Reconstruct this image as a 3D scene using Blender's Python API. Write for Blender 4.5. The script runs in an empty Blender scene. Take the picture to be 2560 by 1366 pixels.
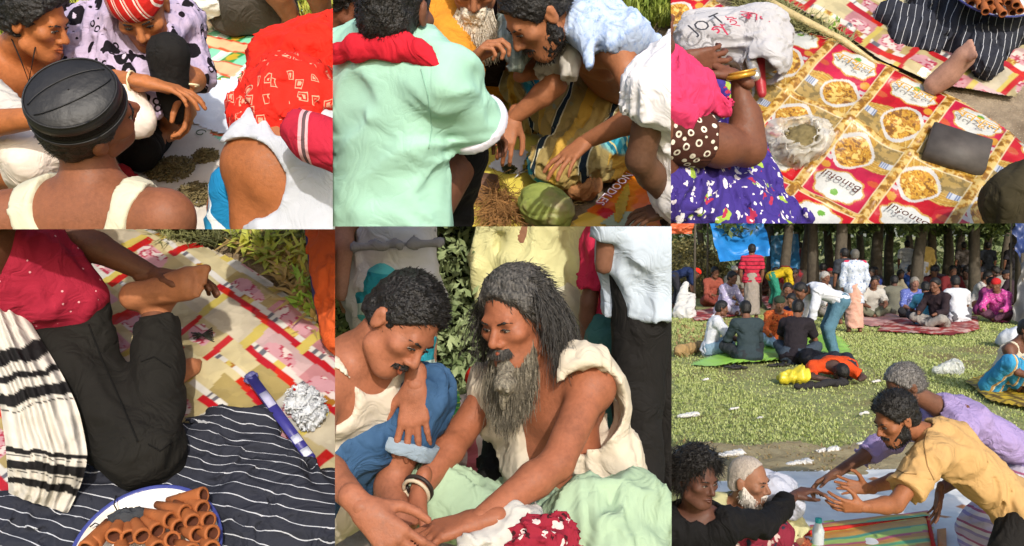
import bpy, bmesh, math, random
import numpy as np
from mathutils import Vector, Matrix

# ------------------------------------------------------------------ camera, sky, sun, exposure
SC = bpy.context.scene
COL = SC.collection
FPX = 2217.0                      # focal length in pixels of the 2560 px wide photograph
CX, CY = 1280.0, 683.0
CAMZ = 1.9
PITCH = math.atan(93.0 / FPX)
cam_d = bpy.data.cameras.new('camera')
cam_d.sensor_width = 36.0
cam_d.lens = 36.0 * FPX / 2560.0
cam_d.clip_start = 0.05
cam_d.clip_end = 3000.0
cam = bpy.data.objects.new('camera', cam_d)
COL.objects.link(cam)
cam.location = (0, 0, CAMZ)
cam.rotation_euler = (math.pi / 2 - PITCH, 0, 0)
SC.camera = cam

SUN_EL, SUN_AZ = math.radians(26), math.radians(11)      # azimuth: right of straight behind the camera
sun_dir = Vector((math.sin(SUN_AZ) * math.cos(SUN_EL), -math.cos(SUN_AZ) * math.cos(SUN_EL), math.sin(SUN_EL)))
world = bpy.data.worlds.new('World')
SC.world = world
world.use_nodes = True
wn = world.node_tree
bg = wn.nodes['Background']
sky = wn.nodes.new('ShaderNodeTexSky')
sky.sky_type = 'NISHITA'
sky.sun_disc = False
sky.sun_elevation = SUN_EL
sky.sun_rotation = math.pi - SUN_AZ
sky.dust_density = 2.0
wn.links.new(sky.outputs[0], bg.inputs[0])
bg.inputs[1].default_value = 0.15
sun_l = bpy.data.lights.new('sun', 'SUN')
sun_l.energy = 2.4
sun_l.angle = math.radians(1.0)
sun_l.color = (1.0, 0.95, 0.87)
sun_o = bpy.data.objects.new('sun', sun_l)
COL.objects.link(sun_o)
sun_o.rotation_euler = (-sun_dir).to_track_quat('-Z', 'Y').to_euler()
SC.view_settings.view_transform = 'Standard'
SC.view_settings.look = 'None'
SC.view_settings.exposure = 0.55
SC.view_settings.gamma = 1.0
SC.cycles.use_denoising = True
SC.cycles.max_bounces = 5

# ------------------------------------------------------------------ picture -> place
A3 = lambda *a: np.array(a, dtype=float)
CAM = A3(0, 0, CAMZ)
RGT = A3(1, 0, 0)
FWD = A3(0, math.cos(PITCH), -math.sin(PITCH))
UPV = A3(0, math.sin(PITCH), math.cos(PITCH))

def ray(x, y):
    return RGT * ((x - CX) / FPX) + UPV * ((CY - y) / FPX) + FWD

def W(x, y, d):
    return CAM + ray(x, y) * d

def nrm(v):
    v = np.asarray(v, float)
    return v / (np.linalg.norm(v) + 1e-12)

class Bank:
    """one of the six sitting places: its sloping or flat ground and its outline"""
    def __init__(s, box, elev, h):
        s.box = box
        c, q = math.cos(elev), math.sin(elev)
        s.n = UPV * c - FWD * q
        s.h = h
        s.o = CAM - s.n * h
        s.r = A3(1, 0, 0)
        s.f = nrm(np.cross(s.n, s.r))            # away from the viewer along the ground
        x0, y0, x1, y1 = box
        c4 = [ray(x0, y0), ray(x1, y0), ray(x1, y1), ray(x0, y1)]
        mid = ray((x0 + x1) / 2, (y0 + y1) / 2)
        s.planes = []
        for i in range(4):
            m = nrm(np.cross(c4[i], c4[(i + 1) % 4]))
            if np.dot(m, mid) < 0:
                m = -m
            s.planes.append(m)
    def g(s, x, y, h=0.0):
        d = ray(x, y)
        return CAM + d * ((s.h - h) / -np.dot(s.n, d))
    def dist(s, x, y, h=0.0):
        return (s.h - h) / -np.dot(s.n, ray(x, y))
    def foot(s, p):
        return p - s.n * np.dot(p - s.o, s.n)
    def at(s, u, v, h=0.0):
        return s.o + s.r * u + s.f * v + s.n * h
    def uv(s, p):
        q = np.asarray(p) - s.o
        return q @ s.r, q @ s.f

R45 = math.radians(45)
B1 = Bank((-80, -60, 832, 573.5), R45, 2.1)
B2 = Bank((832, -60, 1677, 566.5), R45, 2.25)
B3 = Bank((1677, -60, 2640, 559), math.radians(55), 2.6)
B4 = Bank((-80, 573.5, 837.5, 1430), R45, 2.1)
EL0 = PITCH
B5 = Bank((837.5, 566.5, 1679, 1430), EL0, 1.0)
B6 = Bank((1679, 559, 2640, 1430), EL0, CAMZ)

# ------------------------------------------------------------------ colours and materials
def L(c):
    if isinstance(c, str):
        c = c.lstrip('#')
        c = [int(c[i:i + 2], 16) / 255 for i in (0, 2, 4)]
    return tuple((v / 12.92 if v <= 0.04045 else ((v + 0.055) / 1.055) ** 2.4) for v in c)

class NB:
    def __init__(s, name):
        s.m = bpy.data.materials.new(name)
        s.m.use_nodes = True
        s.t = s.m.node_tree
        s.p = s.t.nodes['Principled BSDF']
        s._tc = None
    def new(s, typ, **kw):
        n = s.t.nodes.new(typ)
        for k, v in kw.items():
            setattr(n, k, v)
        return n
    def put(s, sock, v):
        if hasattr(v, 'links'):
            s.t.links.new(v, sock)
        elif isinstance(v, (tuple, list)) and len(v) == 3 and len(sock.default_value) == 4:
            sock.default_value = (*v, 1)
        else:
            sock.default_value = v
    def obj(s, rot=(0, 0, 0), scale=(1, 1, 1), loc=(0, 0, 0)):
        if s._tc is None:
            s._tc = s.new('ShaderNodeTexCoord')
        mp = s.new('ShaderNodeMapping')
        mp.inputs['Rotation'].default_value = rot
        mp.inputs['Scale'].default_value = scale
        mp.inputs['Location'].default_value = loc
        s.t.links.new(s._tc.outputs['Object'], mp.inputs[0])
        return mp.outputs[0]
    def noise(s, vec, scale, detail=3.0, rough=0.55, dist=0.0, col=False):
        n = s.new('ShaderNodeTexNoise')
        s.put(n.inputs['Vector'], vec)
        n.inputs['Scale'].default_value = scale
        n.inputs['Detail'].default_value = detail
        n.inputs['Roughness'].default_value = rough
        n.inputs['Distortion'].default_value = dist
        return n.outputs['Color' if col else 'Fac']
    def voro(s, vec, scale, feature='F1', out='Distance', rand=1.0, metric='EUCLIDEAN'):
        n = s.new('ShaderNodeTexVoronoi')
        n.feature = feature
        n.distance = metric
        s.put(n.inputs['Vector'], vec)
        n.inputs['Scale'].default_value = scale
        n.inputs['Randomness'].default_value = rand
        return n.outputs[out]
    def math(s, op, a, b=0.0, c=0.0):
        n = s.new('ShaderNodeMath', operation=op)
        s.put(n.inputs[0], a); s.put(n.inputs[1], b); s.put(n.inputs[2], c)
        return n.outputs[0]
    def ramp(s, fac, stops, const=False):
        n = s.new('ShaderNodeValToRGB')
        r = n.color_ramp
        r.interpolation = 'CONSTANT' if const else 'LINEAR'
        while len(r.elements) < len(stops):
            r.elements.new(0.5)
        for e, (p, c) in zip(r.elements, stops):
            e.position = p
            e.color = (*c, 1) if len(c) == 3 else c
        s.put(n.inputs[0], fac)
        return n.outputs[0]
    def mix(s, fac, a, b, blend='MIX'):
        n = s.new('ShaderNodeMix', data_type='RGBA', blend_type=blend)
        s.put(n.inputs[0], fac); s.put(n.inputs[6], a); s.put(n.inputs[7], b)
        return n.outputs[2]
    def sep(s, vec, i):
        n = s.new('ShaderNodeSeparateXYZ')
        s.put(n.inputs[0], vec)
        return n.outputs[i]
    def wob(s, vec, scale, amt):
        n = s.new('ShaderNodeTexNoise')
        s.put(n.inputs['Vector'], vec)
        n.inputs['Scale'].default_value = scale
        v = s.new('ShaderNodeVectorMath', operation='MULTIPLY_ADD')
        s.t.links.new(n.outputs['Color'], v.inputs[0])
        v.inputs[1].default_value = (amt, amt, amt)
        s.put(v.inputs[2], vec)
        return v.outputs[0]
    def bump(s, h, strength=0.4, dist=0.01, prev=None):
        n = s.new('ShaderNodeBump')
        n.inputs['Strength'].default_value = strength
        n.inputs['Distance'].default_value = dist
        s.put(n.inputs['Height'], h)
        if prev is not None:
            s.t.links.new(prev, n.inputs['Normal'])
        return n.outputs[0]
    def done(s, col, rough=0.8, normal=None, spec=0.3, **kw):
        s.put(s.p.inputs['Base Color'], col)
        s.put(s.p.inputs['Roughness'], rough)
        s.p.inputs['Specular IOR Level'].default_value = spec
        if normal is not None:
            s.t.links.new(normal, s.p.inputs['Normal'])
        for k, v in kw.items():
            s.put(s.p.inputs[k], v)
        return s.m

def fabric(name, col, rough=0.85, wr=0.5, wscale=9.0, pat=None, spec=0.2, weave=True, sheen=0.0, var=0.12):
    b = NB(name)
    v = b.obj()
    c = L(col) if not isinstance(col, tuple) else col
    base = pat(b) if pat else c
    n1 = b.noise(v, 14, 4)
    base = b.mix(1.0, base, b.ramp(n1, [(0.25, (1 - var,) * 3), (0.75, (1.0,) * 3)]), 'MULTIPLY')
    h = b.noise(b.wob(v, 5, 0.22), wscale, 3.0, 0.55, 0.8)
    h = b.math('ABSOLUTE', b.math('SUBTRACT', h, 0.5))
    nm = b.bump(h, wr, 0.04)
    if weave:
        nm = b.bump(b.noise(v, 420, 1), 0.25, 0.002, nm)
    return b.done(base, rough, nm, spec)

def stripes(dirv, period, stops, wob=0.01, wsc=6, rotv=None):
    """stops: [(pos, colour)] constant ramp repeated each period along dirv"""
    def f(b):
        v = b.wob(b.obj(), wsc, wob)
        d = b.new('ShaderNodeVectorMath', operation='DOT_PRODUCT')
        b.put(d.inputs[0], v)
        d.inputs[1].default_value = tuple(nrm(dirv) / period)
        t = b.math('FRACT', b.math('ADD', d.outputs['Value'], 100.0))
        return b.ramp(t, [(p, L(c)) for p, c in stops], True)
    return f

def checks(d1, d2, per, base, s1, s2):
    def f(b):
        a1 = stripes(d1, per, [(0, '#000000'), (0.6, '#ffffff')])(b)
        a2 = stripes(d2, per, [(0, '#000000'), (0.6, '#ffffff')])(b)
        c = b.mix(a1, L(base), L(s1))
        return b.mix(b.math('MULTIPLY', a2, 0.65), c, L(s2))
    return f

def blotch(base, cols, scale=18, thr=0.55, ring=None):
    """base with irregular spots: cols [(colour, scale factor, threshold)]"""
    def f(b):
        v = b.obj()
        c = L(base)
        for i, (cc, sf, th) in enumerate(cols):
            vv = b.obj(loc=(i * 3.7, i * 1.3, i * 2.1))
            d = b.voro(b.wob(vv, scale * sf * 1.8, 1.1 / (scale * sf)), scale * sf)
            m = b.ramp(d, [(0, (1, 1, 1)), (th, (0, 0, 0))], True)
            c = b.mix(m, c, L(cc))
        return c
    return f

def dots(base, col, scale, thr):
    def f(b):
        d = b.voro(b.obj(), scale, rand=0.35)
        return b.mix(b.ramp(d, [(0, (1, 1, 1)), (thr, (0, 0, 0))], True), L(base), L(col))
    return f

def skin(name, col, rough=0.55):
    b = NB(name)
    v = b.obj()
    c = L(col)
    n = b.noise(v, 13, 5, 0.65)
    cc = b.ramp(n, [(0.25, tuple(x * 0.62 for x in c)), (0.5, c), (0.8, (min(1, c[0] * 1.22), min(1, c[1] * 1.18), min(1, c[2] * 1.15)))])
    n2 = b.noise(v, 95, 4, 0.7)
    cc = b.mix(0.35, cc, b.ramp(n2, [(0.3, tuple(x * 0.55 for x in c)), (0.7, tuple(min(1, x * 1.25) for x in c))]))
    nm = b.bump(b.noise(v, 42, 5, 0.65), 0.30, 0.006)
    nm = b.bump(b.noise(v, 230, 3), 0.30, 0.002, nm)
    rr = b.ramp(n2, [(0.3, (rough - .12,) * 3), (0.7, (rough + .15,) * 3)])
    return b.done(cc, rr, nm, 0.3)

def hairmat(name, col, col2=None, rough=0.5):
    b = NB(name)
    v = b.obj()
    c = L(col)
    c2 = L(col2) if col2 else tuple(x * 1.9 for x in c)
    n = b.noise(b.obj(scale=(3, 3, 0.7)), 60, 3)
    return b.done(b.ramp(n, [(0.35, c), (0.7, c2)]), rough, b.bump(b.noise(v, 120, 3), 0.7, 0.01), 0.4)

def plain(name, col, rough=0.6, var=0.15, nscale=20, bumps=0.2, spec=0.3, metal=0.0, **kw):
    b = NB(name)
    v = b.obj()
    c = L(col)
    n = b.noise(v, nscale, 4)
    cc = b.ramp(n, [(0.25, tuple(x * (1 - var) for x in c)), (0.75, tuple(min(1, x * (1 + var)) for x in c))])
    return b.done(cc, rough, b.bump(b.noise(v, nscale * 2.5, 4), bumps, 0.01), spec, Metallic=metal, **kw)

def printed(name, rough=0.4, crumple=0.5, cscale=14, spec=0.5, dirt=0.1):
    """sheet whose flat print is stored in the colour attribute"""
    b = NB(name)
    v = b.obj()
    at = b.new('ShaderNodeAttribute', attribute_name='print')
    c = b.mix(1.0, at.outputs['Color'], b.ramp(b.noise(v, 7, 4), [(0.3, (1 - dirt * 2,) * 3), (0.7, (1,) * 3)]), 'MULTIPLY')
    h = b.voro(b.wob(v, 6, 0.12), cscale)
    nm = b.bump(h, crumple, 0.02)
    nm = b.bump(b.noise(v, cscale * 4, 3), crumple * 0.5, 0.006, nm)
    return b.done(c, rough, nm, spec)

# ------------------------------------------------------------------ meshes
def clip_world(verts, faces, bank, cols=None, mats=None):
    """cut a mesh at the outline of its place"""
    v = np.asarray(verts, float)
    act = []
    for m in bank.planes:
        s = (v - CAM) @ m
        if (s < -1e-6).any():
            if not (s > 0).any():
                return None
            act.append(m)
    if not act:
        return verts, faces, cols, mats
    bm = bmesh.new()
    me = bpy.data.meshes.new('tmp')
    fill_mesh(me, v, faces, mats, cols)
    bm.from_mesh(me)
    bpy.data.meshes.remove(me)
    for m in act:
        r = bmesh.ops.bisect_plane(bm, geom=bm.verts[:] + bm.edges[:] + bm.faces[:], dist=1e-6,
                                   plane_co=tuple(CAM), plane_no=tuple(m), clear_inner=True)
    return bm

def fill_mesh(me, v, faces, mats=None, cols=None):
    v = np.asarray(v, np.float32)
    me.vertices.add(len(v))
    me.vertices.foreach_set('co', v.ravel())
    if isinstance(faces, np.ndarray):
        k = faces.shape[1]
        n = len(faces)
        me.loops.add(n * k)
        me.loops.foreach_set('vertex_index', faces.astype(np.int32).ravel())
        me.polygons.add(n)
        me.polygons.foreach_set('loop_start', np.arange(0, n * k, k, dtype=np.int32))
        me.polygons.foreach_set('loop_total', np.full(n, k, np.int32))
    else:
        tot = np.array([len(f) for f in faces], np.int32)
        idx = np.array([i for f in faces for i in f], np.int32)
        me.loops.add(len(idx))
        me.loops.foreach_set('vertex_index', idx)
        me.polygons.add(len(tot))
        me.polygons.foreach_set('loop_start', np.concatenate([[0], np.cumsum(tot)[:-1]]).astype(np.int32))
        me.polygons.foreach_set('loop_total', tot)
    if mats is not None:
        me.polygons.foreach_set('material_index', np.asarray(mats, np.int32))
    if cols is not None:
        a = me.color_attributes.new('print', 'FLOAT_COLOR', 'POINT')
        c4 = np.ones((len(v), 4), np.float32)
        c4[:, :3] = cols
        a.data.foreach_set('color', c4.ravel())
    me.update(calc_edges=True)
    me.validate()

def add(name, verts, faces, mat, base=None, parent=None, bank=None, smooth=True, mats=None, cols=None, kind=None):
    """link one mesh object; verts are world points"""
    v = np.asarray(verts, float)
    if parent is not None:
        base = np.array(parent.location)
        if parent.parent is not None:
            base = base + np.array(parent.parent.location)
    elif base is None:
        base = A3(*(v.min(0) + v.max(0)) / 2)
        base[2] = v[:, 2].min()
    me = bpy.data.meshes.new(name)
    if bank is not None:
        r = clip_world(v, faces, bank, cols, mats)
        if r is None:
            bpy.data.meshes.remove(me)
            return None
        if isinstance(r, tuple):
            fill_mesh(me, v - base, faces, mats, cols)
        else:
            if not r.faces:
                return None
            bmesh.ops.translate(r, verts=r.verts[:], vec=tuple(-base))
            r.to_mesh(me)
            r.free()
    else:
        fill_mesh(me, v - base, faces, mats, cols)
    if smooth:
        me.polygons.foreach_set('use_smooth', np.ones(len(me.polygons), bool))
    for m in (mat if isinstance(mat, (list, tuple)) else [mat]):
        me.materials.append(m)
    o = bpy.data.objects.new(name, me)
    COL.objects.link(o)
    if parent is not None:
        o.parent = parent
    else:
        o.location = base
    if kind:
        o['kind'] = kind
    return o

def tag(o, label, cat, group=None):
    if o is None:
        return None
    o['label'] = label
    o['category'] = cat
    if group:
        o['group'] = group
    return o

def empty(name, loc, label, cat, group=None):
    o = bpy.data.objects.new(name, None)
    COL.objects.link(o)
    o.location = tuple(loc)
    o.empty_display_size = 0.1
    return tag(o, label, cat, group)

class MB:
    """collects simple shapes into one mesh"""
    def __init__(s):
        s.v, s.f, s.m = [], [], []
    def raw(s, v, f, mi=0):
        o = sum(len(a) for a in s.v)
        s.v.append(np.asarray(v, float))
        for q in f:
            s.f.append(tuple(int(i) + o for i in q))
            s.m.append(mi)
        return s
    def tube(s, pts, rad, sides=6, mi=0, cap=True):
        pts = np.asarray(pts, float)
        n = len(pts)
        rad = np.full(n, rad) if np.isscalar(rad) else np.asarray(rad)
        tg = np.gradient(pts, axis=0)
        ref = A3(0.31, 0.2, 0.93)
        vs = []
        for i in range(n):
            t = nrm(tg[i])
            a = nrm(np.cross(t, ref)); b = np.cross(t, a)
            for k in range(sides):
                an = 2 * math.pi * k / sides
                vs.append(pts[i] + (a * math.cos(an) + b * math.sin(an)) * rad[i])
        fs = [(i * sides + k, i * sides + (k + 1) % sides, (i + 1) * sides + (k + 1) % sides, (i + 1) * sides + k)
              for i in range(n - 1) for k in range(sides)]
        if cap:
            fs += [tuple(range(sides))[::-1], tuple(range((n - 1) * sides, n * sides))]
        return s.raw(vs, fs, mi)
    def box(s, c, ax, half, mi=0, bev=0.0):
        ax = [np.asarray(a) for a in ax]
        c = np.asarray(c)
        vs, fs = [], []
        for x in (-1, 1):
            for y in (-1, 1):
                for z in (-1, 1):
                    vs.append(c + ax[0] * half[0] * x + ax[1] * half[1] * y + ax[2] * half[2] * z)
        fs = [(0, 1, 3, 2), (4, 6, 7, 5), (0, 4, 5, 1), (2, 3, 7, 6), (0, 2, 6, 4), (1, 5, 7, 3)]
        return s.raw(vs, fs, mi)
    def prism(s, poly, thick, nvec, mi=0):
        """closed plate: polygon of world points pushed along nvec"""
        p = np.asarray(poly, float)
        n = len(p)
        q = p + np.asarray(nvec) * thick
        f = [tuple(range(n))[::-1], tuple(range(n, 2 * n))]
        f += [(i, (i + 1) % n, n + (i + 1) % n, n + i) for i in range(n)]
        return s.raw(np.vstack([p, q]), f, mi)
    def build(s, name, mat, **kw):
        return add(name, np.vstack(s.v), s.f, mat, mats=s.m, **kw)

def grid_faces(nu, nv):
    i, j = np.meshgrid(np.arange(nu - 1), np.arange(nv - 1), indexing='ij')
    a = (i * nv + j).ravel()
    return np.stack([a, a + nv, a + nv + 1, a + 1], 1)

def slab(v, faces_grid, nu, nv, nvec, t):
    """give a grid sheet an underside"""
    n = len(v)
    v2 = np.vstack([v, v - np.asarray(nvec) * t])
    f2 = [tuple(q) for q in faces_grid] + [tuple(q[::-1] + n) for q in faces_grid]
    rim = [i * nv for i in range(nu)] + [(nu - 1) * nv + j for j in range(1, nv)] + \
          [i * nv + nv - 1 for i in range(nu - 2, -1, -1)] + [j for j in range(nv - 2, 0, -1)]
    m = len(rim)
    f2 += [(rim[i], rim[i] + n, rim[(i + 1) % m] + n, rim[(i + 1) % m]) for i in range(m)]
    return v2, f2

# ---- cheap value noise in numpy
_rs = np.random.RandomState(7)
_NT = _rs.rand(32, 32, 32)
def vnoise(x, y, z=0.0):
    x, y, z = np.broadcast_arrays(np.asarray(x, float), np.asarray(y, float), np.asarray(z, float))
    xi, yi, zi = np.floor(x).astype(int), np.floor(y).astype(int), np.floor(z).astype(int)
    fx, fy, fz = x - xi, y - yi, z - zi
    fx, fy, fz = fx * fx * (3 - 2 * fx), fy * fy * (3 - 2 * fy), fz * fz * (3 - 2 * fz)
    def at(a, b, c):
        return _NT[(xi + a) % 32, (yi + b) % 32, (zi + c) % 32]
    r = 0
    for a in (0, 1):
        for b in (0, 1):
            for c in (0, 1):
                r = r + at(a, b, c) * (fx if a else 1 - fx) * (fy if b else 1 - fy) * (fz if c else 1 - fz)
    return r * 2 - 1
def fbm(x, y, z=0.0, o=3):
    r, a = 0, 1.0
    for i in range(o):
        r = r + a * vnoise(np.asarray(x) * 2 ** i + i * 5.3, np.asarray(y) * 2 ** i, np.asarray(z) * 2 ** i)
        a *= 0.5
    return r

# ------------------------------------------------------------------ soft bodies: distance field -> one continuous surface
def cone(a, b, r1, r2=None, k=0.02, sq=None, cut=False, cut0=False):
    """tapered limb from a to b; sq=(axis, factor) flattens it; cut ends it flat at b"""
    return dict(t='c', a=np.asarray(a, float), b=np.asarray(b, float), r1=r1, r2=r1 if r2 is None else r2, k=k, sq=sq, cut=cut, cut0=cut0)
def ball(c, r, k=0.02, ax=None, op='u'):
    """ellipsoid: r scalar or three radii along the axes ax"""
    rr = np.full(3, r) if np.isscalar(r) else np.asarray(r, float)
    return dict(t='e', c=np.asarray(c, float), r=rr, k=k, ax=np.eye(3) if ax is None else np.asarray(ax, float), op=op)
def half(p, n):
    """cut away everything on the n side of p"""
    return dict(t='h', p=np.asarray(p, float), n=nrm(n))

def grow(pr, d):
    q = dict(pr)
    if q['t'] == 'c':
        q['r1'] = q['r1'] + d; q['r2'] = q['r2'] + d
    elif q['t'] == 'e' and q.get('op') != 's':
        q['r'] = q['r'] + d
    return q

def sdf_mesh(prims, vox, fold=None, fold_amp=0.0, clipbank=None):
    lo, hi = np.full(3, 1e9), np.full(3, -1e9)
    for p in prims:
        if p['t'] == 'c':
            r = max(p['r1'], p['r2'])
            if p['sq'] is not None:
                r *= max(1.0, p['sq'][1])
            p['lo'] = np.minimum(p['a'], p['b']) - r; p['hi'] = np.maximum(p['a'], p['b']) + r
        elif p['t'] == 'e':
            r = np.sqrt(((p['ax'] * p['r'][:, None]) ** 2).sum(0))
            p['lo'] = p['c'] - r; p['hi'] = p['c'] + r
        else:
            continue
        if p.get('op') != 's':
            lo = np.minimum(lo, p['lo']); hi = np.maximum(hi, p['hi'])
    pad = 3 * vox + 0.02 + abs(fold_amp)
    lo = lo - pad; hi = hi + pad
    n = np.ceil((hi - lo) / vox).astype(int) + 1
    ax = [lo[i] + np.arange(n[i]) * vox for i in range(3)]
    F = np.full(n, 1.0, np.float32)
    for p in prims:
        if p['t'] == 'h':
            X, Y, Z = ax[0][:, None, None], ax[1][None, :, None], ax[2][None, None, :]
            d = (X - p['p'][0]) * p['n'][0] + (Y - p['p'][1]) * p['n'][1] + (Z - p['p'][2]) * p['n'][2]
            np.maximum(F, d, out=F)
            continue
        mg = p['k'] + 2.5 * vox + 0.012 + abs(fold_amp)
        i0 = np.maximum(np.floor((p['lo'] - mg - lo) / vox).astype(int), 0)
        i1 = np.minimum(np.ceil((p['hi'] + mg - lo) / vox).astype(int) + 1, n)
        if (i1 <= i0).any():
            continue
        sl = tuple(slice(i0[i], i1[i]) for i in range(3))
        X, Y, Z = (ax[0][sl[0]][:, None, None], ax[1][sl[1]][None, :, None], ax[2][sl[2]][None, None, :])
        if p['t'] == 'c':
            ab = p['b'] - p['a']
            l2 = float(ab @ ab) + 1e-12
            px, py, pz = X - p['a'][0], Y - p['a'][1], Z - p['a'][2]
            t0 = (px * ab[0] + py * ab[1] + pz * ab[2]) / l2
            t = np.clip(t0, 0, 1)
            vx, vy, vz = px - t * ab[0], py - t * ab[1], pz - t * ab[2]
            q = vx * vx + vy * vy + vz * vz
            if p['sq'] is not None:
                s_, fl = p['sq']
                vs = vx * s_[0] + vy * s_[1] + vz * s_[2]
                q = q + vs * vs * (1 / fl ** 2 - 1)
                d = np.sqrt(np.maximum(q, 0)) - (p['r1'] + t * (p['r2'] - p['r1']))
                d = d * (0.5 * (1 + min(1, fl)))
            else:
                d = np.sqrt(q) - (p['r1'] + t * (p['r2'] - p['r1']))
            ln = math.sqrt(l2)
            if p['cut']:
                d = np.maximum(d, (t0 - 1) * ln)
            if p['cut0']:
                d = np.maximum(d, -t0 * ln)
        else:
            px, py, pz = X - p['c'][0], Y - p['c'][1], Z - p['c'][2]
            k0 = 0; k1 = 0
            for i in range(3):
                e = p['ax'][i]
                c = px * e[0] + py * e[1] + pz * e[2]
                k0 = k0 + (c / p['r'][i]) ** 2
                k1 = k1 + (c / p['r'][i] ** 2) ** 2
            k0 = np.sqrt(k0); k1 = np.sqrt(k1) + 1e-9
            d = k0 * (k0 - 1) / k1
        d = d.astype(np.float32)
        G = F[sl]
        k = p['k']
        if p.get('op') == 's':
            if k > 0.001:
                h = np.clip(0.5 + 0.5 * (-d - G) / k, 0, 1)
                F[sl] = G * (1 - h) + (-d) * h + k * h * (1 - h)
            else:
                F[sl] = np.maximum(G, -d)
        else:
            h = np.clip(0.5 + 0.5 * (d - G) / k, 0, 1)
            F[sl] = d * (1 - h) + G * h - k * h * (1 - h)
    if fold is not None:
        near = np.abs(F) < (3 * vox + fold_amp * 2.5)
        ii = np.nonzero(near)
        F[ii] += fold(ax[0][ii[0]], ax[1][ii[1]], ax[2][ii[2]]).astype(np.float32) * fold_amp
    F[0], F[-1] = np.maximum(F[0], 1e-3), np.maximum(F[-1], 1e-3)
    F[:, 0], F[:, -1] = np.maximum(F[:, 0], 1e-3), np.maximum(F[:, -1], 1e-3)
    F[:, :, 0], F[:, :, -1] = np.maximum(F[:, :, 0], 1e-3), np.maximum(F[:, :, -1], 1e-3)
    return nets(F, lo, vox)

def nets(F, lo, vox):
    s = F < 0
    nx, ny, nz = F.shape
    acc = np.zeros((nx - 1, ny - 1, nz - 1, 3), np.float32)
    cnt = np.zeros((nx - 1, ny - 1, nz - 1), np.float32)
    quads = []
    for a in range(3):
        b, c = (a + 1) % 3, (a + 2) % 3
        sa = [slice(None)] * 3; sb = [slice(None)] * 3
        sa[a] = slice(0, -1); sb[a] = slice(1, None)
        f0, f1 = F[tuple(sa)], F[tuple(sb)]
        idx = np.nonzero(s[tuple(sa)] != s[tuple(sb)])
        v0, v1 = f0[idx], f1[idx]
        t = v0 / (v0 - v1)
        I = np.stack(idx, 1)
        P = I.astype(np.float32)
        P[:, a] += t
        ok = (I[:, b] > 0) & (I[:, c] > 0) & (I[:, b] < F.shape[b] - 1) & (I[:, c] < F.shape[c] - 1)
        cells = []
        for db, dc in ((-1, -1), (0, -1), (0, 0), (-1, 0)):
            J = I.copy()
            J[:, b] += db; J[:, c] += dc
            J = J[ok]
            np.add.at(acc, (J[:, 0], J[:, 1], J[:, 2]), P[ok])
            np.add.at(cnt, (J[:, 0], J[:, 1], J[:, 2]), 1)
            cells.append(np.ravel_multi_index((J[:, 0], J[:, 1], J[:, 2]), cnt.shape))
        q = np.stack(cells, 1)
        flip = (v0 > 0)[ok]
        q[flip] = q[flip][:, ::-1]
        quads.append(q)
    q = np.concatenate(quads)
    if not len(q):
        return np.zeros((0, 3)), np.zeros((0, 4), int)
    used, inv = np.unique(q.ravel(), return_inverse=True)
    ix = np.unravel_index(used, cnt.shape)
    v = acc[ix] / cnt[ix][:, None]
    return lo + v * vox, inv.reshape(-1, 4)

def join(parts):
    """[(v, f, material index)] -> one mesh"""
    V, F_, M, o = [], [], [], 0
    for v, f, m in parts:
        if not len(v):
            continue
        V.append(v)
        f = np.asarray(f)
        F_.append(f + o)
        M.append(np.full(len(f), m))
        o += len(v)
    return np.vstack(V), np.vstack(F_), np.concatenate(M)

def folds(seed, freq=22.0, axis=None, st=.3):
    """drape: ridged noise stretched along an axis"""
    r = np.random.RandomState(seed)
    a = nrm(r.randn(3)) if axis is None else nrm(axis)
    b = nrm(np.cross(a, r.randn(3))); c = np.cross(a, b)
    k = freq * .75
    def f(x, y, z):
        p = (x * a[0] + y * a[1] + z * a[2]) * k * st
        q = (x * b[0] + y * b[1] + z * b[2]) * k
        w = (x * c[0] + y * c[1] + z * c[2]) * k
        q = q + .9 * vnoise(p * 1.3 + seed, q * .6, w * .6)
        w = w + .9 * vnoise(p * 1.1, q * .5 + seed, w * .5 + 9)
        n1 = vnoise(p, q, w + seed * 3.1)
        n2 = vnoise(p * 2.1 + 4, q * 2.1, w * 2.1)
        return 1.1 * (np.abs(n1) * 2 - .55) + .55 * (np.abs(n2) * 2 - .5)
    return f
# ------------------------------------------------------------------ people
M_EYE = plain('eye_dark', '#140c08', 0.25, 0.1, bumps=0.0, spec=0.5)
M_EYEW = plain('eye_white', '#a39488', 0.3, 0.1, bumps=0.0)
M_BROW = hairmat('brow_hair', '#120c09')
_skins = {}
def SK(c):
    if c not in _skins:
        _skins[c] = (skin('skin_' + c.strip('#'), c), plain('lips_' + c.strip('#'), '#%02x%02x%02x' % tuple(
            min(255, int(v * m)) for v, m in zip([int(c[i:i + 2], 16) for i in (1, 3, 5)], (0.86, 0.74, 0.72))), 0.45))
    return _skins[c]

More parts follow.
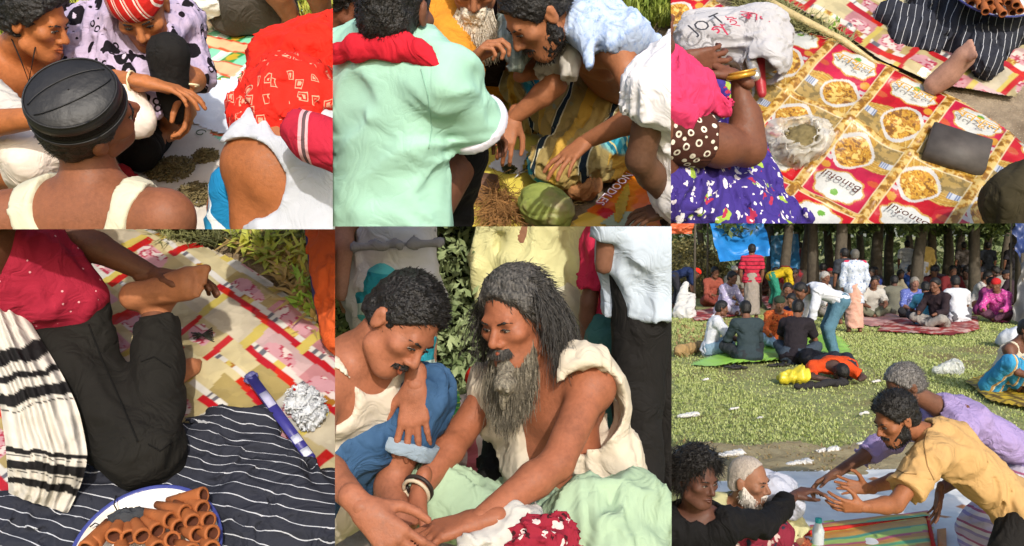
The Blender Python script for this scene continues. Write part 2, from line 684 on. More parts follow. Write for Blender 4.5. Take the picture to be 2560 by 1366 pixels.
def head_prims(c, f, u, s=1.0, jaw=1.0, ears=True):
    u0 = nrm(u); f = nrm(np.asarray(f) - u0 * np.dot(f, u0)); x = np.cross(f, u0)
    ax = np.stack([x, f, u0])
    T = lambda a, b, d: c + (x * a + f * b + u0 * d) * s
    e = lambda p, r, k=0.012, op='u', axx=None: ball(T(*p), np.array(r) * s, k * s, ax if axx is None else axx, op)
    pr = [e((0, -.012, .035), (.074, .094, .088), .02), e((0, .022, -.03), (.06 * jaw, .068, .085), .03),
          e((0, .066, -.092), (.026 * jaw, .022, .022), .03),
          cone(T(-.05, .01, -.07), T(-.02, .06, -.095), .02 * s, .018 * s, .03 * s), cone(T(.05, .01, -.07), T(.02, .06, -.095), .02 * s, .018 * s, .03 * s),
          e((-.043, .058, -.014), (.026, .024, .02), .02), e((.043, .058, -.014), (.026, .024, .02), .02),
          cone(T(-.034, .077, .024), T(.034, .077, .024), .012 * s, k=.015 * s),
          e((-.031, .094, .002), (.015, .012, .0105), .01, 's'), e((.031, .094, .002), (.015, .012, .0105), .01, 's'),
          cone(T(0, .083, .014), T(0, .108, -.026), .0085 * s, .0125 * s, .008 * s),
          e((-.013, .094, -.033), (.009, .011, .008), .006), e((.013, .094, -.033), (.009, .011, .008), .006),
          e((0, .083, -.058), (.024, .012, .014), .012)]
    if ears:
        for q in (-1, 1):
            pr += [e((q * .077, -.012, -.004), (.009, .019, .031), .006), e((q * .084, -.018, .008), (.006, .014, .02), .005),
                   e((q * .088, -.004, -.002), (.006, .008, .014), .004, 's')]
    return pr, T, ax

def face_extras(c, f, u, s, lid=0.55):
    """eyes, brows and lips as small closed meshes; material 1 lips 2 eye 3 brow 4 white"""
    _, T, ax = head_prims(c, f, u, s, ears=False)
    out = []
    for q in (-1, 1):
        out.append((*sdf_mesh([ball(T(q * .031, .077, .001), np.array([.0125, .0115, .0085 * lid + .002]) * s, .002, ax)], .003 * s), 4))
        out.append((*sdf_mesh([ball(T(q * .031, .0835, .0005), np.array([.006, .0065, .0065 * lid + .0015]) * s, .002, ax)], .0025 * s), 2))
        out.append((*sdf_mesh([cone(T(q * .016, .0925, .0205), T(q * .036, .0895, .0255), .0028 * s, .0031 * s, .004),
                               cone(T(q * .036, .0895, .0255), T(q * .051, .072, .0205), .0031 * s, .0018 * s, .004)], .003 * s), 3))
        out.append((*sdf_mesh([cone(T(q * .020, .0895, .0045), T(q * .031, .0915, .0085), .0022 * s, .0026 * s, .003),
                               cone(T(q * .031, .0915, .0085), T(q * .044, .082, .003), .0026 * s, .002 * s, .003)], .0025 * s), 3))
    out.append((*sdf_mesh([cone(T(-.021, .087, -.0595), T(0, .0965, -.056), .004 * s, .0055 * s, .004), cone(T(.021, .087, -.0595), T(0, .0965, -.056), .004 * s, .0055 * s, .004)], .0035 * s), 1))
    out.append((*sdf_mesh([cone(T(-.018, .087, -.063), T(0, .0945, -.0685), .004 * s, .007 * s, .005), cone(T(.018, .087, -.063), T(0, .0945, -.0685), .004 * s, .007 * s, .005)], .0035 * s), 1))
    return out

def hand_prims(w, d, pn, side, curl=0.35, spread=0.12, s=1.0, thumb=0.5, curls=None):
    d = nrm(d); pn = nrm(np.asarray(pn) - d * np.dot(pn, d))
    lat = np.cross(d, pn) * (1 if side == 'R' else -1)      # towards the thumb
    pr = [cone(w - d * .03 * s, w + d * .02 * s, .026 * s, .027 * s, .01, (pn, .75))]
    lens = [(.043, .026, .021), (.047, .03, .022), (.043, .028, .021), (.034, .021, .018)]
    offs = (.026, .008, -.010, -.027)
    kn = (.088, .092, .086, .077)
    for i in range(4):
        k = w + (d * kn[i] + lat * offs[i]) * s
        pr.append(cone(w + (d * .012 + lat * offs[i] * .55) * s, k, .0145 * s, .0115 * s, .012))
        cu = curls[i] if curls else curl * (1 + 0.12 * i)
        a = 0.0
        dd = nrm(d + lat * (1.5 - i) * spread)
        p = k
        r = .0092 if i < 3 else .008
        for j, ln in enumerate(lens[i]):
            a += cu * (0.75 if j == 0 else 1.0)
            q = p + (dd * math.cos(a) + pn * math.sin(a)) * ln * s
            pr.append(cone(p, q, (r - .0007 * j) * s, (r - .0007 * (j + 1)) * s, .003))
            p = q
    t0 = w + (d * .022 + lat * .022 + pn * .006) * s
    t1 = t0 + (d * .03 + lat * .026 * (0.6 + thumb) + pn * .014) * s
    t2 = t1 + (d * .03 + lat * .014 * (thumb * 1.6) + pn * .012) * s
    t3 = t2 + (d * .024 + lat * .004 * thumb + pn * .008) * s
    pr += [cone(t0, t1, .016 * s, .0115 * s, .012), cone(t1, t2, .011 * s, .0098 * s, .003), cone(t2, t3, .0098 * s, .0078 * s, .003)]
    return pr

def foot_prims(ank, toe, up, s=1.0, side='R'):
    d = nrm(np.asarray(toe) - ank)
    up = nrm(np.asarray(up) - d * np.dot(up, d))
    lat = np.cross(d, up) * (-1 if side == 'R' else 1)      # towards the big toe
    heel = ank - d * .035 * s - up * .045 * s
    bll = ank + d * .135 * s - up * .055 * s
    pr = [cone(ank, heel, .036 * s, .03 * s, .03), cone(heel, bll, .03 * s, .024 * s, .03),
          cone(ank + d * .03 * s, bll, .032 * s, .026 * s, .03), cone(heel, bll + lat * .022 * s, .026 * s, .024 * s, .02),
          cone(heel, bll - lat * .024 * s, .024 * s, .019 * s, .02)]
    for i in range(5):
        o = (.03, .011, -.005, -.02, -.033)[i]
        a = bll + lat * o * s
        b = a + d * (.055, .052, .046, .038, .028)[i] * s
        pr.append(cone(a, b, (.0145, .0105, .01, .0095, .009)[i] * s, (.0125, .009, .0085, .008, .008)[i] * s, .004))
    return pr

class Person:
    def __init__(s, bank, J, sc=1.0, bulk=1.0, up=None, plat=None, front=None):
        s.bank, s.J, s.sc, s.bulk = bank, {k: np.asarray(v, float) for k, v in J.items()}, sc, bulk
        J = s.J
        s.up = bank.n if up is None else nrm(up)
        sp = nrm(J['N'] - J['P'])
        lat = nrm(J['SR'] - J['SL'])
        lat = nrm(lat - sp * np.dot(lat, sp))
        s.lat, s.sp = lat, sp
        s.fr = np.cross(sp, lat) if front is None else nrm(front)       # belly side
        # (right x up) gives front for right = lat
        s.fr = np.cross(sp, lat)
        s.pl = lat if plat is None else nrm(plat)
        for q, d in (('L', -1), ('R', 1)):
            J.setdefault('H' + q, J['P'] + s.pl * d * .095 * sc)
        s.parts = {}
        b = bulk * sc
        P, N = J['P'], J['N']
        mid = P * .55 + N * .45
        top = P * .2 + N * .8
        sq = (s.fr, .70)
        s.tor = [cone(J['HL'], J['HR'], .098 * b, k=.05, sq=(s.fr, .95)),
                 cone(P, mid, .128 * b, .125 * b, .06, sq), cone(mid, top, .128 * b, .142 * b, .06, sq),
                 cone(J['SL'] * .8 + N * .2 - sp * .03 * sc, J['SR'] * .8 + N * .2 - sp * .03 * sc, .066 * b, k=.06),
                 cone(N - sp * .02 * sc, J['SL'], .05 * b, .048 * b, .04), cone(N - sp * .02 * sc, J['SR'], .05 * b, .048 * b, .04)]
        s.pecs = [ball(top - sp * .03 * sc + lat * q * .065 * sc + s.fr * .07 * sc, np.array([.06, .035, .05]) * b, .03, np.stack([lat, s.fr, sp])) for q in (-1, 1)]
        s.blades = [ball(top - sp * .02 * sc + lat * q * .075 * sc - s.fr * .075 * sc, np.array([.05, .025, .065]) * b, .03, np.stack([lat, s.fr, sp])) for q in (-1, 1)]
        s.arm, s.leg = {}, {}
        for q in 'LR':
            if 'E' + q in J:
                S, E = J['S' + q], J['E' + q]
                s.arm[q] = [ball(S, .058 * b, .03), cone(S, E, .049 * b, .040 * b, .02)]
                if 'W' + q in J:
                    Wr = J['W' + q]
                    m = E * .7 + Wr * .3
                    s.arm[q] += [cone(E, m, .039 * b, .041 * b, .015), cone(m, Wr, .041 * b, .026 * sc, .015)]
            if 'K' + q in J:
                H, K = J['H' + q], J['K' + q]
                s.leg[q] = [cone(H, K, .088 * b, .058 * b, .03)]
                if 'A' + q in J:
                    Ak = J['A' + q]
                    m = K * .68 + Ak * .32
                    s.leg[q] += [cone(K, m, .054 * b, .056 * b, .02), cone(m, Ak, .056 * b, .036 * b, .02)]
    def lens(s, who=''):
        J = s.J
        o = []
        for a, b in (('P', 'N'), ('SL', 'SR'), ('SL', 'EL'), ('EL', 'WL'), ('SR', 'ER'), ('ER', 'WR'), ('HL', 'KL'), ('KL', 'AL'), ('HR', 'KR'), ('KR', 'AR'), ('N', 'C')):
            if a in J and b in J:
                o.append('%s%s %.2f' % (a, b, np.linalg.norm(J[a] - J[b])))
        print('LEN', who, ' '.join(o))
    def body(s, label, skinc='#8a5a3c', vox=.011, hands=None, feet=True, face=True, jaw=1.0, headvox=.0055, group=None, extra=(), pale=(), palec=None, lid=.3, cat='person', torso=True, headless=False, hs=1.0, handvox=.0048, legs=True):
        """the continuous skin; hands: {'L': (dir, palm normal, kwargs)}"""
        J, sc = s.J, s.sc
        s.lens(label[:40])
        pr = list(s.tor) + s.pecs + s.blades if torso else []
        for q in 'LR':
            pr += s.arm.get(q, []) + (s.leg.get(q, []) if legs else [])
            if feet and legs and 'A' + q in J and 'T' + q in J:
                pr += foot_prims(J['A' + q], J['T' + q], J.get('FU' + q, s.up), sc, q)
        parts = []
        if not headless:
            s.hs = hs * sc
            hp, s.HT, s.hax = head_prims(J['C'], J['F'], J.get('U', s.sp), hs * sc, jaw)
            pr.append(cone(J['N'] - s.sp * .03 * sc, J['C'] - s.hax[2] * .05 * sc - s.hax[1] * .02 * sc, .062 * sc, .052 * sc, .03))
            parts.append((*sdf_mesh(hp, headvox), 0))
            if face:
                parts += face_extras(J['C'], J['F'], J.get('U', s.sp), hs * sc, lid)
        pr += list(extra)
        parts.append((*sdf_mesh(pr, vox), 0))
        for q, hd in (hands or {}).items():
            d, pn, kw = hd
            parts.append((*sdf_mesh(hand_prims(J['W' + q], d, pn, q, s=kw.pop('hsz', 1.0) * sc, **kw), handvox), 0))
        if len(pale):
            parts.append((*sdf_mesh(list(pale), .007), 5))
        v, f, m = join(parts)
        sk = SK(skinc)
        base = s.bank.foot(J['P'])
        s.o = add('person', v, f, [sk[0], sk[1], M_EYE, M_BROW, M_EYEW] + ([SK(palec)[0]] if palec else []), base=base, bank=s.bank, mats=m)
        return tag(s.o, label, cat, group)
    def wear(s, name, prims, mat, vox=.011, amp=0.0, seed=1, freq=22, cols=None, bankclip=True, label=None):
        v, f = sdf_mesh(list(prims), vox, folds(seed, freq) if amp else None, amp)
        if not len(v):
            return None
        o = add(name, v, f, mat, parent=s.o, bank=s.bank if bankclip else None)
        if o is not None and label:
            o['label'] = label
        return o
    # ---- garment volumes
    def shirt(s, g=.018, sleeve=.75, hem=0.0, arms='LR', sg=.022, flare=.01, neck=True):
        J = s.J
        pr = [grow(p, g) for p in s.tor + s.pecs + s.blades]
        if hem:
            pr.append(cone(J['P'], J['P'] - s.sp * hem, (.135 * s.bulk + g) * s.sc, (.14 * s.bulk + g + .02) * s.sc, .04, (s.fr, .8), cut=True))
        for q in arms:
            if 'E' + q not in J:
                continue
            S, E = J['S' + q], J['E' + q]
            pr.append(ball(S, (.06 * s.bulk + sg) * s.sc, .03))
            if sleeve <= 1:
                b = S + (E - S) * sleeve
                pr.append(cone(S, b, (.05 * s.bulk + sg) * s.sc, (.047 * s.bulk + sg + flare) * s.sc, .02, cut=True))
            else:
                Wr = J['W' + q]
                pr.append(cone(S, E, (.05 * s.bulk + sg) * s.sc, (.043 * s.bulk + sg) * s.sc, .02))
                pr.append(cone(E, E + (Wr - E) * (sleeve - 1), (.043 * s.bulk + sg) * s.sc, (.034 * s.bulk + sg) * s.sc, .02, cut=True))
        if neck:
            nv = nrm(J['C'] - J['N']) if 'C' in J else s.sp
            pr.append(ball(J['N'] + nv * .07 * s.sc + s.fr * .02 * s.sc, .085 * s.sc, .01, op='s'))
        return pr
    def tank(s, g=.012, hole=.10, necks=.105, low=.0):
        J = s.J
        pr = [grow(p, g) for p in s.tor + s.pecs + s.blades]
        for q, d in (('L', -1), ('R', 1)):
            S = J['S' + q]
            pr.append(cone(S + s.pl * 0 + (S - J['N']) * .10 - s.fr * .3 * s.sc, S + (S - J['N']) * .10 + s.fr * .3 * s.sc, hole * s.sc, k=.008))
            pr[-1]['op'] = 's'
        pr.append(cone(J['N'] + s.sp * .035 * s.sc - s.fr * .3 * s.sc, J['N'] + s.sp * .02 * s.sc + s.fr * .3 * s.sc, necks * s.sc, k=.008))
        pr[-1]['op'] = 's'
        return pr
    def trousers(s, g=.014, to=1.9, legs='LR', flare=.012):
        J = s.J
        pr = [grow(s.tor[0], g), cone(J['P'], J['P'] + s.sp * .08 * s.sc, (.128 * s.bulk + g) * s.sc, (.125 * s.bulk + g) * s.sc, .04, (s.fr, .75), cut=True)]
        for q in legs:
            if 'K' + q not in J:
                continue
            H, K = J['H' + q], J['K' + q]
            b = s.bulk * s.sc
            pr.append(cone(H, K, .09 * b + g, .062 * b + g, .035))
            if to > 1 and 'A' + q in J:
                Ak = J['A' + q]
                e = K + (Ak - K) * (to - 1)
                pr.append(cone(K, e, .06 * b + g, .042 * b + g + flare, .03, cut=True))
        return pr
    # ---- hair
    def hair(s, mat, grow_=.012, line=.062, back=-.06, amp=.006, seed=3, vox=.006, side=.0, top=0.0, tuft=2000, tl=.012, flow=None):
        """cap of hair: scalp volume less the face and neck"""
        T, ax, q = s.HT, s.hax, s.hs
        pr = [ball(T(0, -.014, .037 + top), np.array([.076 + grow_, .096 + grow_, .09 + grow_]) * q, .01, ax),
              ball(T(0, -.05, -.02), np.array([.066 + grow_ * .6, .055 + grow_ * .6, .06]) * q, .02, ax)]
        fa = nrm(ax[1] * 1.0 - ax[2] * .62)
        pr.append(half(T(0, line, .06), fa))                        # hairline down the temple
        pr.append(half(T(0, 0, back), -ax[2]))                      # nape
        for e in (-1, 1):
            pr.append(ball(T(e * .088, .012, -.035), np.array([.03, .034, .045]) * q, .006, ax, 's'))
        o = s.wear('hair', pr, mat, vox, amp, seed, 130)
        if tuft and o is not None:
            s.tufts(o, mat, tuft, tl, nrm(-ax[1] * .7 - ax[2] * .35) if flow is None else flow, seed)
        return o
    def tufts(s, o, mat, n, ln, flow, seed=1, r=.0011, lift=.28, name='locks', curl=.22):
        """short locks growing out of a hair mesh"""
        me = o.data
        co = np.array([tuple(v.co) for v in me.vertices]); no = np.array([tuple(v.normal) for v in me.vertices])
        rs = np.random.RandomState(seed)
        base = np.array(s.o.location)
        mb = MB()
        for i in rs.randint(0, len(co), n):
            p = co[i] + base - no[i] * .004
            d = nrm(no[i] * lift + flow * .8 + rs.randn(3) * curl)
            l = ln * rs.uniform(.5, 1.3)
            m = p + d * l * .5
            e = m + nrm(d + flow * .5 + rs.randn(3) * curl * .7) * l * .5
            mb.tube([p, m, e], [r * 1.3, r, r * .3], 3, cap=False)
        return mb.build(name, mat, parent=o, bank=s.bank)
    def beard(s, mat, n=1200, ln=.022, r=.0011, seed=2, full=True):
        T, ax, q = s.HT, s.hax, s.hs
        e = lambda p, rr, op='u': ball(T(*p), np.array(rr) * q, .008, ax, op)
        pr = []
        if full:
            pr += [e((0, .022, -.03), (.0635, .0715, .0885)), e((0, .066, -.092), (.030, .027, .027))]
            for d in (-1, 1):
                pr += [cone(T(d * .05, .01, -.07), T(d * .02, .06, -.095), .024 * q, .022 * q, .02), cone(T(d * .066, .0, -.005), T(d * .056, .012, -.06), .013 * q, .016 * q, .015)]
            pr += [half(T(0, .05, -.052), nrm(ax[2] * .8 + ax[1] * .75)), e((0, .095, -.063), (.027, .03, .015), 's')]
        mr = .0065 if full else .0048
        m = [cone(T(0, .098, -.046), T(d * .028, .084, -.055), mr * q, mr * .6 * q, .006) for d in (-1, 1)]
        v2 = sdf_mesh(m, .0035, folds(3, 150), .002)
        v1 = sdf_mesh(pr, .0045, folds(2, 120), .003) if full else None
        V, F_, _ = join(([(*v1, 0)] if full else []) + [(*v2, 0)])
        o = add('beard', V, F_, mat, parent=s.o, bank=s.bank)
        s.tufts(o, mat, n, ln, nrm(-ax[2] + ax[1] * .15), seed, r, .35, 'beard_hair', .25)
        return o
    def strands(s, name, mat, roots, n, ln, dirf, r=.0012, seed=5, seg=4, parent=None):
        rnd = random.Random(seed)
        mb_v, mb_f = [], []
        mb = MB()
        for i in range(n):
            p, d = roots(rnd)
            pts = [p]
            l = ln * rnd.uniform(.6, 1.15)
            for j in range(seg):
                d = nrm(d + dirf(p, j, rnd))
                p = p + d * l / seg
                pts.append(p)
            mb.tube(pts, np.linspace(r, r * .35, seg + 1), 3, cap=False)
        return mb.build(name, mat, parent=parent or s.o, bank=s.bank)

def sheet(name, fn, nu, nv, mat, bank, u0=0, u1=1, v0=0, v1=1, colf=None, base=None, parent=None, kind=None, thick=None, cut=True):
    """grid surface fn(u, v) -> world points; colf(u, v) -> linear colours"""
    u, v = np.meshgrid(np.linspace(u0, u1, nu), np.linspace(v0, v1, nv), indexing='ij')
    P = fn(u.ravel(), v.ravel())
    c = colf(u.ravel(), v.ravel()) if colf else None
    f = grid_faces(nu, nv)
    if thick:
        P, f = slab(P, f, nu, nv, bank.n, thick)
        if c is not None:
            c = np.vstack([c, c])
    return add(name, P, f, mat, base=base, parent=parent, bank=bank if cut else None, cols=c, kind=kind)

def ground_sheet(name, bank, mat, amp=.02, fr=5.0, n=90, edge=.3, keep=None):
    """sloping earth under one sitting place with real thickness"""
    x0, y0, x1, y1 = bank.box
    cs = [bank.g(x, y) for x in (x0, x1) for y in (y0, y1)]
    us = [bank.uv(c)[0] for c in cs]; vs = [bank.uv(c)[1] for c in cs]
    def fn(u, v):
        h = fbm(u * fr, v * fr, 1.3) * amp - amp
        return bank.o + u[:, None] * bank.r + v[:, None] * bank.f + h[:, None] * bank.n
    return sheet(name, fn, n, n, mat, bank, min(us) - edge, max(us) + edge, min(vs) - edge, max(vs) + edge, kind='structure', thick=.25)

def on(bank, x, y, h=0.0):
    return bank.g(x, y, h)

def mat_frame(bank, p0, px, py):
    """local frame for a mat: origin and two picture points that fix its axes on the ground"""
    o = bank.g(*p0); a = bank.g(*px) - o; 
    ax = nrm(a)
    ay = np.cross(bank.n, ax)
    b = bank.g(*py) - o
    if np.dot(ay, b) < 0:
        ay = -ay
    return o, ax, ay

def text_mesh(txt, size):
    cu = bpy.data.curves.new('t', 'FONT')
    cu.body = txt
    cu.size = size
    cu.align_x = 'CENTER'; cu.align_y = 'CENTER'
    cu.resolution_u = 2
    o = bpy.data.objects.new('t', cu)
    COL.objects.link(o)
    dg = bpy.context.evaluated_depsgraph_get()
    me = bpy.data.meshes.new_from_object(o.evaluated_get(dg))
    v = np.array([tuple(x.co) for x in me.vertices])
    f = [tuple(p.vertices) for p in me.polygons]
    bpy.data.objects.remove(o); bpy.data.curves.remove(cu); bpy.data.meshes.remove(me)
    return v, f
def lettering(name, txt, size, mat, o, ax, ay, bank, parent, shear=0.0, bold=0.0):
    v, f = text_mesh(txt, size)
    P = o + np.outer(v[:, 0] + v[:, 1] * shear, ax) + np.outer(v[:, 1], ay)
    return add(name, P, f, mat, parent=parent, bank=bank, smooth=False)

def pile(name, bank, c, rad, n, mat, base=None, parent=None, h=.03, ln=.018, th=.004, seed=1, heap=.6):
    """heap of small crumbs"""
    rnd = random.Random(seed)
    mb = MB()
    for i in range(n):
        a = rnd.random() * 6.283
        r = rad * (rnd.random() ** heap)
        z = h * max(0, 1 - (r / rad)) * rnd.random()
        p = c + bank.r * math.cos(a) * r + bank.f * math.sin(a) * r * .85 + bank.n * (z + th)
        ax = nrm(np.array([rnd.gauss(0, 1) for _ in range(3)]))
        ax = nrm(ax - bank.n * np.dot(ax, bank.n) * .6)
        ay = nrm(np.cross(ax, A3(rnd.gauss(0, 1), rnd.gauss(0, 1), rnd.gauss(0, 1))))
        az = np.cross(ax, ay)
        mb.box(p, (ax, ay, az), (ln * rnd.uniform(.35, 1), th * rnd.uniform(.5, 1.2), th * rnd.uniform(.4, 1)), 0)
    return mb.build(name, mat, base=base, parent=parent, bank=bank, smooth=False, kind='stuff' if parent is not None else None)

def drape(name, Lp, Rp, mat, bank, parent=None, nu=60, nv=150, pleat=.012, npl=5, colf=None, seed=1, away=None, thick=.004, base=None):
    """hanging cloth between two edge lines, pleated along its length"""
    Lp, Rp = np.asarray(Lp, float), np.asarray(Rp, float)
    def line(P, t):
        k = np.linspace(0, 1, len(P))
        t = np.clip(t, 0, 1)
        a = np.stack([np.interp(t, k, P[:, i]) for i in range(3)], 1)
        e = .5 / (len(P) - 1)
        b2 = sum(np.stack([np.interp(np.clip(t + o, 0, 1), k, P[:, i]) for i in range(3)], 1) for o in (-e, -e / 2, e / 2, e))
        return (a + b2) / 5
    d = nrm(CAM - (Lp.mean(0) + Rp.mean(0)) / 2) if away is None else nrm(away)
    def fn(u, v):
        p = line(Lp, v) * (1 - u)[:, None] + line(Rp, v) * u[:, None]
        ph = u * npl * 6.283 + 1.2 * fbm(u * 2 + seed, v * 2.2) * 2
        o = pleat * np.sin(ph) * (.6 + .4 * vnoise(v * 3 + seed, u * 2)) + pleat * 1.2 * fbm(u * 4, v * 5 + seed) + .05 * np.sin(u * 3.14)
        return p + o[:, None] * d
    return sheet(name, fn, nu, nv, mat, bank, colf=colf, parent=parent, base=base)

from mathutils.bvhtree import BVHTree
def seam(o, px, mat, bank, r=.0022, n=40, name='seam', lift=.0012):
    """stitched line laid on a garment along picture points"""
    if o is None:
        return None
    base = np.array(o.parent.location) if o.parent else np.array(o.location)
    me = o.data
    t = BVHTree.FromPolygons([tuple(np.array(v.co) + base) for v in me.vertices], [tuple(p.vertices) for p in me.polygons])
    px = np.array(px, float); k = np.linspace(0, 1, len(px)); s = np.linspace(0, 1, n)
    pts = []
    for a in s:
        x, y = np.interp(a, k, px[:, 0]), np.interp(a, k, px[:, 1])
        d = nrm(ray(x, y))
        loc, no, _, _ = t.ray_cast(Vector(CAM), Vector(d))
        if loc is not None:
            pts.append(np.array(loc) - d * lift)
    if len(pts) < 4:
        return None
    P = np.array(pts); P[1:-1] = (P[:-2] + P[1:-1] * 2 + P[2:]) / 4
    mb = MB(); mb.tube(P, r, 5)
    return mb.build(name, mat, parent=o, bank=bank)
# ------------------------------------------------------------------ ground
def soil_mat(name, c1, c2, c3, sc=9):
    b = NB(name)
    v = b.obj()
    n = b.noise(v, sc, 8, 0.65)
    c = b.ramp(n, [(0.3, L(c1)), (0.5, L(c2)), (0.72, L(c3))])
    c = b.mix(b.ramp(b.voro(v, sc * 9), [(0.0, (1, 1, 1)), (0.25, (0, 0, 0))]), c, L(c3))
    nm = b.bump(b.noise(v, sc * 5, 8, 0.7), 0.8, 0.03)
    return b.done(c, 0.95, nm, 0.15)
M_SOIL = soil_mat('dry_soil', '#5b4a38', '#86735a', '#a8967a')
M_SOIL2 = soil_mat('packed_soil', '#6e5f50', '#8e7f6d', '#b0a08a')

def leafblades(name, bank, pts, n, hgt, wid, mat, seed=3, label=None, cat=None, lean=.6, curl=.5, pref=None):
    """upright blades of grass or weeds: pts(rnd) gives a root"""
    rnd = random.Random(seed)
    V, F_ = [], []
    for i in range(n):
        p = pts(rnd)
        if p is None:
            continue
        a = rnd.random() * 6.283
        d = bank.r * math.cos(a) + bank.f * math.sin(a)
        w = bank.r * -math.sin(a) + bank.f * math.cos(a)
        h = hgt * rnd.uniform(.4, 1.2)
        l = lean * rnd.random() * h
        ww = wid * rnd.uniform(.6, 1.3)
        m = p + bank.n * h * .6 + d * l * .4
        t = p + bank.n * h * (1 - curl * rnd.random() * .6) + d * l
        k = len(V)
        V += [p - w * ww * .5, p + w * ww * .5, m + w * ww * .45, m - w * ww * .45, t]
        F_ += [(k, k + 1, k + 2, k + 3), (k + 3, k + 2, k + 4)]
    o = add(name, V, F_, mat, bank=bank, kind='stuff')
    return tag(o, label, cat) if label else o

def leafmat(name, c1, c2, rough=.6):
    b = NB(name)
    n = b.noise(b.obj(), 9, 3)
    c = b.ramp(n, [(0.35, L(c1)), (0.65, L(c2))])
    return b.done(c, rough, None, 0.3, **{'Transmission Weight': 0.0})
M_GRASS = leafmat('grass_blade', '#63762a', '#9fa84a')
M_WEED = leafmat('weed_leaf', '#7f8f2f', '#c3c054')
M_DRY = leafmat('dry_blade', '#a98d4d', '#cbb27a')

def inbox(bank, x0, y0, x1, y1):
    return lambda r: bank.g(r.uniform(x0, x1), r.uniform(y0, y1))
def inpoly(bank, poly):
    xs = [p[0] for p in poly]; ys = [p[1] for p in poly]
    def f(r):
        for _ in range(20):
            x, y = r.uniform(min(xs), max(xs)), r.uniform(min(ys), max(ys))
            c = False
            for i in range(len(poly)):
                (x1, y1), (x2, y2) = poly[i], poly[i - 1]
                if (y1 > y) != (y2 > y) and x < (x2 - x1) * (y - y1) / (y2 - y1) + x1:
                    c = not c
            if c:
                return bank.g(x, y)
        return None
    return f

def polysheet(name, bank, poly, mat, h=.006, step=.012, amp=.006, fr=7.0, seed=0, colf=None, label=None, cat=None, parent=None, frame=None, group=None, drape=None, fold=0.0, crease=None):
    """cloth or plastic sheet lying on the ground, outline given by picture points; colf(a, b) in metres of its own frame"""
    pts = [bank.g(x, y) for x, y in poly]
    o, ax, ay = frame if frame else (pts[0], bank.r, bank.f)
    q = np.array([((p - o) @ ax, (p - o) @ ay) for p in pts])
    lo, hi = q.min(0), q.max(0)
    nu, nv = (np.ceil((hi - lo) / step).astype(int) + 2)
    a, b = np.meshgrid(lo[0] + np.arange(nu) * step, lo[1] + np.arange(nv) * step, indexing='ij')
    a, b = a.ravel(), b.ravel()
    ins = np.zeros(len(a), bool)
    dmin = np.full(len(a), 9.0)
    for i in range(len(q)):
        (x1, y1), (x2, y2) = q[i], q[i - 1]
        c = ((y1 > b) != (y2 > b)) & (a < (x2 - x1) * (b - y1) / (y2 - y1 + 1e-12) + x1)
        ins ^= c
        e = np.array([x2 - x1, y2 - y1]); l2 = e @ e + 1e-12
        t = np.clip(((a - x1) * e[0] + (b - y1) * e[1]) / l2, 0, 1)
        dmin = np.minimum(dmin, np.hypot(a - x1 - t * e[0], b - y1 - t * e[1]))
    near = ins | (dmin < step * 1.0)
    hh = h + amp * (1 + fbm(a * fr + seed, b * fr, seed * 1.7)) * np.minimum(1, dmin / .05 + .2)
    if crease is not None:
        hh = hh + crease(a, b) * np.minimum(1, dmin / .04)
    P = o + np.outer(a, ax) + np.outer(b, ay) + np.outer(hh, bank.n)
    # pull the fringe just outside onto the outline
    F_ = grid_faces(nu, nv)
    keep = near[F_].all(1) & ins[F_].any(1)
    F_ = F_[keep]
    used, inv = np.unique(F_.ravel(), return_inverse=True)
    cols = colf(a[used], b[used]) if colf else None
    ob = add(name, P[used], inv.reshape(-1, 4), mat, base=bank.foot(np.mean(pts, 0)) if parent is None else None, parent=parent, bank=bank, cols=cols)
    if label:
        tag(ob, label, cat, group)
    return ob

def pick(mask, c, cols):
    cols[mask] = L(c)

ground1 = ground_sheet('earth_bank', B1, M_SOIL, .015)
ground2 = ground_sheet('earth_bank', B2, M_SOIL, .015)
ground3 = ground_sheet('earth_bank', B3, M_SOIL2, .012)
ground4 = ground_sheet('earth_bank', B4, M_SOIL, .015)
# ================================================================== men round a paper of dried herb
b = B1
r_, f_, n_ = b.r, b.f, b.n
M_BLACK = fabric('black_cloth', '#1c1a19', wr=.6)
M_WHITE = fabric('white_cotton', '#bdb8b0', wr=.45)
M_WHITE2 = fabric('white_knit', '#b6b9c2', wr=.4)
M_CREAM = fabric('cream_cotton', '#cdc8b0', wr=.35)
M_RED = fabric('red_cloth', '#e02a1a', wr=.6)
M_HAIRB = hairmat('black_hair', '#0d0b0a', '#241f1d')

def mat1(a, bb):
    """green, peach and white banded plastic mat with corner flowers"""
    c = np.zeros((len(a), 3))
    w = bb + .012 * np.sin(a * 14) + .01 * fbm(a * 6, bb * 6)
    t = (w / .17) % 1.0
    c[:] = L('#dcb48a')
    pick((t > .36) & (t < .42), '#c83a22', c)
    g = (t >= .42) & (t < .93)
    pick(g, '#1f8a45', c)
    s = (a / .19 + np.floor(w / .17) * .5) % 1.0
    pick(g & (s > .5), '#7fcdaa', c)
    pick(g & (s > .8), '#d9ead8', c)
    pick(g & (s < .12), '#bfe3cb', c)
    fl = g & (np.hypot((s - .28) * .19, (t - .66) * .17) < .03 + .012 * vnoise(a * 60, bb * 60))
    pick(fl, '#c4a62e', c)
    pick(t > .93, '#d8552a', c)
    k = ((a * .9 + w * .25) / .34) % 1.0
    pick((k > .46) & (k < .505), '#eef0e4', c)
    pick((k > .505) & (k < .52), '#27713f', c)
    return c
fr = mat_frame(b, (300, 430), (470, 480), (360, 200))
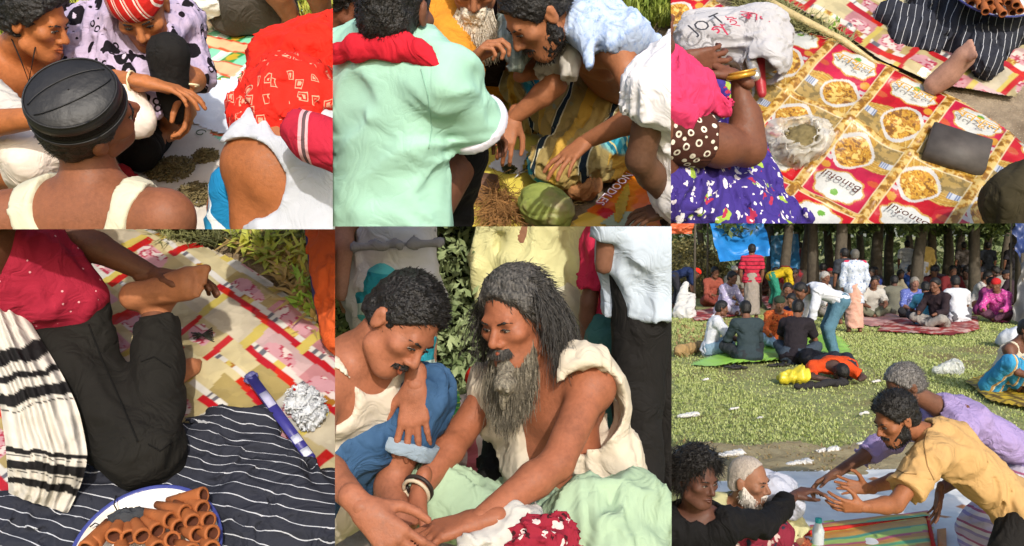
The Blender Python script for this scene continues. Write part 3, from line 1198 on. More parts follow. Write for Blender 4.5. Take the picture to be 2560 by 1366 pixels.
polysheet('plastic_mat', b, [(20, 590), (330, 420), (430, 90), (560, 50), (760, 30), (860, 120), (860, 600)], printed('mat_print_green', .45, .35), amp=.012, fr=5,
          colf=mat1, frame=(b.g(300, 430), nrm(b.g(640, 190) - b.g(470, 135)), np.cross(n_, nrm(b.g(640, 190) - b.g(470, 135)))), step=.008,
          label='green, peach and white banded plastic mat with flower squares', cat='mat')
paper = polysheet('paper_sheet', b, [(300, 440), (425, 335), (505, 325), (580, 390), (600, 620), (400, 620)], fabric('grey_paper', '#c9c2b8', wr=.25, weave=False), h=.024, amp=.012, fr=9, seed=4,
                  label='grey white wrapping paper spread under three heaps of dried herb', cat='paper')
polysheet('paper_sheet', b, [(480, 320), (478, 268), (505, 228), (590, 212), (640, 260), (600, 350), (545, 345)], fabric('white_paper', '#d6dbe4', wr=.3, weave=False), h=.03, amp=.014, fr=9, seed=9,
          label='bluish white paper sheet lying beside the red printed headcloth', cat='paper')
M_HERB = plain('dried_herb', '#6e6242', .9, .4, 60)
for (x, y, rr, sd) in ((428, 424, .088, 1), (516, 392, .050, 2), (490, 486, .078, 3)):
    o = pile('herb_heap', b, b.g(x, y, .04), rr, 620 if rr > .06 else 300, M_HERB, h=.035, ln=.012, th=.0028, seed=sd, heap=.75)
    tag(o, ('largest heap of crumbled brown herb on grey paper', 'smallest heap of crumbled herb on grey paper, by the string loop', 'heap of crumbled herb beside the blue cloth knee')[sd - 1], 'herb heap')
mb = MB()
t = np.linspace(0, 6.6, 26)
mb.tube([b.g(497 + 10 * math.cos(q) + q * 1.2, 333 + 5 * math.sin(q) - q * .6, .05) for q in t], .0022, 5)
tag(mb.build('string_loop', plain('green_string', '#5d6b52', .9), bank=b), 'small green string loop on the paper sheet', 'string')
leafblades('grass', b, inbox(b, -60, -60, 300, 110), 2600, .10, .012, M_WEED, 5)
leafblades('grass', b, inbox(b, 690, -60, 860, 60), 1200, .08, .010, M_WEED, 6)

# --- man with cap, back to us
C = W(221, 300, 2.102)
N = W(228, 478, 2.170)
p = Person(b, dict(P=N - n_ * .56 - f_ * .06, N=N, SL=W(20, 545, 2.203), SR=W(415, 545, 2.102), C=C, F=r_ * .60 + f_ * .70 - n_ * .30, U=n_ * .88 - f_ * .34 + r_ * .24,
                   EL=W(-60, 760, 2.260), ER=W(470, 760, 2.260)), bulk=1.0, sc=1.13)
p.body('man in black cap and cream vest, seen from behind', '#84523a', hs=.92, vox=.010)
p.wear('vest', p.tank(.013, .082, .098), M_CREAM, .009, .003)
p.hair(M_HAIRB, .006, .055, -.088, .003, top=-.014, tuft=900, tl=.010)
T = p.HT
def cap_of(p, T, ax, q, mat, band, button=True):
    up, fw, rt = nrm(ax[2] - ax[1] * .10), nrm(ax[1] + ax[2] * .10), ax[0]
    o = T(0, -.012, .056)
    rings = [(-.012, 1.045), (.004, 1.06), (.010, 1.045), (.0115, 1.03), (.036, 1.035), (.0375, 1.05), (.052, 1.045), (.062, 1.0), (.067, .93), (.073, .6), (.0765, .3), (.078, .02)]
    n = 44
    V, F_, mi = [], [], []
    for k, (z, rr) in enumerate(rings):
        for i in range(n):
            an = 2 * math.pi * i / n
            dd = 1 + (.006 * math.sin(an * 22) if k in (3, 4) else 0)
            V.append(o + (rt * math.cos(an) * .0885 * rr * dd + fw * math.sin(an) * .105 * rr * dd + up * z * 1.05) * q)
    for k in range(len(rings) - 1):
        for i in range(n):
            F_.append((k * n + i, k * n + (i + 1) % n, (k + 1) * n + (i + 1) % n, (k + 1) * n + i))
            mi.append(1 if k == 3 else 0)
    co = add('cap', V, F_, [mat, band], parent=p.o, bank=p.bank, mats=mi)
    t = np.linspace(0, 2 * math.pi, 60)
    for z, rr, th in ((.0655, .985, .0022), (.006, 1.072, .002)):
        mb = MB(); mb.tube([o + (rt * math.cos(a) * .0885 * rr + fw * math.sin(a) * .105 * rr + up * z * 1.05) * q for a in t], th, 6)
        mb.build('piping', mat, parent=co, bank=p.bank)
    for sg in (-.35, .35):
        x = np.linspace(-.88, .88, 20)
        mb = MB(); mb.tube([o + (rt * sg * .0885 * math.sqrt(1 - a * a) + fw * a * .105 + up * (.0815 - .012 * abs(a) ** 3)) * q for a in x], .0015, 5)
        mb.build('seam', mat, parent=co, bank=p.bank)
M_LEATHER = plain('black_leather', '#1e1d1f', .5, .5, 7, .5, .4)
cap_of(p, T, p.hax, p.hs * .94, M_LEATHER, fabric('ribbed_band', '#17110f', wr=.9, wscale=60))

v, f = sdf_mesh([cone(b.g(300, 452, .10), b.g(345, 488, .08), .055, .04, .04), cone(b.g(285, 470, .06), b.g(360, 510, .04), .05, .04, .04)], .009, folds(5, 30), .012)
tag(add('cloth', v, f, fabric('dark_red_cloth', '#a8242a', wr=.6), base=b.foot(b.g(320, 480)), bank=b), 'dark red cloth on the mat beside the capped man', 'cloth')

# --- bare chested man on the left
C = W(88, 52, 2.75)
N = W(18, 128, 2.88)
p = Person(b, dict(P=N - n_ * .48 - f_ * .08 - r_ * .05, N=N, SR=W(-75, 200, 2.75), SL=W(140, 165, 2.95), C=C, F=r_ * .93 - f_ * .22 - n_ * .30, U=n_ * .86 + f_ * .25 + r_ * .35,
                   ER=W(-95, 318, 2.42), WR=W(120, 292, 2.32), EL=W(200, 300, 2.85), KR=W(80, 400, 2.50), AR=W(-40, 470, 2.7), KL=W(250, 330, 2.8), AL=W(150, 450, 2.8)), bulk=.95)
p.body('bare chested man with short black hair and white shoulder cloth', '#a8653a', hs=.96, vox=.010, feet=False, jaw=.95, lid=.15)
p.hair(M_HAIRB, .020, .060, -.05, .007, top=.006)
p.wear('shoulder_cloth', [cone(W(-90, 200, 2.72), W(-20, 245, 2.62), .045, .05, .03), cone(W(-20, 245, 2.62), W(50, 305, 2.52), .05, .048, .03), cone(W(-60, 250, 2.62), W(10, 330, 2.52), .05, .05, .03)], M_WHITE, .010, .011, 3, 40)
p.wear('lungi', [grow(q, .025) for q in p.leg['R'][:1]] + [cone(W(40, 360, 2.5), W(130, 365, 2.5), .05, .05, .04), cone(W(310, 255, 2.75), W(350, 300, 2.75), .05, .05, .03),
                   cone(W(330, 240, 2.78), W(335, 320, 2.75), .045, .04, .03)], fabric('white_lungi', '#e6d8cc', wr=.5), .011, .006, 5)
mb = MB()
mb.tube([W(28, 95, 2.74), W(52, 150, 2.72), W(72, 205, 2.70), W(86, 130, 2.72), W(92, 100, 2.75)], .0022, 5)
mb.build('necklace_cord', M_BLACK, parent=p.o, bank=b)

# --- woman in the lavender and black shawl
C = W(352, 24, 2.86)
N = W(350, 8, 3.06)
P_ = b.g(330, 250, .14)
p = Person(b, dict(P=P_, N=N, SR=W(232, 88, 3.02), SL=W(452, 66, 3.08), C=C, F=-f_ * .93 - n_ * .22 + r_ * .16, U=n_ * .95 - f_ * .25,
                   ER=W(252, 205, 2.86), WR=W(366, 208, 2.72), EL=W(490, 190, 3.0), WL=W(466, 222, 2.86),
                   KL=W(420, 135, 2.80), AL=b.g(425, 318, .07), TL=b.g(480, 318, .03), KR=b.g(345, 372, .12), AR=b.g(420, 330, .06)), bulk=.98)
p.body('person in lavender and black shawl with red headband, holding out hands', '#a8683e', hs=1.02, vox=.010, lid=.2,
       hands={'R': (r_ * .95 - n_ * .25, -f_ * .3 + n_ * -.6, dict(curl=.28, spread=.16, thumb=.9)), 'L': (-n_ * .6 - f_ * .5 + r_ * .1, -r_ * .9, dict(curl=.5, spread=.1))})
def ringspots(bb_):
    v = bb_.wob(bb_.obj(), 16, .03)
    d1 = bb_.voro(v, 13)
    c = bb_.mix(bb_.ramp(d1, [(0, (1, 1, 1)), (.40, (0, 0, 0))], True), L('#b3a3bd'), L('#120d14'))
    c = bb_.mix(bb_.ramp(d1, [(0, (1, 1, 1)), (.14, (0, 0, 0))], True), c, L('#c9bacb'))
    d2 = bb_.voro(bb_.obj(loc=(3.3, 1.7, .4)), 21)
    c = bb_.mix(bb_.ramp(d2, [(0, (0, 0, 0)), (.15, (1, 1, 1)), (.27, (0, 0, 0))], True), c, L('#181019'))
    return c
M_SHAWL = fabric('lavender_print', '#a999b4', pat=ringspots, wr=.55)
sh = [cone(p.J['SL'] + n_ * .02, p.J['SR'] + n_ * .02, .085, .095, .05), cone(W(350, 85, 2.98), W(320, 200, 2.92), .15, .12, .08), cone(p.J['SR'], W(215, 215, 2.90), .085, .075, .05),
      cone(W(330, 110, 2.90), W(345, 225, 2.82), .09, .06, .05), cone(W(290, 70, 2.98), W(340, 112, 2.86), .05, .042, .04), cone(W(340, 112, 2.86), W(400, 105, 2.86), .042, .042, .04), cone(W(400, 105, 2.86), W(455, 60, 2.98), .045, .05, .04), cone(p.J['SL'], W(492, 190, 3.0), .07, .06, .04),
      cone(W(205, 200, 2.88), W(300, 262, 2.8), .07, .05, .05), cone(W(365, 240, 2.84), W(385, 285, 2.83), .045, .03, .03), cone(W(470, 110, 3.05), W(480, 170, 3.05), .035, .03, .03),
      cone(W(300, 0, 3.12), W(400, -2, 3.12), .085, k=.05), ball(C - n_ * .03 - f_ * .07, .098, .01, op='s')]
p.wear('shawl', sh, M_SHAWL, .009, .013, 8, 34)
p.wear('trousers', [cone(W(422, 136, 2.80), W(435, 262, 2.86), .062, .052, .02), cone(p.J['HL'], W(422, 136, 2.80), .09, .062, .03), cone(p.J['HR'], p.J['KR'], .09, .08, .03), cone(p.J['KR'], b.g(390, 345, .06), .075, .06, .03),
                      cone(W(430, 250, 2.86), W(440, 275, 2.86), .05, .045, .02)], M_BLACK, .011, .005, 4)
T = p.HT
pr = [ball(T(0, -.010, .050), np.array([.090, .110, .085]) * p.hs, .01, p.hax), half(T(0, 0, .040), -(p.hax[2] + p.hax[1] * .12))]
p.wear('headband', pr, fabric('red_white_print', '#c02a22', pat=stripes(r_ * .8 + n_ * .3, .034, [(0, '#b8221c'), (.62, '#d9c9bd'), (.74, '#b8221c'), (.86, '#d2a79c')], .02), wr=.5), .007, .003, 6)
mb = MB()
t = np.linspace(0, 2 * math.pi, 26)
mb2 = MB()
mb2.tube([W(468, 214, 2.85) + (r_ * math.cos(q) * .036 + (n_ * .5 - f_ * .5) * math.sin(q) * .03) for q in t], .0035, 6)
mb.tube([W(330, 206, 2.74) + (n_ * math.cos(q) * .033 + f_ * math.sin(q) * .033) for q in t], .004, 6)
M_BANG = plain('cream_bangle', '#dccfa8', .35)
mb2.build('bangle', M_BANG, parent=p.o, bank=b)
mb.build('bangle', M_BANG, parent=p.o, bank=b) if 1 else None

def cn(a, e, r1, r2=None, k=.02, **kw):
    return cone(a, e, r1 * 1.13, None if r2 is None else r2 * 1.13, k, **kw)
# --- man in the white vest with the printed headcloth
N = W(734, 335, 2.283)
C = W(728, 290, 2.305)
p = Person(b, dict(P=W(822, 640, 2.316), N=N, SL=W(629, 412, 2.237), SR=W(884, 395, 2.316), C=C, F=-r_ * .75 + f_ * .3 - n_ * .6, U=n_ * .6 + f_ * .5 - r_ * .5,
                   EL=W(622, 560, 2.260), ER=W(922, 560, 2.373), KL=W(582, 520, 2.542), AL=W(622, 640, 2.712)), bulk=1.06, sc=1.13)
p.body('man in white vest bending forward, red printed cloth over his head', '#9a5c36', hs=.98, vox=.010, feet=False)
p.wear('vest', [grow(q, .022) for q in p.tor + p.blades] + [dict(cn(W(598, 432, 1.95), W(596, 482, 2.65), .088, .098, .008), op='s'), dict(cn(N + p.sp * .03 - p.fr * .3, N + p.sp * .02 + p.fr * .3, .05, k=.008), op='s')], M_WHITE2, .009, .007, 5, 18)
M_REDP = fabric('red_printed_cloth', '#d8281c', pat=lambda q: q.mix(q.ramp(q.voro(q.wob(q.obj(scale=(1, 1.8, .8)), 9, .05), 26, rand=.7, metric='CHEBYCHEV'), [(0, (1, 1, 1)), (.14, (0, 0, 0)), (.22, (1, 1, 1)), (.27, (0, 0, 0))], True), L('#d8281c'), L('#d69a80')), wr=.7)
p.wear('headcloth', [cn(W(690, 225, 2.396), W(625, 290, 2.316), .062, .05, .04), cn(W(625, 290, 2.316), W(595, 270, 2.316), .045, .03, .03), cn(W(750, 255, 2.294), W(650, 310, 2.237), .085, .055, .04),
                       cn(W(810, 240, 2.294), W(730, 290, 2.226), .05, .05, .04), cn(W(650, 250, 2.396), W(700, 330, 2.226), .04, .03, .03), cn(W(610, 300, 2.283), W(595, 335, 2.283), .03, .015, .02), ball(W(718, 262, 2.283), .125, .04), cn(W(718, 240, 2.316), W(840, 262, 2.260), .09, .05, .04)], M_REDP, .009, .013, 9, 44)
p.wear('lungi', [cn(W(587, 470, 2.373), W(582, 640, 2.429), .058, .075, .04), cn(W(642, 560, 2.396), W(662, 640, 2.373), .07, .07, .04)],
       fabric('blue_lungi', '#1d86bb', pat=stripes(n_ * .75 - f_ * .5, .27, [(0, '#1a7fb6'), (.30, '#2f93c4'), (.47, '#dfe6ea'), (.53, '#1c7db0'), (.9, '#4f6f86')], .01), wr=.5), .010, .006, 7)

# --- person under the plain red scarf
N = W(850, 230, 2.585)
p = Person(b, dict(P=W(930, 480, 2.750), N=N, SL=W(760, 300, 2.475), SR=W(960, 250, 2.695), C=W(806, 190, 2.58), F=-r_ * .5 - f_ * .45 - n_ * .7, U=n_ * .7 - r_ * .55 - f_ * .2,
                   EL=W(770, 345, 2.332), WL=W(700, 300, 2.343), ER=W(950, 400, 2.640)), bulk=.95, sc=1.08)
p.body('person under a plain red scarf with striped red sleeve', '#6a4630', hs=1.0, feet=False)
p.wear('scarf', [ball(p.J['C'] + n_ * .02, .15, .05), cn(W(822, 160, 2.508), W(712, 165, 2.563), .118, .092, .06), cn(W(712, 165, 2.563), W(684, 130, 2.662), .075, .05, .04), cn(W(722, 230, 2.376), W(687, 150, 2.618), .06, .05, .05), cn(W(762, 235, 2.376), W(842, 215, 2.376), .07, .06, .05),
                   cn(W(672, 110, 2.662), W(822, 95, 2.684), .03, .04, .04), cn(W(867, 170, 2.530), W(882, 260, 2.464), .09, .05, .05)], M_RED, .010, .014, 12, 30)
p.wear('sleeve', [cone(W(865, 380, 2.04), W(785, 345, 2.04), .060, .054, .02), cone(W(785, 345, 2.04), W(725, 308, 2.06), .053, .042, .02, cut=True)],
       fabric('striped_sleeve', '#a82436', pat=stripes(r_, .085, [(0, '#b3243a'), (.5, '#d9a3a8'), (.6, '#5f4a4e'), (.7, '#d9a3a8'), (.78, '#b3243a')], .01), wr=.5), .009, .004, 3)

# --- person standing at the top: shins, trousers and bag
p = Person(b, dict(P=b.g(760, -260, .45), N=b.g(760, -330, .9), SL=b.g(690, -320, .8), SR=b.g(850, -320, .8), C=b.g(760, -380, 1.1), F=-f_, KL=W(668, -60, 3.75), AL=b.g(742, 66, .05), TL=b.g(770, 84, .0),
                   KR=W(785, -60, 3.7), AR=b.g(812, 60, .05), TR=b.g(800, 86, .0)), plat=r_)
p.body('barefoot person at the mat edge, only shins showing', '#96603f', headless=True, face=False)
p.wear('trousers', [cone(b.g(760, -260, .45), W(668, -40, 3.75), .12, .075, .04, cut=True), cone(b.g(760, -260, .45), W(785, -40, 3.7), .12, .075, .04, cut=True)], fabric('orange_cloth', '#c2482a'), .014, .004)
pr = [cone(b.g(585, 30, .10), b.g(690, 25, .10), .11, .10, .05), cone(b.g(600, 0, .18), b.g(680, -20, .2), .10, .10, .05), cone(b.g(560, 0, .1), b.g(558, 40, .05), .06, .05, .03)]
v, f = sdf_mesh(pr, .012, folds(4, 20), .012)
tag(add('cloth_bundle', v, f, fabric('grey_brown_cloth', '#4a443d', wr=.7), base=b.foot(b.g(630, 20)), bank=b), 'dark grey cloth bundle at the far edge of the green mat', 'bundle')
v, f = sdf_mesh([cone(b.g(562, -20, .12), b.g(552, 28, .06), .045, .04, .03), cone(b.g(545, -40, .15), b.g(562, 0, .1), .05, .045, .03)], .010, folds(7, 30), .010)
tag(add('cloth_bundle', v, f, fabric('mauve_cloth', '#6a5a6c', wr=.7), base=b.foot(b.g(555, 20)), bank=b), 'mauve cloth between the white bag and the dark bundle', 'bundle')
v, f = sdf_mesh([ball(b.g(470, 15, .12), .105, .05), ball(b.g(520, 25, .08), .085, .05), cone(b.g(430, 0, .12), b.g(500, 60, .05), .075, .055, .05), cone(b.g(470, -40, .2), b.g(520, -10, .2), .08, .09, .05)], .009, folds(11, 34), .016)
bag = tag(add('plastic_bag', v, f, plain('white_plastic', '#eceae6', .35, .06, 14, .4, .5), base=b.foot(b.g(480, 40)), bank=b), 'crumpled white plastic bag beside the lavender shawl', 'bag')
v, f = sdf_mesh([cone(b.g(485, 66, .05), b.g(500, 55, .06), .03, .028, .02)], .006, folds(3, 60), .006)
add('blue_print', v, f, plain('blue_plastic', '#7f9fd2', .4), parent=bag, bank=b)
leafblades('leaf_sprig', b, inbox(b, 515, 48, 600, 72), 160, .07, .022, leafmat('green_leaf', '#3f6a2e', '#8a9a3a'), 9, 'green leafy sprig lying on the mat by the white bag', 'leaves', 1.5)
leafblades('leaf_sprig', b, inbox(b, 580, 50, 620, 85), 40, .07, .02, leafmat('yellow_leaf', '#b5a52a', '#d8cf4a'), 10, 'yellow green leaves at the foot of the dark bundle', 'leaves', 1.5)
# ================================================================== men trimming herb by the coconuts
b = B2
r_, f_, n_ = b.r, b.f, b.n
# --- things on the ground
polysheet('plastic_sheet', b, [(1120, 580), (1150, 470), (1235, 250), (1330, 270), (1390, 330), (1375, 420), (1330, 470), (1290, 600)], plain('yellow_plastic', '#d8c556', .4, .12, 8, .5, .5), h=.006, amp=.016, fr=8, seed=2, step=.010,
          label='crumpled yellow plastic sheet under the white paper', cat='sheet')
v, f = sdf_mesh([cone(b.g(1240, 285, .03), b.g(1295, 260, .04), .05, .035, .03), cone(b.g(1240, 300, .02), b.g(1265, 330, .02), .04, .03, .03)], .008, folds(21, 60), .018)
tag(add('cloth', v, f, fabric('yellow_cloth', '#d9a92c', wr=.8), base=b.foot(b.g(1260, 300)), bank=b), 'bunched mustard yellow cloth beside the grey checked lungi', 'cloth')
pap = polysheet('paper_sheet', b, [(1222, 432), (1265, 388), (1318, 394), (1300, 446), (1268, 449)], fabric('paper_white', '#dadbe0', wr=.15, weave=False), h=.03, amp=.006, fr=9, step=.008, label='small white paper holding a pinch of green herb', cat='paper')
tag(pile('herb_heap', b, b.g(1273, 424, .042), .026, 160, plain('green_herb', '#3b3d26', .9, .5, 80), h=.022, ln=.009, th=.003, seed=4), 'pinch of dark green herb on small white paper', 'herb heap')
polysheet('paper_sheet', b, [(1328, 402), (1360, 398), (1368, 448), (1350, 455), (1332, 440)], fabric('paper_plain', '#e3e6ec', wr=.12, weave=False), h=.034, amp=.004, step=.008, label='blank white paper scrap tucked against the lungi knee', cat='paper')
tag(MB().prism([b.g(x, y, .03) for x, y in ((1155, 478), (1180, 430), (1245, 440), (1250, 470), (1205, 508))], .006, n_).build('cardboard', plain('brown_card', '#7d5d4c', .8, .15, 12), bank=b, smooth=False), 'flat brown cardboard piece beside the coir fibre', 'cardboard')
mb = MB()
for (x, y, w) in ((1166, 449, 6), (1178, 452, 7)):
    mb.prism([b.g(x, y, .04), b.g(x + w, y - 3, .045), b.g(x + 2 * w, y + 1, .04), b.g(x + w, y + 4, .045)], .003, n_)
tag(MB().prism([b.g(x, y, .04) for x, y in ((1167, 447), (1180, 449), (1190, 446), (1178, 456))], .003, n_).build('paper_scrap', M_WHITE, bank=b, smooth=False), 'tiny torn white scrap on the brown cardboard', 'paper')
# scissors
sc_ = empty('scissors', b.foot(b.g(1318, 425)), 'small scissors with black handles beside the white paper', 'scissors')
M_STEEL = plain('steel', '#a8a8aa', .3, .1, 20, .05, .5, .8)
for (cx, cy, ex, ey) in ((1326, 416, 1285, 446), (1330, 426, 1290, 436)):
    mb = MB()
    t = np.linspace(0, 2 * math.pi, 17)
    mb.tube([b.g(cx + 9 * math.cos(q) , cy + 6 * math.sin(q) - 3 * math.cos(q), .045) for q in t], .0035, 6)
    mb.build('handle', M_BLACK, parent=sc_, bank=b)
    mb = MB()
    mb.tube([b.g(cx - 8, cy + 3, .045), b.g((cx + ex) / 2 - 3, (cy + ey) / 2, .045), b.g(ex, ey, .045)], [.0035, .004, .001], 5)
    mb.build('blade', M_STEEL, parent=sc_, bank=b)
# coir fibre
rnd = random.Random(8)
mb = MB()
for i in range(420):
    a = rnd.gauss(0, .5)
    p0 = b.g(1255 + rnd.gauss(0, 16), 505 + rnd.gauss(0, 18), .03 + .05 * rnd.random())
    d = nrm(r_ * rnd.gauss(-.25, .6) - f_ * rnd.gauss(.55, .5) + n_ * rnd.gauss(.1, .3))
    pts = [p0]
    for j in range(4):
        d = nrm(d + r_ * rnd.gauss(0, .35) + f_ * rnd.gauss(0, .35) - n_ * .12)
        pts.append(pts[-1] + d * .032)
    mb.tube(pts, [.0012] * 5, 3, cap=False)
o = mb.build('coir_fibre', plain('coir', '#9a7144', .9, .35, 40), bank=b, kind='stuff')
# coconuts
def coco(name, c, rad, ax, mat, label, seed, cutn=None, hollow=False, amp=.006):
    pr = [ball(c, np.array(rad), .01, ax), ball(c + ax[0] * rad[0] * .45, np.array(rad) * .72, .03, ax)]
    if cutn is not None:
        pr.append(half(c + cutn * rad[2] * .15, cutn))
        if hollow:
            pr.append(ball(c + cutn * rad[2] * .3, np.array(rad) * .72, .004, ax, 's'))
    v, f = sdf_mesh(pr, .006, folds(seed, 40), amp)
    return tag(add(name, v, f, mat, base=b.foot(c), bank=b), label, 'coconut')
def greennut(q):
    v = q.obj()
    return q.ramp(q.noise(v, 7, 4), [(.3, L('#7d8a45')), (.5, L('#8f9a50')), (.65, L('#9a8d68')), (.8, L('#7a6a52'))])
axx = np.stack([nrm(r_ * .75 - f_ * .6), nrm(f_ * .75 + r_ * .6), n_])
coco('coconut', b.g(1360, 516, .085), (.108, .088, .082), axx, fabric('green_coconut_skin', '#7f8a4a', pat=greennut, rough=.5, wr=.2, weave=False, spec=.4), 'whole green coconut beside the coir fibre', 1)
M_HUSK = plain('husk', '#a8744a', .9, .3, 26, .8)
axh = np.stack([nrm(r_ * .9 + f_ * .3), nrm(f_ * .9 - r_ * .3), n_])
coco('coconut', b.g(1455, 468, .05), (.068, .05, .06), axh, M_HUSK, 'brown husked coconut half next to the noodle wrapper', 2, nrm(f_ * .8 - r_ * .3 + n_ * .4), amp=.008)
coco('coconut', b.g(1375, 470, .04), (.055, .04, .045), axh, plain('husk_pale', '#a8835f', .9, .3, 26, .8), 'pale husk piece between green coconut and lungi knee', 3, amp=.010)
coco('coconut', b.g(1515, 428, .04), (.06, .045, .045), axh, plain('husk_dark', '#7b5a44', .95, .35, 26, .9), 'dark husk lump on the soil beside the lungi', 4, amp=.012)
# noodle wrapper
def orangef(a, bb):
    c = np.zeros((len(a), 3)); c[:] = L('#e06a1c')
    n = fbm(a * 9, bb * 9)
    pick(n > .45, '#e8861f', c)
    pick((a < .10 + .02 * n) & (bb < .12), '#dcb84a', c)
    pick(np.hypot(a - .13, bb - .06) < .035, '#c8202a', c)
    pick(bb > .34 - .25 * a, '#dcc9a0', c) if False else None
    return c
fw = mat_frame(b, (1425, 562), (1580, 470), (1560, 600))
wr = polysheet('noodle_wrapper', b, [(1420, 575), (1500, 510), (1580, 420), (1620, 470), (1680, 520), (1690, 590)], printed('wrapper_orange', .35, .4), h=.010, amp=.014, fr=8, seed=5, colf=orangef, frame=fw, step=.008,
               label='bright orange noodle wrapper with white and pink lettering', cat='wrapper')
ax_ = nrm(b.g(1500, 506) - b.g(1570, 436)); ay_ = -np.cross(ax_, n_)
ay_ = np.cross(n_, ax_)
o_ = b.g(1536, 472, .045)
lettering('lettering', 'NOODLES', .052, plain('pink_ink', '#c2568a', .5), o_ , ax_, ay_, b, wr, bold=.1)
lettering('lettering', 'NOODLES', .050, plain('white_ink', '#eee6ea', .5), o_ + n_ * .004 + ax_ * .0015, ax_, ay_, b, wr)
polysheet('food_packet', b, [(1535, 570), (1540, 525), (1565, 478), (1570, 500), (1560, 545), (1545, 575)], plain('mustard_foil', '#b8962e', .35, .2, 20, .5, .5), h=.035, amp=.008, step=.008, label='narrow mustard foil packet lying on the orange wrapper', cat='packet')
polysheet('food_packet', b, [(1640, 560), (1655, 515), (1690, 520), (1690, 580)], plain('mustard_foil_dark', '#a08a3a', .35, .2, 20, .5, .5), h=.03, amp=.008, step=.008, label='mustard packet corner by the dark trousers', cat='packet')
polysheet('plastic_scrap', b, [(1500, 575), (1530, 552), (1590, 545), (1610, 580)], plain('pale_green_plastic', '#9fae94', .3, .1, 20, .5, .5), h=.03, amp=.010, step=.010, label='pale green plastic scrap over the orange wrapper', cat='plastic')
leafblades('grass', b, inbox(b, 1560, -60, 1680, 70), 1100, .09, .010, M_GRASS, 31)
leafblades('dry_straw', b, inpoly(b, [(1100, 580), (1300, 560), (1420, 560), (1440, 480), (1560, 430), (1680, 120), (1600, 60), (1440, 420), (1380, 500)]), 700, .05, .004, M_DRY, 12, lean=3, curl=1.6)

# --- old man with white beard
C = W(1186, -44, 3.02)
N = W(1192, -6, 3.3)
p = Person(b, dict(P=b.g(1225, 190, .14), N=N, SR=W(1102, 30, 3.2), SL=W(1298, 20, 3.32), C=C, F=-f_ * .95 - n_ * .15, U=n_ * .97 - f_ * .2, ER=W(1158, 192, 2.98), WR=W(1172, 160, 2.86), EL=W(1360, 160, 3.2), WL=W(1300, 190, 3.1),
                   KR=b.g(1130, 210, .12), AR=b.g(1200, 240, .08), KL=W(1355, 120, 3.25), AL=b.g(1285, 205, .09), TL=b.g(1230, 240, .03)))
p.body('old man with long white beard in mustard kurta and dark waistcoat', '#9c6444', hands={'R': (r_ * .55 + n_ * .6 + f_ * .1, -f_ * .3 + r_ * .6 - n_ * .4, dict(curl=.8, thumb=.5))})
p.wear('kurta', p.shirt(.02, 1.72, .05, 'R', .026), fabric('mustard_cotton', '#d08a2c', wr=.6), .010, .009, 3, 34)
p.wear('waistcoat', [grow(q, .034) for q in p.tor[1:4]] + [half(N + p.fr * .05, -p.fr), dict(cone(p.J['SR'] + p.lat * .07 - p.fr * .3, p.J['SR'] + p.lat * .07 + p.fr * .3, .10, k=.01), op='s')], fabric('plum_cloth', '#2b2028', wr=.6), .010, .006, 5)
p.wear('shawl', [cone(W(1278, -30, 3.2), W(1290, 95, 3.0), .055, .06, .04), cone(W(1290, 95, 3.0), W(1290, 165, 2.98), .055, .03, .03), cone(W(1330, 20, 3.15), W(1345, 85, 3.08), .075, .06, .04), cone(W(1345, 90, 3.08), W(1300, 165, 3.02), .03, .02, .03)],
       fabric('grey_green_check', '#7c8884', pat=checks(r_, n_ + f_ * -.5, .022, '#76827e', '#9aa5a0', '#65706e'), wr=.5), .009, .009, 6, 40)
p.wear('lungi', [cone(p.J['HR'], p.J['KR'], .10, .085, .04), cone(p.J['KR'], b.g(1190, 245, .07), .08, .07, .04), cone(b.g(1200, 215, .10), b.g(1270, 215, .10), .075, .07, .04)],
       fabric('grey_check', '#6d7678', pat=checks(r_ + f_, n_ + f_ * -.7, .014, '#6d7678', '#89918f', '#4d5658'), wr=.5), .010, .008, 7)
T = p.HT
p.strands('beard', hairmat('white_beard', '#cdbfaa', '#e9e0d2', .7), lambda q: (lambda a, z: (T(a * .062, .055 + .03 * (1 - a * a), -.062 - z * .05), nrm(p.hax[1] * .5 - p.hax[2] + p.hax[0] * a * .35)))(q.uniform(-1, 1), q.random()), 1100, .14,
          lambda pt, j, q: -n_ * .22 - f_ * .06 + p.hax[0] * q.gauss(0, .16) + p.hax[1] * q.gauss(0, .10), .0022, 4)
p.wear('beard_mass', [cone(T(0, .06, -.075), T(0, .09, -.16), .052, .03, .03)], hairmat('white_beard2', '#c9bba5', '#e6dccb', .8), .006, .006, 5, 90)

# --- person in green print behind
p = Person(b, dict(P=b.g(1090, 150, .12), N=W(1080, -40, 3.7), SR=W(1010, 0, 3.65), SL=W(1150, 0, 3.7), C=W(1080, -120, 3.6), F=-f_, EL=W(1130, 110, 3.5), WL=W(1080, 105, 3.4), KL=b.g(1120, 150, .16)))
p.body('person in green patterned garment, mostly hidden behind the mustard kurta', '#96583c', face=False)
M_GRP = fabric('green_print', '#1f7a45', pat=blotch('#1d7442', [('#a9d6ae', 1.0, .30), ('#0c3a20', 2.2, .25), ('#d8e2a0', 3.0, .14)], 26), wr=.5)
p.wear('dress', [grow(q, .03) for q in p.tor] + [cone(b.g(1060, 150, .12), b.g(1135, 140, .14), .10, .10, .05), cone(W(1060, 30, 3.5), W(1125, 60, 3.45), .05, .05, .04)], M_GRP, .011, .010, 4)

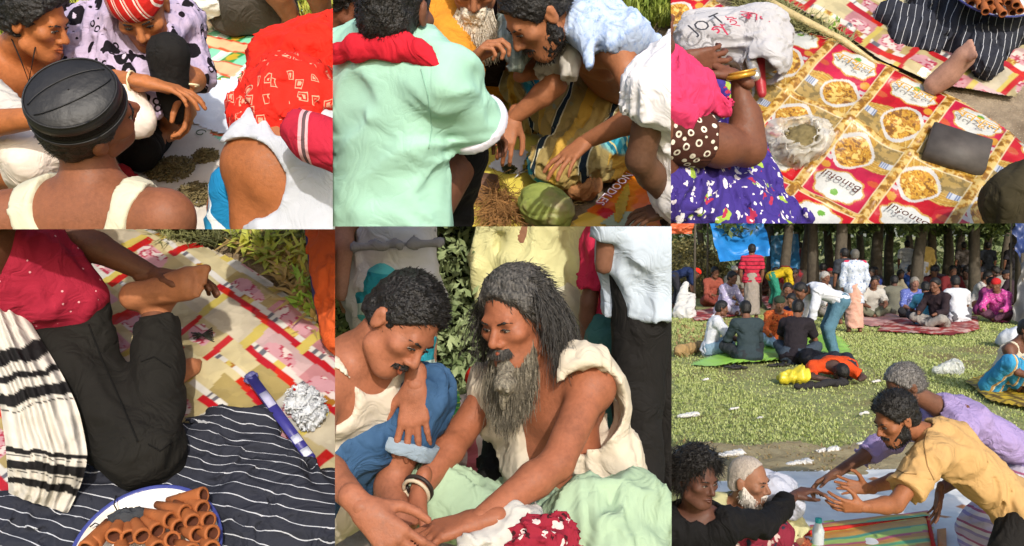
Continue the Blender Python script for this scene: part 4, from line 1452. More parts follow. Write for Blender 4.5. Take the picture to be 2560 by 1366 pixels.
# --- man in dark checked shirt at the left edge
C = W(842, 0, 2.86)
N = W(800, 60, 2.95)
p = Person(b, dict(P=N - n_ * .48, N=N, SL=W(880, 100, 3.0), SR=W(730, 110, 2.85), C=C, F=r_ * .8 - f_ * .2 - n_ * .45, U=n_ * .85 + r_ * .45, EL=W(890, 240, 2.9), ER=W(700, 260, 2.8)))
p.body('man in dark checked shirt leaning in behind the mint shirt', '#7a4a34', jaw=1.05)
p.wear('shirt', p.shirt(.02, .9), fabric('dark_check', '#23262a', pat=checks(r_, n_, .05, '#1d2024', '#343a40', '#6a6c6e'), wr=.5), .011, .006)
p.hair(M_HAIRB)

# --- man in the blue towel and checked lungi
C = W(1346, 36, 2.86)
N = W(1446, 62, 3.08)
p = Person(b, dict(P=b.g(1592, 262, .15), N=N, SL=W(1545, 128, 2.88), SR=W(1412, 118, 3.2), C=C, F=-r_ * .74 - n_ * .50 - f_ * .45, U=n_ * .70 - r_ * .60 + f_ * .1, EL=W(1612, 285, 2.84), WL=W(1468, 352, 2.98),
                   ER=W(1388, 212, 3.08), WR=W(1284, 296, 3.14), KL=b.g(1388, 408, .14), AL=b.g(1545, 395, .08), KR=b.g(1312, 208, .24), AR=b.g(1400, 300, .08)), front=None)
p.body('bearded man with pale blue towel over his bent shoulders and checked lungi', '#9c6444', feet=False, hs=1.12, jaw=1.05, vox=.010, lid=.12,
       hands={'L': (-r_ * .72 - n_ * .25 - f_ * .62, -n_ * .9 - f_ * .2, dict(curl=.22, spread=.18)), 'R': (-r_ * .3 - f_ * .7 - n_ * .5, -n_ * .6 + f_ * .4, dict(curl=.45))})
p.hair(M_HAIRB, .012, .066, -.03, .005, 3)
T = p.HT
p.beard(M_HAIRB, 1500, .016)
M_TOWEL = fabric('pale_blue_towel', '#a8bad8', pat=lambda q: q.mix(q.ramp(q.noise(q.obj(), 45, 4, .7), [(.5, (0, 0, 0)), (.7, (1, 1, 1))]), L('#b3c3de'), L('#7f9bcf')), wr=.5)
p.wear('towel', [cone(W(1448, 25, 2.98), W(1470, 60, 2.90), .075, .07, .05), cone(W(1470, 60, 2.90), W(1560, 80, 2.86), .085, .075, .05), cone(W(1560, 80, 2.86), W(1640, 100, 2.92), .06, .02, .04), cone(W(1455, 60, 2.88), W(1478, 165, 2.80), .055, .012, .03),
                 cone(W(1500, 20, 3.0), W(1600, 75, 2.98), .06, .04, .04), cone(W(1520, 100, 2.82), W(1610, 108, 2.88), .035, .02, .03)], M_TOWEL, .009, .012, 8, 30)
MB().prism([W(1576, 104, 2.93), W(1640, 96, 2.95), W(1640, 138, 2.97), W(1622, 145, 2.96), W(1590, 132, 2.94)], .012, f_).build('towel_border', fabric('blue_border', '#2f62b4', wr=.4), parent=p.o, bank=b, smooth=False)
p.wear('sleeve', [cone(W(1412, 100, 3.16), W(1380, 190, 3.06), .072, .062, .03, cut=True), cone(W(1395, 90, 3.1), W(1430, 160, 2.98), .05, .035, .03, cut=True), cone(W(1425, 130, 2.98), W(1425, 195, 2.96), .035, .03, .02, cut=True)], M_WHITE, .009, .010, 5, 44)
def lungip(q):
    d = stripes(-r_ * .8 + f_ * .45 - n_ * .1, .165, [(0, '#b59a5c'), (.30, '#cba248'), (.52, '#a08c58'), (.80, '#cfc8a8'), (.825, '#22303c'), (.93, '#cfc8a8'), (.95, '#9a8656')], .03)(q)
    t = q.ramp(q.noise(q.obj(loc=(1, 2, 3)), 3.2, 1), [(.54, (0, 0, 0)), (.57, (1, 1, 1))])
    return q.mix(t, d, stripes(r_ * .7 + f_ * .6, .05, [(0, '#3a9fb4'), (.5, '#7fc4c4'), (.7, '#2f7f98'), (.9, '#d2c68a')], .02)(q))
M_LUNGI = fabric('brown_teal_check', '#9c8452', pat=lungip, wr=.6)
p.wear('lungi', [cone(p.J['HL'], p.J['KL'], .115, .095, .04), cone(p.J['KL'], p.J['AL'], .095, .085, .04), cone(b.g(1470, 370, .12), b.g(1560, 350, .14), .10, .11, .04), cone(p.J['HR'], p.J['KR'], .115, .095, .05), cone(p.J['KR'], b.g(1330, 300, .1), .085, .06, .04),
                   cone(p.J['P'], b.g(1480, 250, .24), .14, .09, .06), cone(b.g(1440, 240, .26), b.g(1390, 310, .2), .08, .07, .05), cone(b.g(1350, 250, .22), b.g(1400, 320, .12), .08, .07, .05)], M_LUNGI, .009, .016, 9, 30)

# --- man in white T-shirt at the right edge
N = W(1725, 150, 2.5)
p = Person(b, dict(P=W(1790, 420, 2.75), N=N, SL=W(1640, 225, 2.5), SR=W(1860, 190, 2.6), C=W(1800, 60, 2.45), F=-r_ * .9 - n_ * .3, EL=W(1600, 400, 2.58), WL=W(1690, 520, 2.78), KL=W(1660, 300, 2.72), AL=W(1720, 600, 2.9)), bulk=1.05)
p.body('man in white T-shirt reaching down beside the orange wrapper', '#5f4130', hands={'L': (-r_ * .75 - n_ * .3 + f_ * .1, -n_, dict(curl=.3))})
p.wear('shirt', p.shirt(.03, .38, 0, 'LR', .034), fabric('white_tee', '#e4e0e4', wr=.5), .010, .010, 4, 30)
p.wear('trousers', [cone(p.J['HL'], p.J['KL'], .10, .075, .03), cone(p.J['KL'], p.J['AL'], .08, .07, .03)], fabric('dark_brown_cloth', '#2c2522', wr=.6), .011, .008, 6)
v, f = sdf_mesh([cone(W(1650, 485, 2.86), W(1625, 490, 2.9), .02, .016, .01)], .006)

# --- man in the mint shirt, back to us
C = W(990, 34, 2.14)
N = W(988, 122, 2.28)
p = Person(b, dict(P=W(935, 560, 2.40), N=N, SL=W(806, 170, 2.36), SR=W(1118, 205, 2.14), C=C, F=f_ * .75 + r_ * .35 - n_ * .5, U=n_ * .80 + f_ * .5, ER=W(1196, 325, 2.30), WR=W(1208, 344, 2.54), EL=W(760, 380, 2.3),
                   KR=W(1150, 385, 2.52), AR=W(1118, 600, 2.72)), bulk=1.12)
p.body('man in mint green shirt with red neck scarf, squatting back to us', '#6c4432', hs=1.02, vox=.010, feet=False, hands={'R': (f_ * .75 + r_ * .45 - n_ * .50, -n_ * .7 - f_ * .5, dict(curl=.6, hsz=.86))})
M_MINT = fabric('mint_cotton', '#9fc9b6', wr=.35, wscale=6)
p.wear('shirt', p.shirt(.016, .88, .12, 'LR', .020, .010) + [cone(W(965, 180, 2.22), W(960, 590, 2.34), .16, .175, .06, (p.fr, .62)), cone(W(1060, 330, 2.26), W(1045, 590, 2.34), .06, .07, .05)], M_MINT, .010, .012, 14, 16)
mint = p.o.children[-1]
M_THR = fabric('mint_thread', '#8fb8a6', wr=.1)
seam(mint, [(1052, 172), (1070, 240), (1080, 320), (1072, 372)], M_THR, b, .0014)
J = p.J
p.wear('shirt_hem', [cone(J['SR'] + (J['ER'] - J['SR']) * .80, J['SR'] + (J['ER'] - J['SR']) * .93, .0895, .0905, .004, cut=True, cut0=True)], fabric('white_hem', '#cfcad6', wr=.3), .006)
p.wear('trousers', [cone(W(990, 560, 2.5), p.J['KR'], .11, .072, .03), cone(p.J['KR'], p.J['AR'], .075, .06, .03), cone(W(1100, 350, 2.5), W(1130, 560, 2.65), .055, .05, .04)], fabric('black_trouser', '#0e0d0e', wr=.4), .011, .006, 6)
vd = nrm(W(960, 120, 1) - CAM)
p.wear('neck_scarf', [cone(W(800, 150, 2.20), W(890, 122, 2.11), .022, .026, .03, (vd, .6)), cone(W(890, 122, 2.11), W(990, 112, 2.08), .026, .027, .03, (vd, .6)), cone(W(990, 112, 2.08), W(1050, 132, 2.06), .027, .024, .03, (vd, .6)), cone(W(1050, 132, 2.06), W(1100, 168, 2.06), .022, .010, .03, (vd, .6))], fabric('crimson_scarf', '#c41f30', wr=.6), .008, .007, 9, 26)
p.hair(M_HAIRB, .008, .062, -.080, .004, 5)
# ================================================================== woman at the printed wrapper mat
b = B3
r_, f_, n_ = b.r, b.f, b.n
o3 = b.g(2112, 317)
u3 = nrm(b.g(2271, 396) - o3)
v3 = np.cross(n_, u3)
if np.dot(v3, b.g(2010, 480) - o3) < 0:
    v3 = -v3
TW = np.linalg.norm(b.g(2271, 396) - o3) * .985
TL = np.linalg.norm((b.g(2010, 480) - o3) @ v3) * 1.03
def blob(x, y, cx, cy, rx, ry, lob=0, amp=.0):
    a = np.arctan2((y - cy) / ry, (x - cx) / rx)
    return np.hypot((x - cx) / rx, (y - cy) / ry) < 1 + amp * np.cos(a * lob)
def noodle_tile(a, bb):
    c = np.zeros((len(a), 3))
    i = np.floor(a / TW); s = a / TW - i
    j = np.floor(bb / TL); t = bb / TL - j
    up = (j.astype(int) % 2) != 0              # rows above the joint stand upright, rows below hang upside down
    S = np.where(up, s, 1 - s); T = np.where(up, t, 1 - t)
    x, y = S * TW, T * TL
    nz = fbm(a * 55, bb * 55); nz2 = fbm(a * 14, bb * 14)
    c[:] = L('#c80c1c')
    pick(((i + j).astype(int) % 2) == 0, '#c81c44', c)
    m = nz2 > .45
    c[m] *= .88
    # fan shaped gold tray behind the bowl
    fan = np.hypot((x - TW * .36) / (TW * .62), (y - TL * .98) / (TL * .42)) < 1
    rib = np.sin(np.hypot(x - TW * .36, y - TL * 1.05) * 260)
    c[fan] = L('#c79a3c'); c[fan & (rib > .2)] = L('#a97c2c'); c[fan & (rib > .75)] = L('#dcba66')
    low = (y > TL * .72) & (x < TW * .45) & fan
    c[low] = L('#b89a58'); c[low & (nz > .1)] = L('#8f7a48')
    k = blob(x, y, TW * .66, TL * .70, TW * .30, TL * .235, 4, .05)
    pick(k, '#d9d6d2', c)
    k = blob(x, y, TW * .65, TL * .695, TW * .255, TL * .195, 4, .05)
    c[k] = L('#d8a236'); c[k & (nz > .05)] = L('#b97c22'); c[k & (nz > .42)] = L('#efcf72'); c[k & (nz < -.5)] = L('#8a5a1c')
    # white label
    k = blob(x, y, TW * .52, TL * .235, TW * .36, TL * .19, 8, .06); pick(k, '#d0a050', c)
    k = blob(x, y, TW * .52, TL * .235, TW * .335, TL * .17, 8, .06); pick(k, '#dfe0dc', c)
    k = blob(x, y, TW * .52, TL * .15, TW * .055, TL * .035); pick(k, '#6fa83a', c)
    pick(blob(x, y, TW * .13, TL * .43, TW * .10, TL * .04), '#c8542c', c)
    pick(blob(x, y, TW * .86, TL * .42, TW * .07, TL * .05), '#d2962e', c)
    bar = (x > TW * .05) & (x < TW * .25) & (y > TL * .68) & (y < TL * .76)
    c[bar] = L('#d0d4dc'); c[bar & (np.sin(x * 700) > .3)] = L('#5f74a0')
    pick((x > TW * .84) & (x < TW * .92) & (y > TL * .5) & (y < TL * .55), '#cfc4c8', c)
    # gold seams between the packets
    ex = np.minimum(s, 1 - s) * TW; ey = np.minimum(t, 1 - t) * TL
    g = (ex < .017) | (ey < .014)
    c[g] = L('#c8963a'); c[g & (nz > .1)] = L('#e4c478'); c[g & (nz < -.3)] = L('#9a6a1e')
    w = ((ex > .017) & (ex < .021)) | ((ey > .014) & (ey < .018)); w &= ~g
    c[w & (ey > .014)] = L('#e8d8b0')
    return c * .74
M_PRN = printed('noodle_print', .36, .8, 9, .5, .16)
def crease3(a, bb):
    s = np.abs(((a / TW) + .5) % 1 - .5) * TW; t = np.abs(((bb / TL) + .5) % 1 - .5) * TL
    return .010 * np.exp(-(s / .02) ** 2) + .008 * np.exp(-(t / .02) ** 2)
wm = polysheet('wrapper_mat', b, [(1660, -60), (1720, -60), (1790, 10), (1870, 60), (1960, 78), (2060, 92), (2210, 168), (2400, 258), (2520, 335), (2600, 410), (2600, 600), (1640, 600)], M_PRN, h=.008, amp=.020, fr=5, seed=3, colf=noodle_tile, frame=(o3, u3, v3), step=.0042, crease=crease3,
               label='mat sewn from red and gold noodle packets with bowls and white labels', cat='mat')
M_INK = plain('brown_ink', '#4a2416', .5)
M_INKG = plain('gold_ink', '#b98a2c', .5)
def lab(i, j, txt, mat, sz, dy=0.0):
    up = (j % 2) != 0
    s_, t_ = (.52, .235 + dy) if up else (1 - .52, 1 - .235 - dy)
    c = o3 + u3 * (i + s_) * TW + v3 * (j + t_) * TL + n_ * .048
    ax = u3 if up else -u3
    ay = -v3 if up else v3
    lettering('lettering', txt, sz, mat, c, ax, ay, b, wm, .15)
for i in (-1, 0, 1, 2):
    lab(i, -1, '\u09ac\u09a8\u09ab\u09c1\u09b2', M_INKG, .062, .03)
for i in (-1, 0, 1, 2):
    lab(i, 0, 'Banoful', M_INK, .052, .015)

# second mat, red and beige wrappers
def patch_print(seed, cu=.17, cv=.11, cols=None):
    """mat woven from flattened snack wrappers: bars, barcodes, clear windows with pink print"""
    rs = np.random.RandomState(seed)
    tab = rs.randint(0, 8, (64, 64)); sh = rs.rand(64); wv = rs.uniform(.7, 1.35, 64)
    def fn(a, bb):
        c = np.zeros((len(a), 3))
        a2 = a + .02 * fbm(a * 3, bb * 3); b2 = bb + .025 * fbm(a * 2.5 + 7, bb * 2.5)
        j = np.floor(b2 / cv).astype(int)
        aa = a2 / (cu * wv[j % 64]) + sh[j % 64]
        i = np.floor(aa).astype(int); s = aa - i; t = b2 / cv - j
        k = tab[i % 64, j % 64]
        nz = fbm(a * 40, bb * 40); n2 = fbm(a * 9, bb * 9)
        pal = ['#b5a06a', '#cdbf94', '#c08488', '#c9c6bc', '#d0b0b0', '#bfae80', '#a5935e', '#c9bda4']
        for q, cc in enumerate(pal):
            c[k == q] = L(cc)
        c[n2 > .4] *= 1.12; c[n2 < -.4] *= .86
        pk = (s > .15) & (s < .8) & (t > .25) & (t < .85) & (np.isin(k, (0, 2, 3, 4, 5)))
        pk &= np.hypot((s - .47) / .36, (t - .55) / .34) < 1 + .3 * n2
        c[pk] = L('#cf9aa2'); c[pk & (nz > .05)] = L('#b03a50'); c[pk & (nz > .4)] = L('#e2d2cc')
        bar = (t < .22) & np.isin(k, (0, 2, 4, 6)); c[bar] = L('#b51c26'); c[bar & (n2 > .2)] = L('#cb2c1a')
        wb = (t >= .22) & (t < .40) & np.isin(k, (0, 1, 2, 4, 6)); c[wb] = L('#dcd8d0')
        bc = wb & (s > .06) & (s < .30); c[bc & (np.sin(a * 1100) > 0)] = L('#6a6870')
        yl = wb & (s > .48) & (s < .7); c[yl] = L('#d2bc62'); c[yl & (nz > .2)] = L('#a8702a')
        rv = (s < .16) & np.isin(k, (1, 5)); c[rv] = L('#bf231f')
        yb = (s > .84) & np.isin(k, (2, 3, 7)); c[yb] = L('#cdb95e')
        return c * .80
    return fn
M_PRN2 = printed('snack_print', .28, .5, 10, .55, .14)
polysheet('wrapper_mat', b, [(1868, -60), (1960, 10), (2110, 95), (2200, 160), (2320, 215), (2530, 252), (2620, 130), (2640, -60)], M_PRN2, h=.02, amp=.016, fr=6, seed=8, colf=patch_print(3, .19, .15), step=.006,
          frame=(b.g(2110, 95), nrm(b.g(2320, 215) - b.g(2110, 95)), np.cross(n_, nrm(b.g(2320, 215) - b.g(2110, 95)))),
          label='mat of red and beige snack wrappers under the striped dark cloth', cat='mat')
mb = MB()
mb.tube([b.g(1850, -40, .02), b.g(1975, 35, .035), b.g(2110, 105, .03), b.g(2210, 172, .025)], [.012, .02, .018, .006], 7)
tag(mb.build('mat_edge_roll', plain('beige_foil', '#b5a274', .35, .2, 20, .5, .5), bank=b), 'rolled beige foil edge beside the red and beige mat', 'roll')
leafblades('grass', b, inpoly(b, [(1790, -40), (1880, -40), (2000, 50), (2150, 140), (2120, 125), (1960, 72), (1860, 40)]), 2200, .055, .006, leafmat('dull_grass', '#5c5c36', '#8d8a5c'), 41, lean=2.0)
leafblades('weed', b, inbox(b, 2065, 62, 2100, 92), 24, .05, .02, leafmat('weed_green', '#5f8a2e', '#86a84a'), 42, 'small green weed in the dry grass strip', 'weed')

# striped dark cloth with foot, plate and pipes
def stripy(dirv, per=.030, bg='#2a2c36', fg='#b6b8c0', w=.86):
    return stripes(dirv, per, [(0, bg), (w, fg), (w + .075, bg)], .06, 4)
v, f = sdf_mesh([cone(b.g(2230, 40, .04), b.g(2420, 110, .05), .07, .06, .05), cone(b.g(2250, 90, .03), b.g(2330, 120, .03), .05, .045, .04), cone(b.g(2420, 40, .06), b.g(2540, 60, .06), .12, .12, .06), cone(b.g(2440, 120, .08), b.g(2465, 165, .08), .07, .05, .05), cone(b.g(2530, 30, .08), b.g(2470, 150, .08), .08, .06, .05),
                  cone(b.g(2330, 10, .05), b.g(2420, 90, .06), .10, .07, .06)], .009, folds(5, 36), .014)
tag(add('cloth', v, f, fabric('dark_striped_cloth', '#2b2e39', pat=stripy(r_ * .85 - f_ * .3), wr=.7), base=b.foot(b.g(2400, 100)), bank=b), 'dark slate cloth with thin white stripes beneath the plate of pipes', 'cloth')
p = Person(b, dict(P=W(2700, 40, 3.5), N=W(2760, -120, 3.3), SL=W(2700, -100, 3.3), SR=W(2860, -100, 3.3), C=W(2760, -200, 3.2), F=-f_, KR=b.g(2600, 120, .2), AR=b.g(2360, 190, .07), TR=b.g(2440, 105, .06)))
p.body('barefoot person off the mat edge, one pale sole under striped cloth', '#a07868', headless=True, extra=[cone(b.g(2336, 212, .05), b.g(2368, 188, .09), .042, .042, .03), cone(b.g(2368, 188, .09), b.g(2408, 138, .18), .040, .036, .03), cone(b.g(2345, 205, .05), b.g(2420, 150, .16), .03, .026, .03)] + [cone(b.g(2402 + 6 * k, 132 + 5 * k, .19), b.g(2426 + 5 * k, 102 + 9 * k, .23), .013 - .001 * k, .011 - .001 * k, .006) for k in range(5)], feet=False, torso=False, legs=False)
def plate_of_pipes(b, c, R, label, pipes, seed=1, rings=(3, 8)):
    """enamel plate; pipes: [(start, end)] each a clay pipe with a flared open mouth"""
    n_ = b.n
    pl = empty('plate', b.foot(c), label, 'plate')
    n = 56
    prof = [(0, .012), (.55, .012), (.72, .016), (.90, .034), (.945, .040), (.985, .045), (1.0, .042), (.98, .034), (.70, .004), (0, 0)]
    V, F_, mi = [], [], []
    for k, (rr, z) in enumerate(prof):
        for i in range(n):
            a = 2 * math.pi * i / n
            V.append(c + (b.r * math.cos(a) + b.f * math.sin(a)) * R * max(rr, 1e-3) + n_ * z)
    for k in range(len(prof) - 1):
        for i in range(n):
            F_.append((k * n + i, k * n + (i + 1) % n, (k + 1) * n + (i + 1) % n, (k + 1) * n + i)); mi.append(1 if k in (4, 5, 6) else 0)
    add('dish', V, F_, [M_PLATE, M_RIM], parent=pl, bank=b, mats=mi)
    return pl
def platepat(q):
    v = q.obj()
    c = q.ramp(q.noise(v, 9, 2), [(.45, L('#dcdad6')), (.55, L('#dccbb4')), (.62, L('#c4cbd8')), (.68, L('#dcdad6'))])
    d = q.voro(q.wob(v, 12, .05), 9)
    return q.mix(q.ramp(d, [(0, (1, 1, 1)), (.16, (0, 0, 0))], True), c, L('#54627c'))
M_PLATE = fabric('enamel_print', '#dddddd', rough=.2, pat=platepat, wr=.03, weave=False, spec=.5)
M_RIM = plain('blue_rim', '#3c4380', .25, .1)
M_CLAY = plain('terracotta', '#98572e', .75, .15, 18, .25)
M_CLAYD = plain('shaded_clay_bore', '#4a2413', .85, .1)  # darker clay inside the pipe mouths: shade of the hollow put into the colour
M_TIE = fabric('grey_tie', '#3a3c40')
def clay_pipe(b, a, e, r0, r1, label, tie=False, group='clay pipes'):
    ax = nrm(e - a)
    s = np.cross(ax, A3(.3, .5, .8)); s = nrm(s); q = np.cross(ax, s)
    n = 16
    L_ = np.linalg.norm(e - a)
    prof = [(0, .25, r0 * .6), (0, 1, r0), (.5, 1, (r0 + r1) * .5), (.86, 1, r1 * .96), (.95, 1, r1 * 1.04), (1.0, 1, r1 * 1.0), (1.0, 1, r1 * .70), (.72, 1, r1 * .58), (.70, 1, r1 * .02)]
    V, F_ = [], []
    for t, _, rr in prof:
        for i in range(n):
            an = 2 * math.pi * i / n
            V.append(a + ax * t * L_ + (s * math.cos(an) + q * math.sin(an)) * rr)
    for k in range(len(prof) - 1):
        for i in range(n):
            F_.append((k * n + i, k * n + (i + 1) % n, (k + 1) * n + (i + 1) % n, (k + 1) * n + i))
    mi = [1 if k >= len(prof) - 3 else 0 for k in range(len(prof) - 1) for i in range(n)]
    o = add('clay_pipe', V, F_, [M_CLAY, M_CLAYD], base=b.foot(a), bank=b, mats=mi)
    return tag(o, label, 'pipe', group)
plate_of_pipes(b, b.g(2478, -14, .20), .20, 'white enamel plate of clay pipes on the striped dark cloth by the wrapper mats', None)
rnd = random.Random(5)
for k, (x, y) in enumerate([(2428, 10), (2452, 16), (2474, 8), (2497, 14), (2520, 8), (2540, 14), (2488, 28), (2508, 36), (2464, 30), (2532, 32), (2550, 28), (2445, -6), (2508, -4), (2534, -8)]):
    e = b.g(x, y, .245 + .02 * (k % 3))
    a = e + (f_ * .9 + r_ * rnd.uniform(-.25, .25) - n_ * .12) * .10
    clay_pipe(b, a, e, .010, .0165, 'terracotta clay pipe on the plate beside the pale foot', group='clay pipes on the far plate')

# --- woman in pink scarf and purple skirt
N = W(1560, 240, 2.75)
p = Person(b, dict(P=W(1640, 480, 3.1), N=N, SL=W(1520, 160, 2.8), SR=W(1648, 335, 2.82), C=W(1600, 80, 2.6), F=r_ * .7 + f_ * .3 - n_ * .4, ER=W(1872, 372, 2.98), WR=W(1846, 196, 2.96), EL=W(1560, 190, 2.8), WL=W(1712, 150, 2.98)), bulk=1.12)
J = p.J
p.body('woman in pink scarf and purple flowered skirt unwrapping a grey bag', '#6e4432', torso=True, vox=.009, feet=False,
       extra=[cone(J['SR'], W(1800, 365, 2.92), .072, .068, .03), cone(W(1800, 365, 2.92), J['ER'] - r_ * .02, .068, .055, .03), cone(J['ER'], W(1866, 290, 2.98), .056, .05, .03), cone(W(1640, 152, 2.95), J['WL'], .035, .03, .02)],
       hands={'R': (-r_ * .45 + f_ * .55 - n_ * .1, -r_ * .55 - n_ * .6, dict(curl=.75, thumb=.4, hsz=1.12)), 'L': (r_ * .98 + f_ * .05, -n_ * .4 + f_ * .7, dict(curl=.5, hsz=1.1))})
p.wear('sleeve', [cone(W(1600, 330, 2.80), W(1762, 352, 2.88), .098, .092, .02, cut=True)], fabric('brown_white_block_print', '#4a2a22', pat=lambda q: q.mix(q.ramp(q.voro(q.obj(rot=(.3, .4, .5)), 30, rand=.25), [(0, (0, 0, 0)), (.20, (1, 1, 1)), (.36, (0, 0, 0))], True), L('#4a2a22'), L('#d8cfc0')), wr=.4), .008, .003)
p.wear('scarf', [cone(W(1640, 130, 2.9), W(1720, 215, 2.84), .06, .075, .05), cone(W(1720, 215, 2.84), W(1812, 268, 2.86), .065, .03, .04), cone(W(1640, 250, 2.78), W(1700, 285, 2.78), .09, .06, .05), cone(W(1700, 285, 2.80), W(1740, 262, 2.82), .05, .04, .04)], fabric('hot_pink', '#d23a66', wr=.6), .009, .012, 4, 34)
def floral(q):
    c = blotch('#3f3080', [('#d6cdd6', 1.6, .26), ('#98b04a', 1.0, .22), ('#a8304e', 1.15, .16), ('#d6cfd6', 2.2, .22)], 11)(q)
    return c
M_FLOR = fabric('purple_floral', '#3f3080', pat=floral, wr=.7)
p.wear('skirt', [cone(W(1640, 470, 2.98), b.g(1830, 520, .14), .16, .12, .08), cone(b.g(1830, 520, .14), b.g(1960, 545, .06), .13, .07, .06), cone(b.g(1700, 560, .15), b.g(1900, 620, .1), .16, .14, .08), cone(b.g(1880, 440, .08), b.g(1960, 540, .04), .06, .05, .05),
                   cone(b.g(1700, 210, .12), b.g(1830, 240, .10), .08, .06, .05), cone(b.g(1900, 480, .06), b.g(2010, 555, .03), .06, .03, .04), cone(b.g(1840, 330, .06), b.g(1880, 450, .08), .08, .09, .05)], M_FLOR, .009, .018, 9, 26)
for (c, ax_, rr, th, mm) in ((W(1853, 190, 2.93), W(1846, 170, 2.93) - W(1862, 260, 2.95), .041, .009, '#c09030'), (W(1856, 180, 2.93), W(1846, 165, 2.93) - W(1862, 260, 2.95), .043, .004, '#c8963c'), (W(1705, 150, 2.98), r_, .034, .0035, '#d0aa6a')):
    ax_ = nrm(ax_); s_ = nrm(np.cross(ax_, n_)); q_ = np.cross(ax_, s_)
    mb = MB()
    mb.tube([c + (s_ * math.cos(t) + q_ * math.sin(t)) * rr for t in np.linspace(0, 6.2832, 30)], th, 7)
    mb.build('bangle', plain('gold_bangle', mm, .3, .1, 20, .05, .5, .4), parent=p.o, bank=b)

# grey bag
bagm = fabric('grey_shopping_bag', '#b4b2b6', wr=.5, weave=False, pat=None)
pr = [cone(b.g(1745, 100, .13), b.g(1900, 90, .15), .105, .12, .06), cone(b.g(1735, 60, .1), b.g(1930, 55, .1), .06, .07, .05), cone(b.g(1900, 90, .15), b.g(1915, 150, .15), .12, .10, .05), cone(b.g(1700, 120, .06), b.g(1760, 100, .1), .04, .08, .05), dict(cone(b.g(1905, 160, .13), b.g(1880, 260, .13), .075, .085, .01), op='s'), half(b.g(1900, 210, .14), -f_ - n_ * .1)]
v, f = sdf_mesh(pr, .008, folds(7, 30), .010)
bag3 = tag(add('shopping_bag', v, f, bagm, base=b.foot(b.g(1840, 150)), bank=b), 'grey cloth shopping bag with red and black print, mouth open', 'bag')
def bagtext(txt, x, y, h, sz, mat, ang):
    o_ = b.g(x, y, h)
    ax = nrm(r_ * math.cos(ang) + f_ * math.sin(ang)); ay = nrm(np.cross(n_, ax) * 1.0)
    lettering('lettering', txt, sz, mat, o_, ax, ay, b, bag3)
M_INKK, M_INKR = plain('black_ink', '#34343a', .6), plain('red_ink', '#a8324a', .6)
bagtext('JO.T.', 1772, 58, .272, .085, M_INKK, .55)
bagtext('\u0997', 1800, 78, .285, .10, M_INKR, .3)
bagtext('\u0987', 1834, 57, .285, .075, M_INKR, .2)
bagtext('\u0995\u09be\u09b2', 1890, 42, .275, .07, M_INKR, -.2)
v, f = sdf_mesh([cone(b.g(1868, 118, .17), b.g(1888, 190, .15), .022, .022, .01)], .006)
add('pouch', v, f, plain('silver_foil', '#b9b4b0', .25, .1, 30, .4, .5, .6), parent=bag3, bank=b)
v, f = sdf_mesh([cone(b.g(1890, 128, .14), b.g(1905, 235, .07), .035, .018, .01)], .006)
add('pouch', v, f, plain('red_foil', '#9c2a32', .4, .1), parent=bag3, bank=b)

# herb in clear bag
pr = [cone(b.g(1985, 372, .05), b.g(2015, 350, .075), .085, .082, .05, None), cone(b.g(1950, 330, .08), b.g(2050, 335, .08), .055, .05, .05)]
pr += [ball(b.g(2003, 330, .125), np.array([.072, .062, .05]), .01, np.stack([r_, f_, n_]), 's')]
v, f = sdf_mesh(pr, .006, folds(12, 50), .012)
bq = NB('clear_plastic'); bq.done(L('#d8d4cc'), .25, bq.bump(bq.noise(bq.obj(), 40, 4), .5, .01), .5, Alpha=.45)
hb = tag(add('plastic_bag', v, f, bq.m, base=b.foot(b.g(1990, 370)), bank=b), 'open clear plastic bag full of dried herb on the noodle mat', 'bag')
o = pile('herb', b, b.g(2003, 338, .085), .062, 420, M_HERB, parent=hb, h=.03, ln=.012, th=.0035, seed=6)
v, f = sdf_mesh([cone(b.g(1988, 378, .045), b.g(2012, 352, .065), .070, .066, .05)], .008, folds(3, 60), .006)
add('herb_mass', v, f, M_HERB, parent=hb, bank=b)
# dark block
c4 = [b.g(x, y, .02) for x, y in ((2310, 405), (2448, 448), (2475, 402), (2345, 352))]
top = [q for q in ((2312, 372), (2462, 420), (2488, 352), (2352, 312))]
bx = nrm(b.g(2462, 420, .075) - b.g(2312, 372, .075)); by = np.cross(n_, bx)
cc = (b.g(2312, 372, .085) + b.g(2488, 352, .085)) / 2
hx = np.linalg.norm(b.g(2462, 420, .08) - b.g(2312, 372, .08)) / 2; hy = .087
bm = bmesh.new()
bmesh.ops.create_cube(bm, size=1)
bmesh.ops.scale(bm, vec=(hx * 2, hy * 2, .075), verts=bm.verts)
bmesh.ops.bevel(bm, geom=bm.edges[:], offset=.0035, segments=2, affect='EDGES')
bm.verts.ensure_lookup_table()
V = np.array([tuple(q.co) for q in bm.verts]); F_ = [tuple(q.index for q in fa.verts) for fa in bm.faces]; bm.free()
Pw = cc + np.outer(V[:, 0], bx) + np.outer(V[:, 1], by) + np.outer(V[:, 2] - .0375, n_)
tag(add('resin_block', Pw, F_, plain('dark_resin', '#4c4642', .6, .35, 14, .12, .4), base=b.foot(cc), bank=b, smooth=False), 'dark brown rectangular block on the noodle mat', 'block')
# olive trouser knee
p = Person(b, dict(P=W(2800, 600, 2.9), N=W(2850, 300, 2.6), SL=W(2780, 300, 2.6), SR=W(2920, 330, 2.6), C=W(2850, 200, 2.5), F=-r_, KL=W(2520, 505, 2.95), AL=W(2560, 700, 3.1)))
p.body('person in olive trousers at the corner of the noodle mat, knee only', '#7a4d36', headless=True, feet=False)
p.wear('trousers', [cone(W(2720, 420, 2.85), W(2545, 500, 2.95), .13, .10, .05), cone(W(2545, 500, 2.95), W(2560, 700, 3.05), .10, .09, .05)], fabric('olive_cloth', '#3c3626', wr=.5), .011, .010, 3, 22)
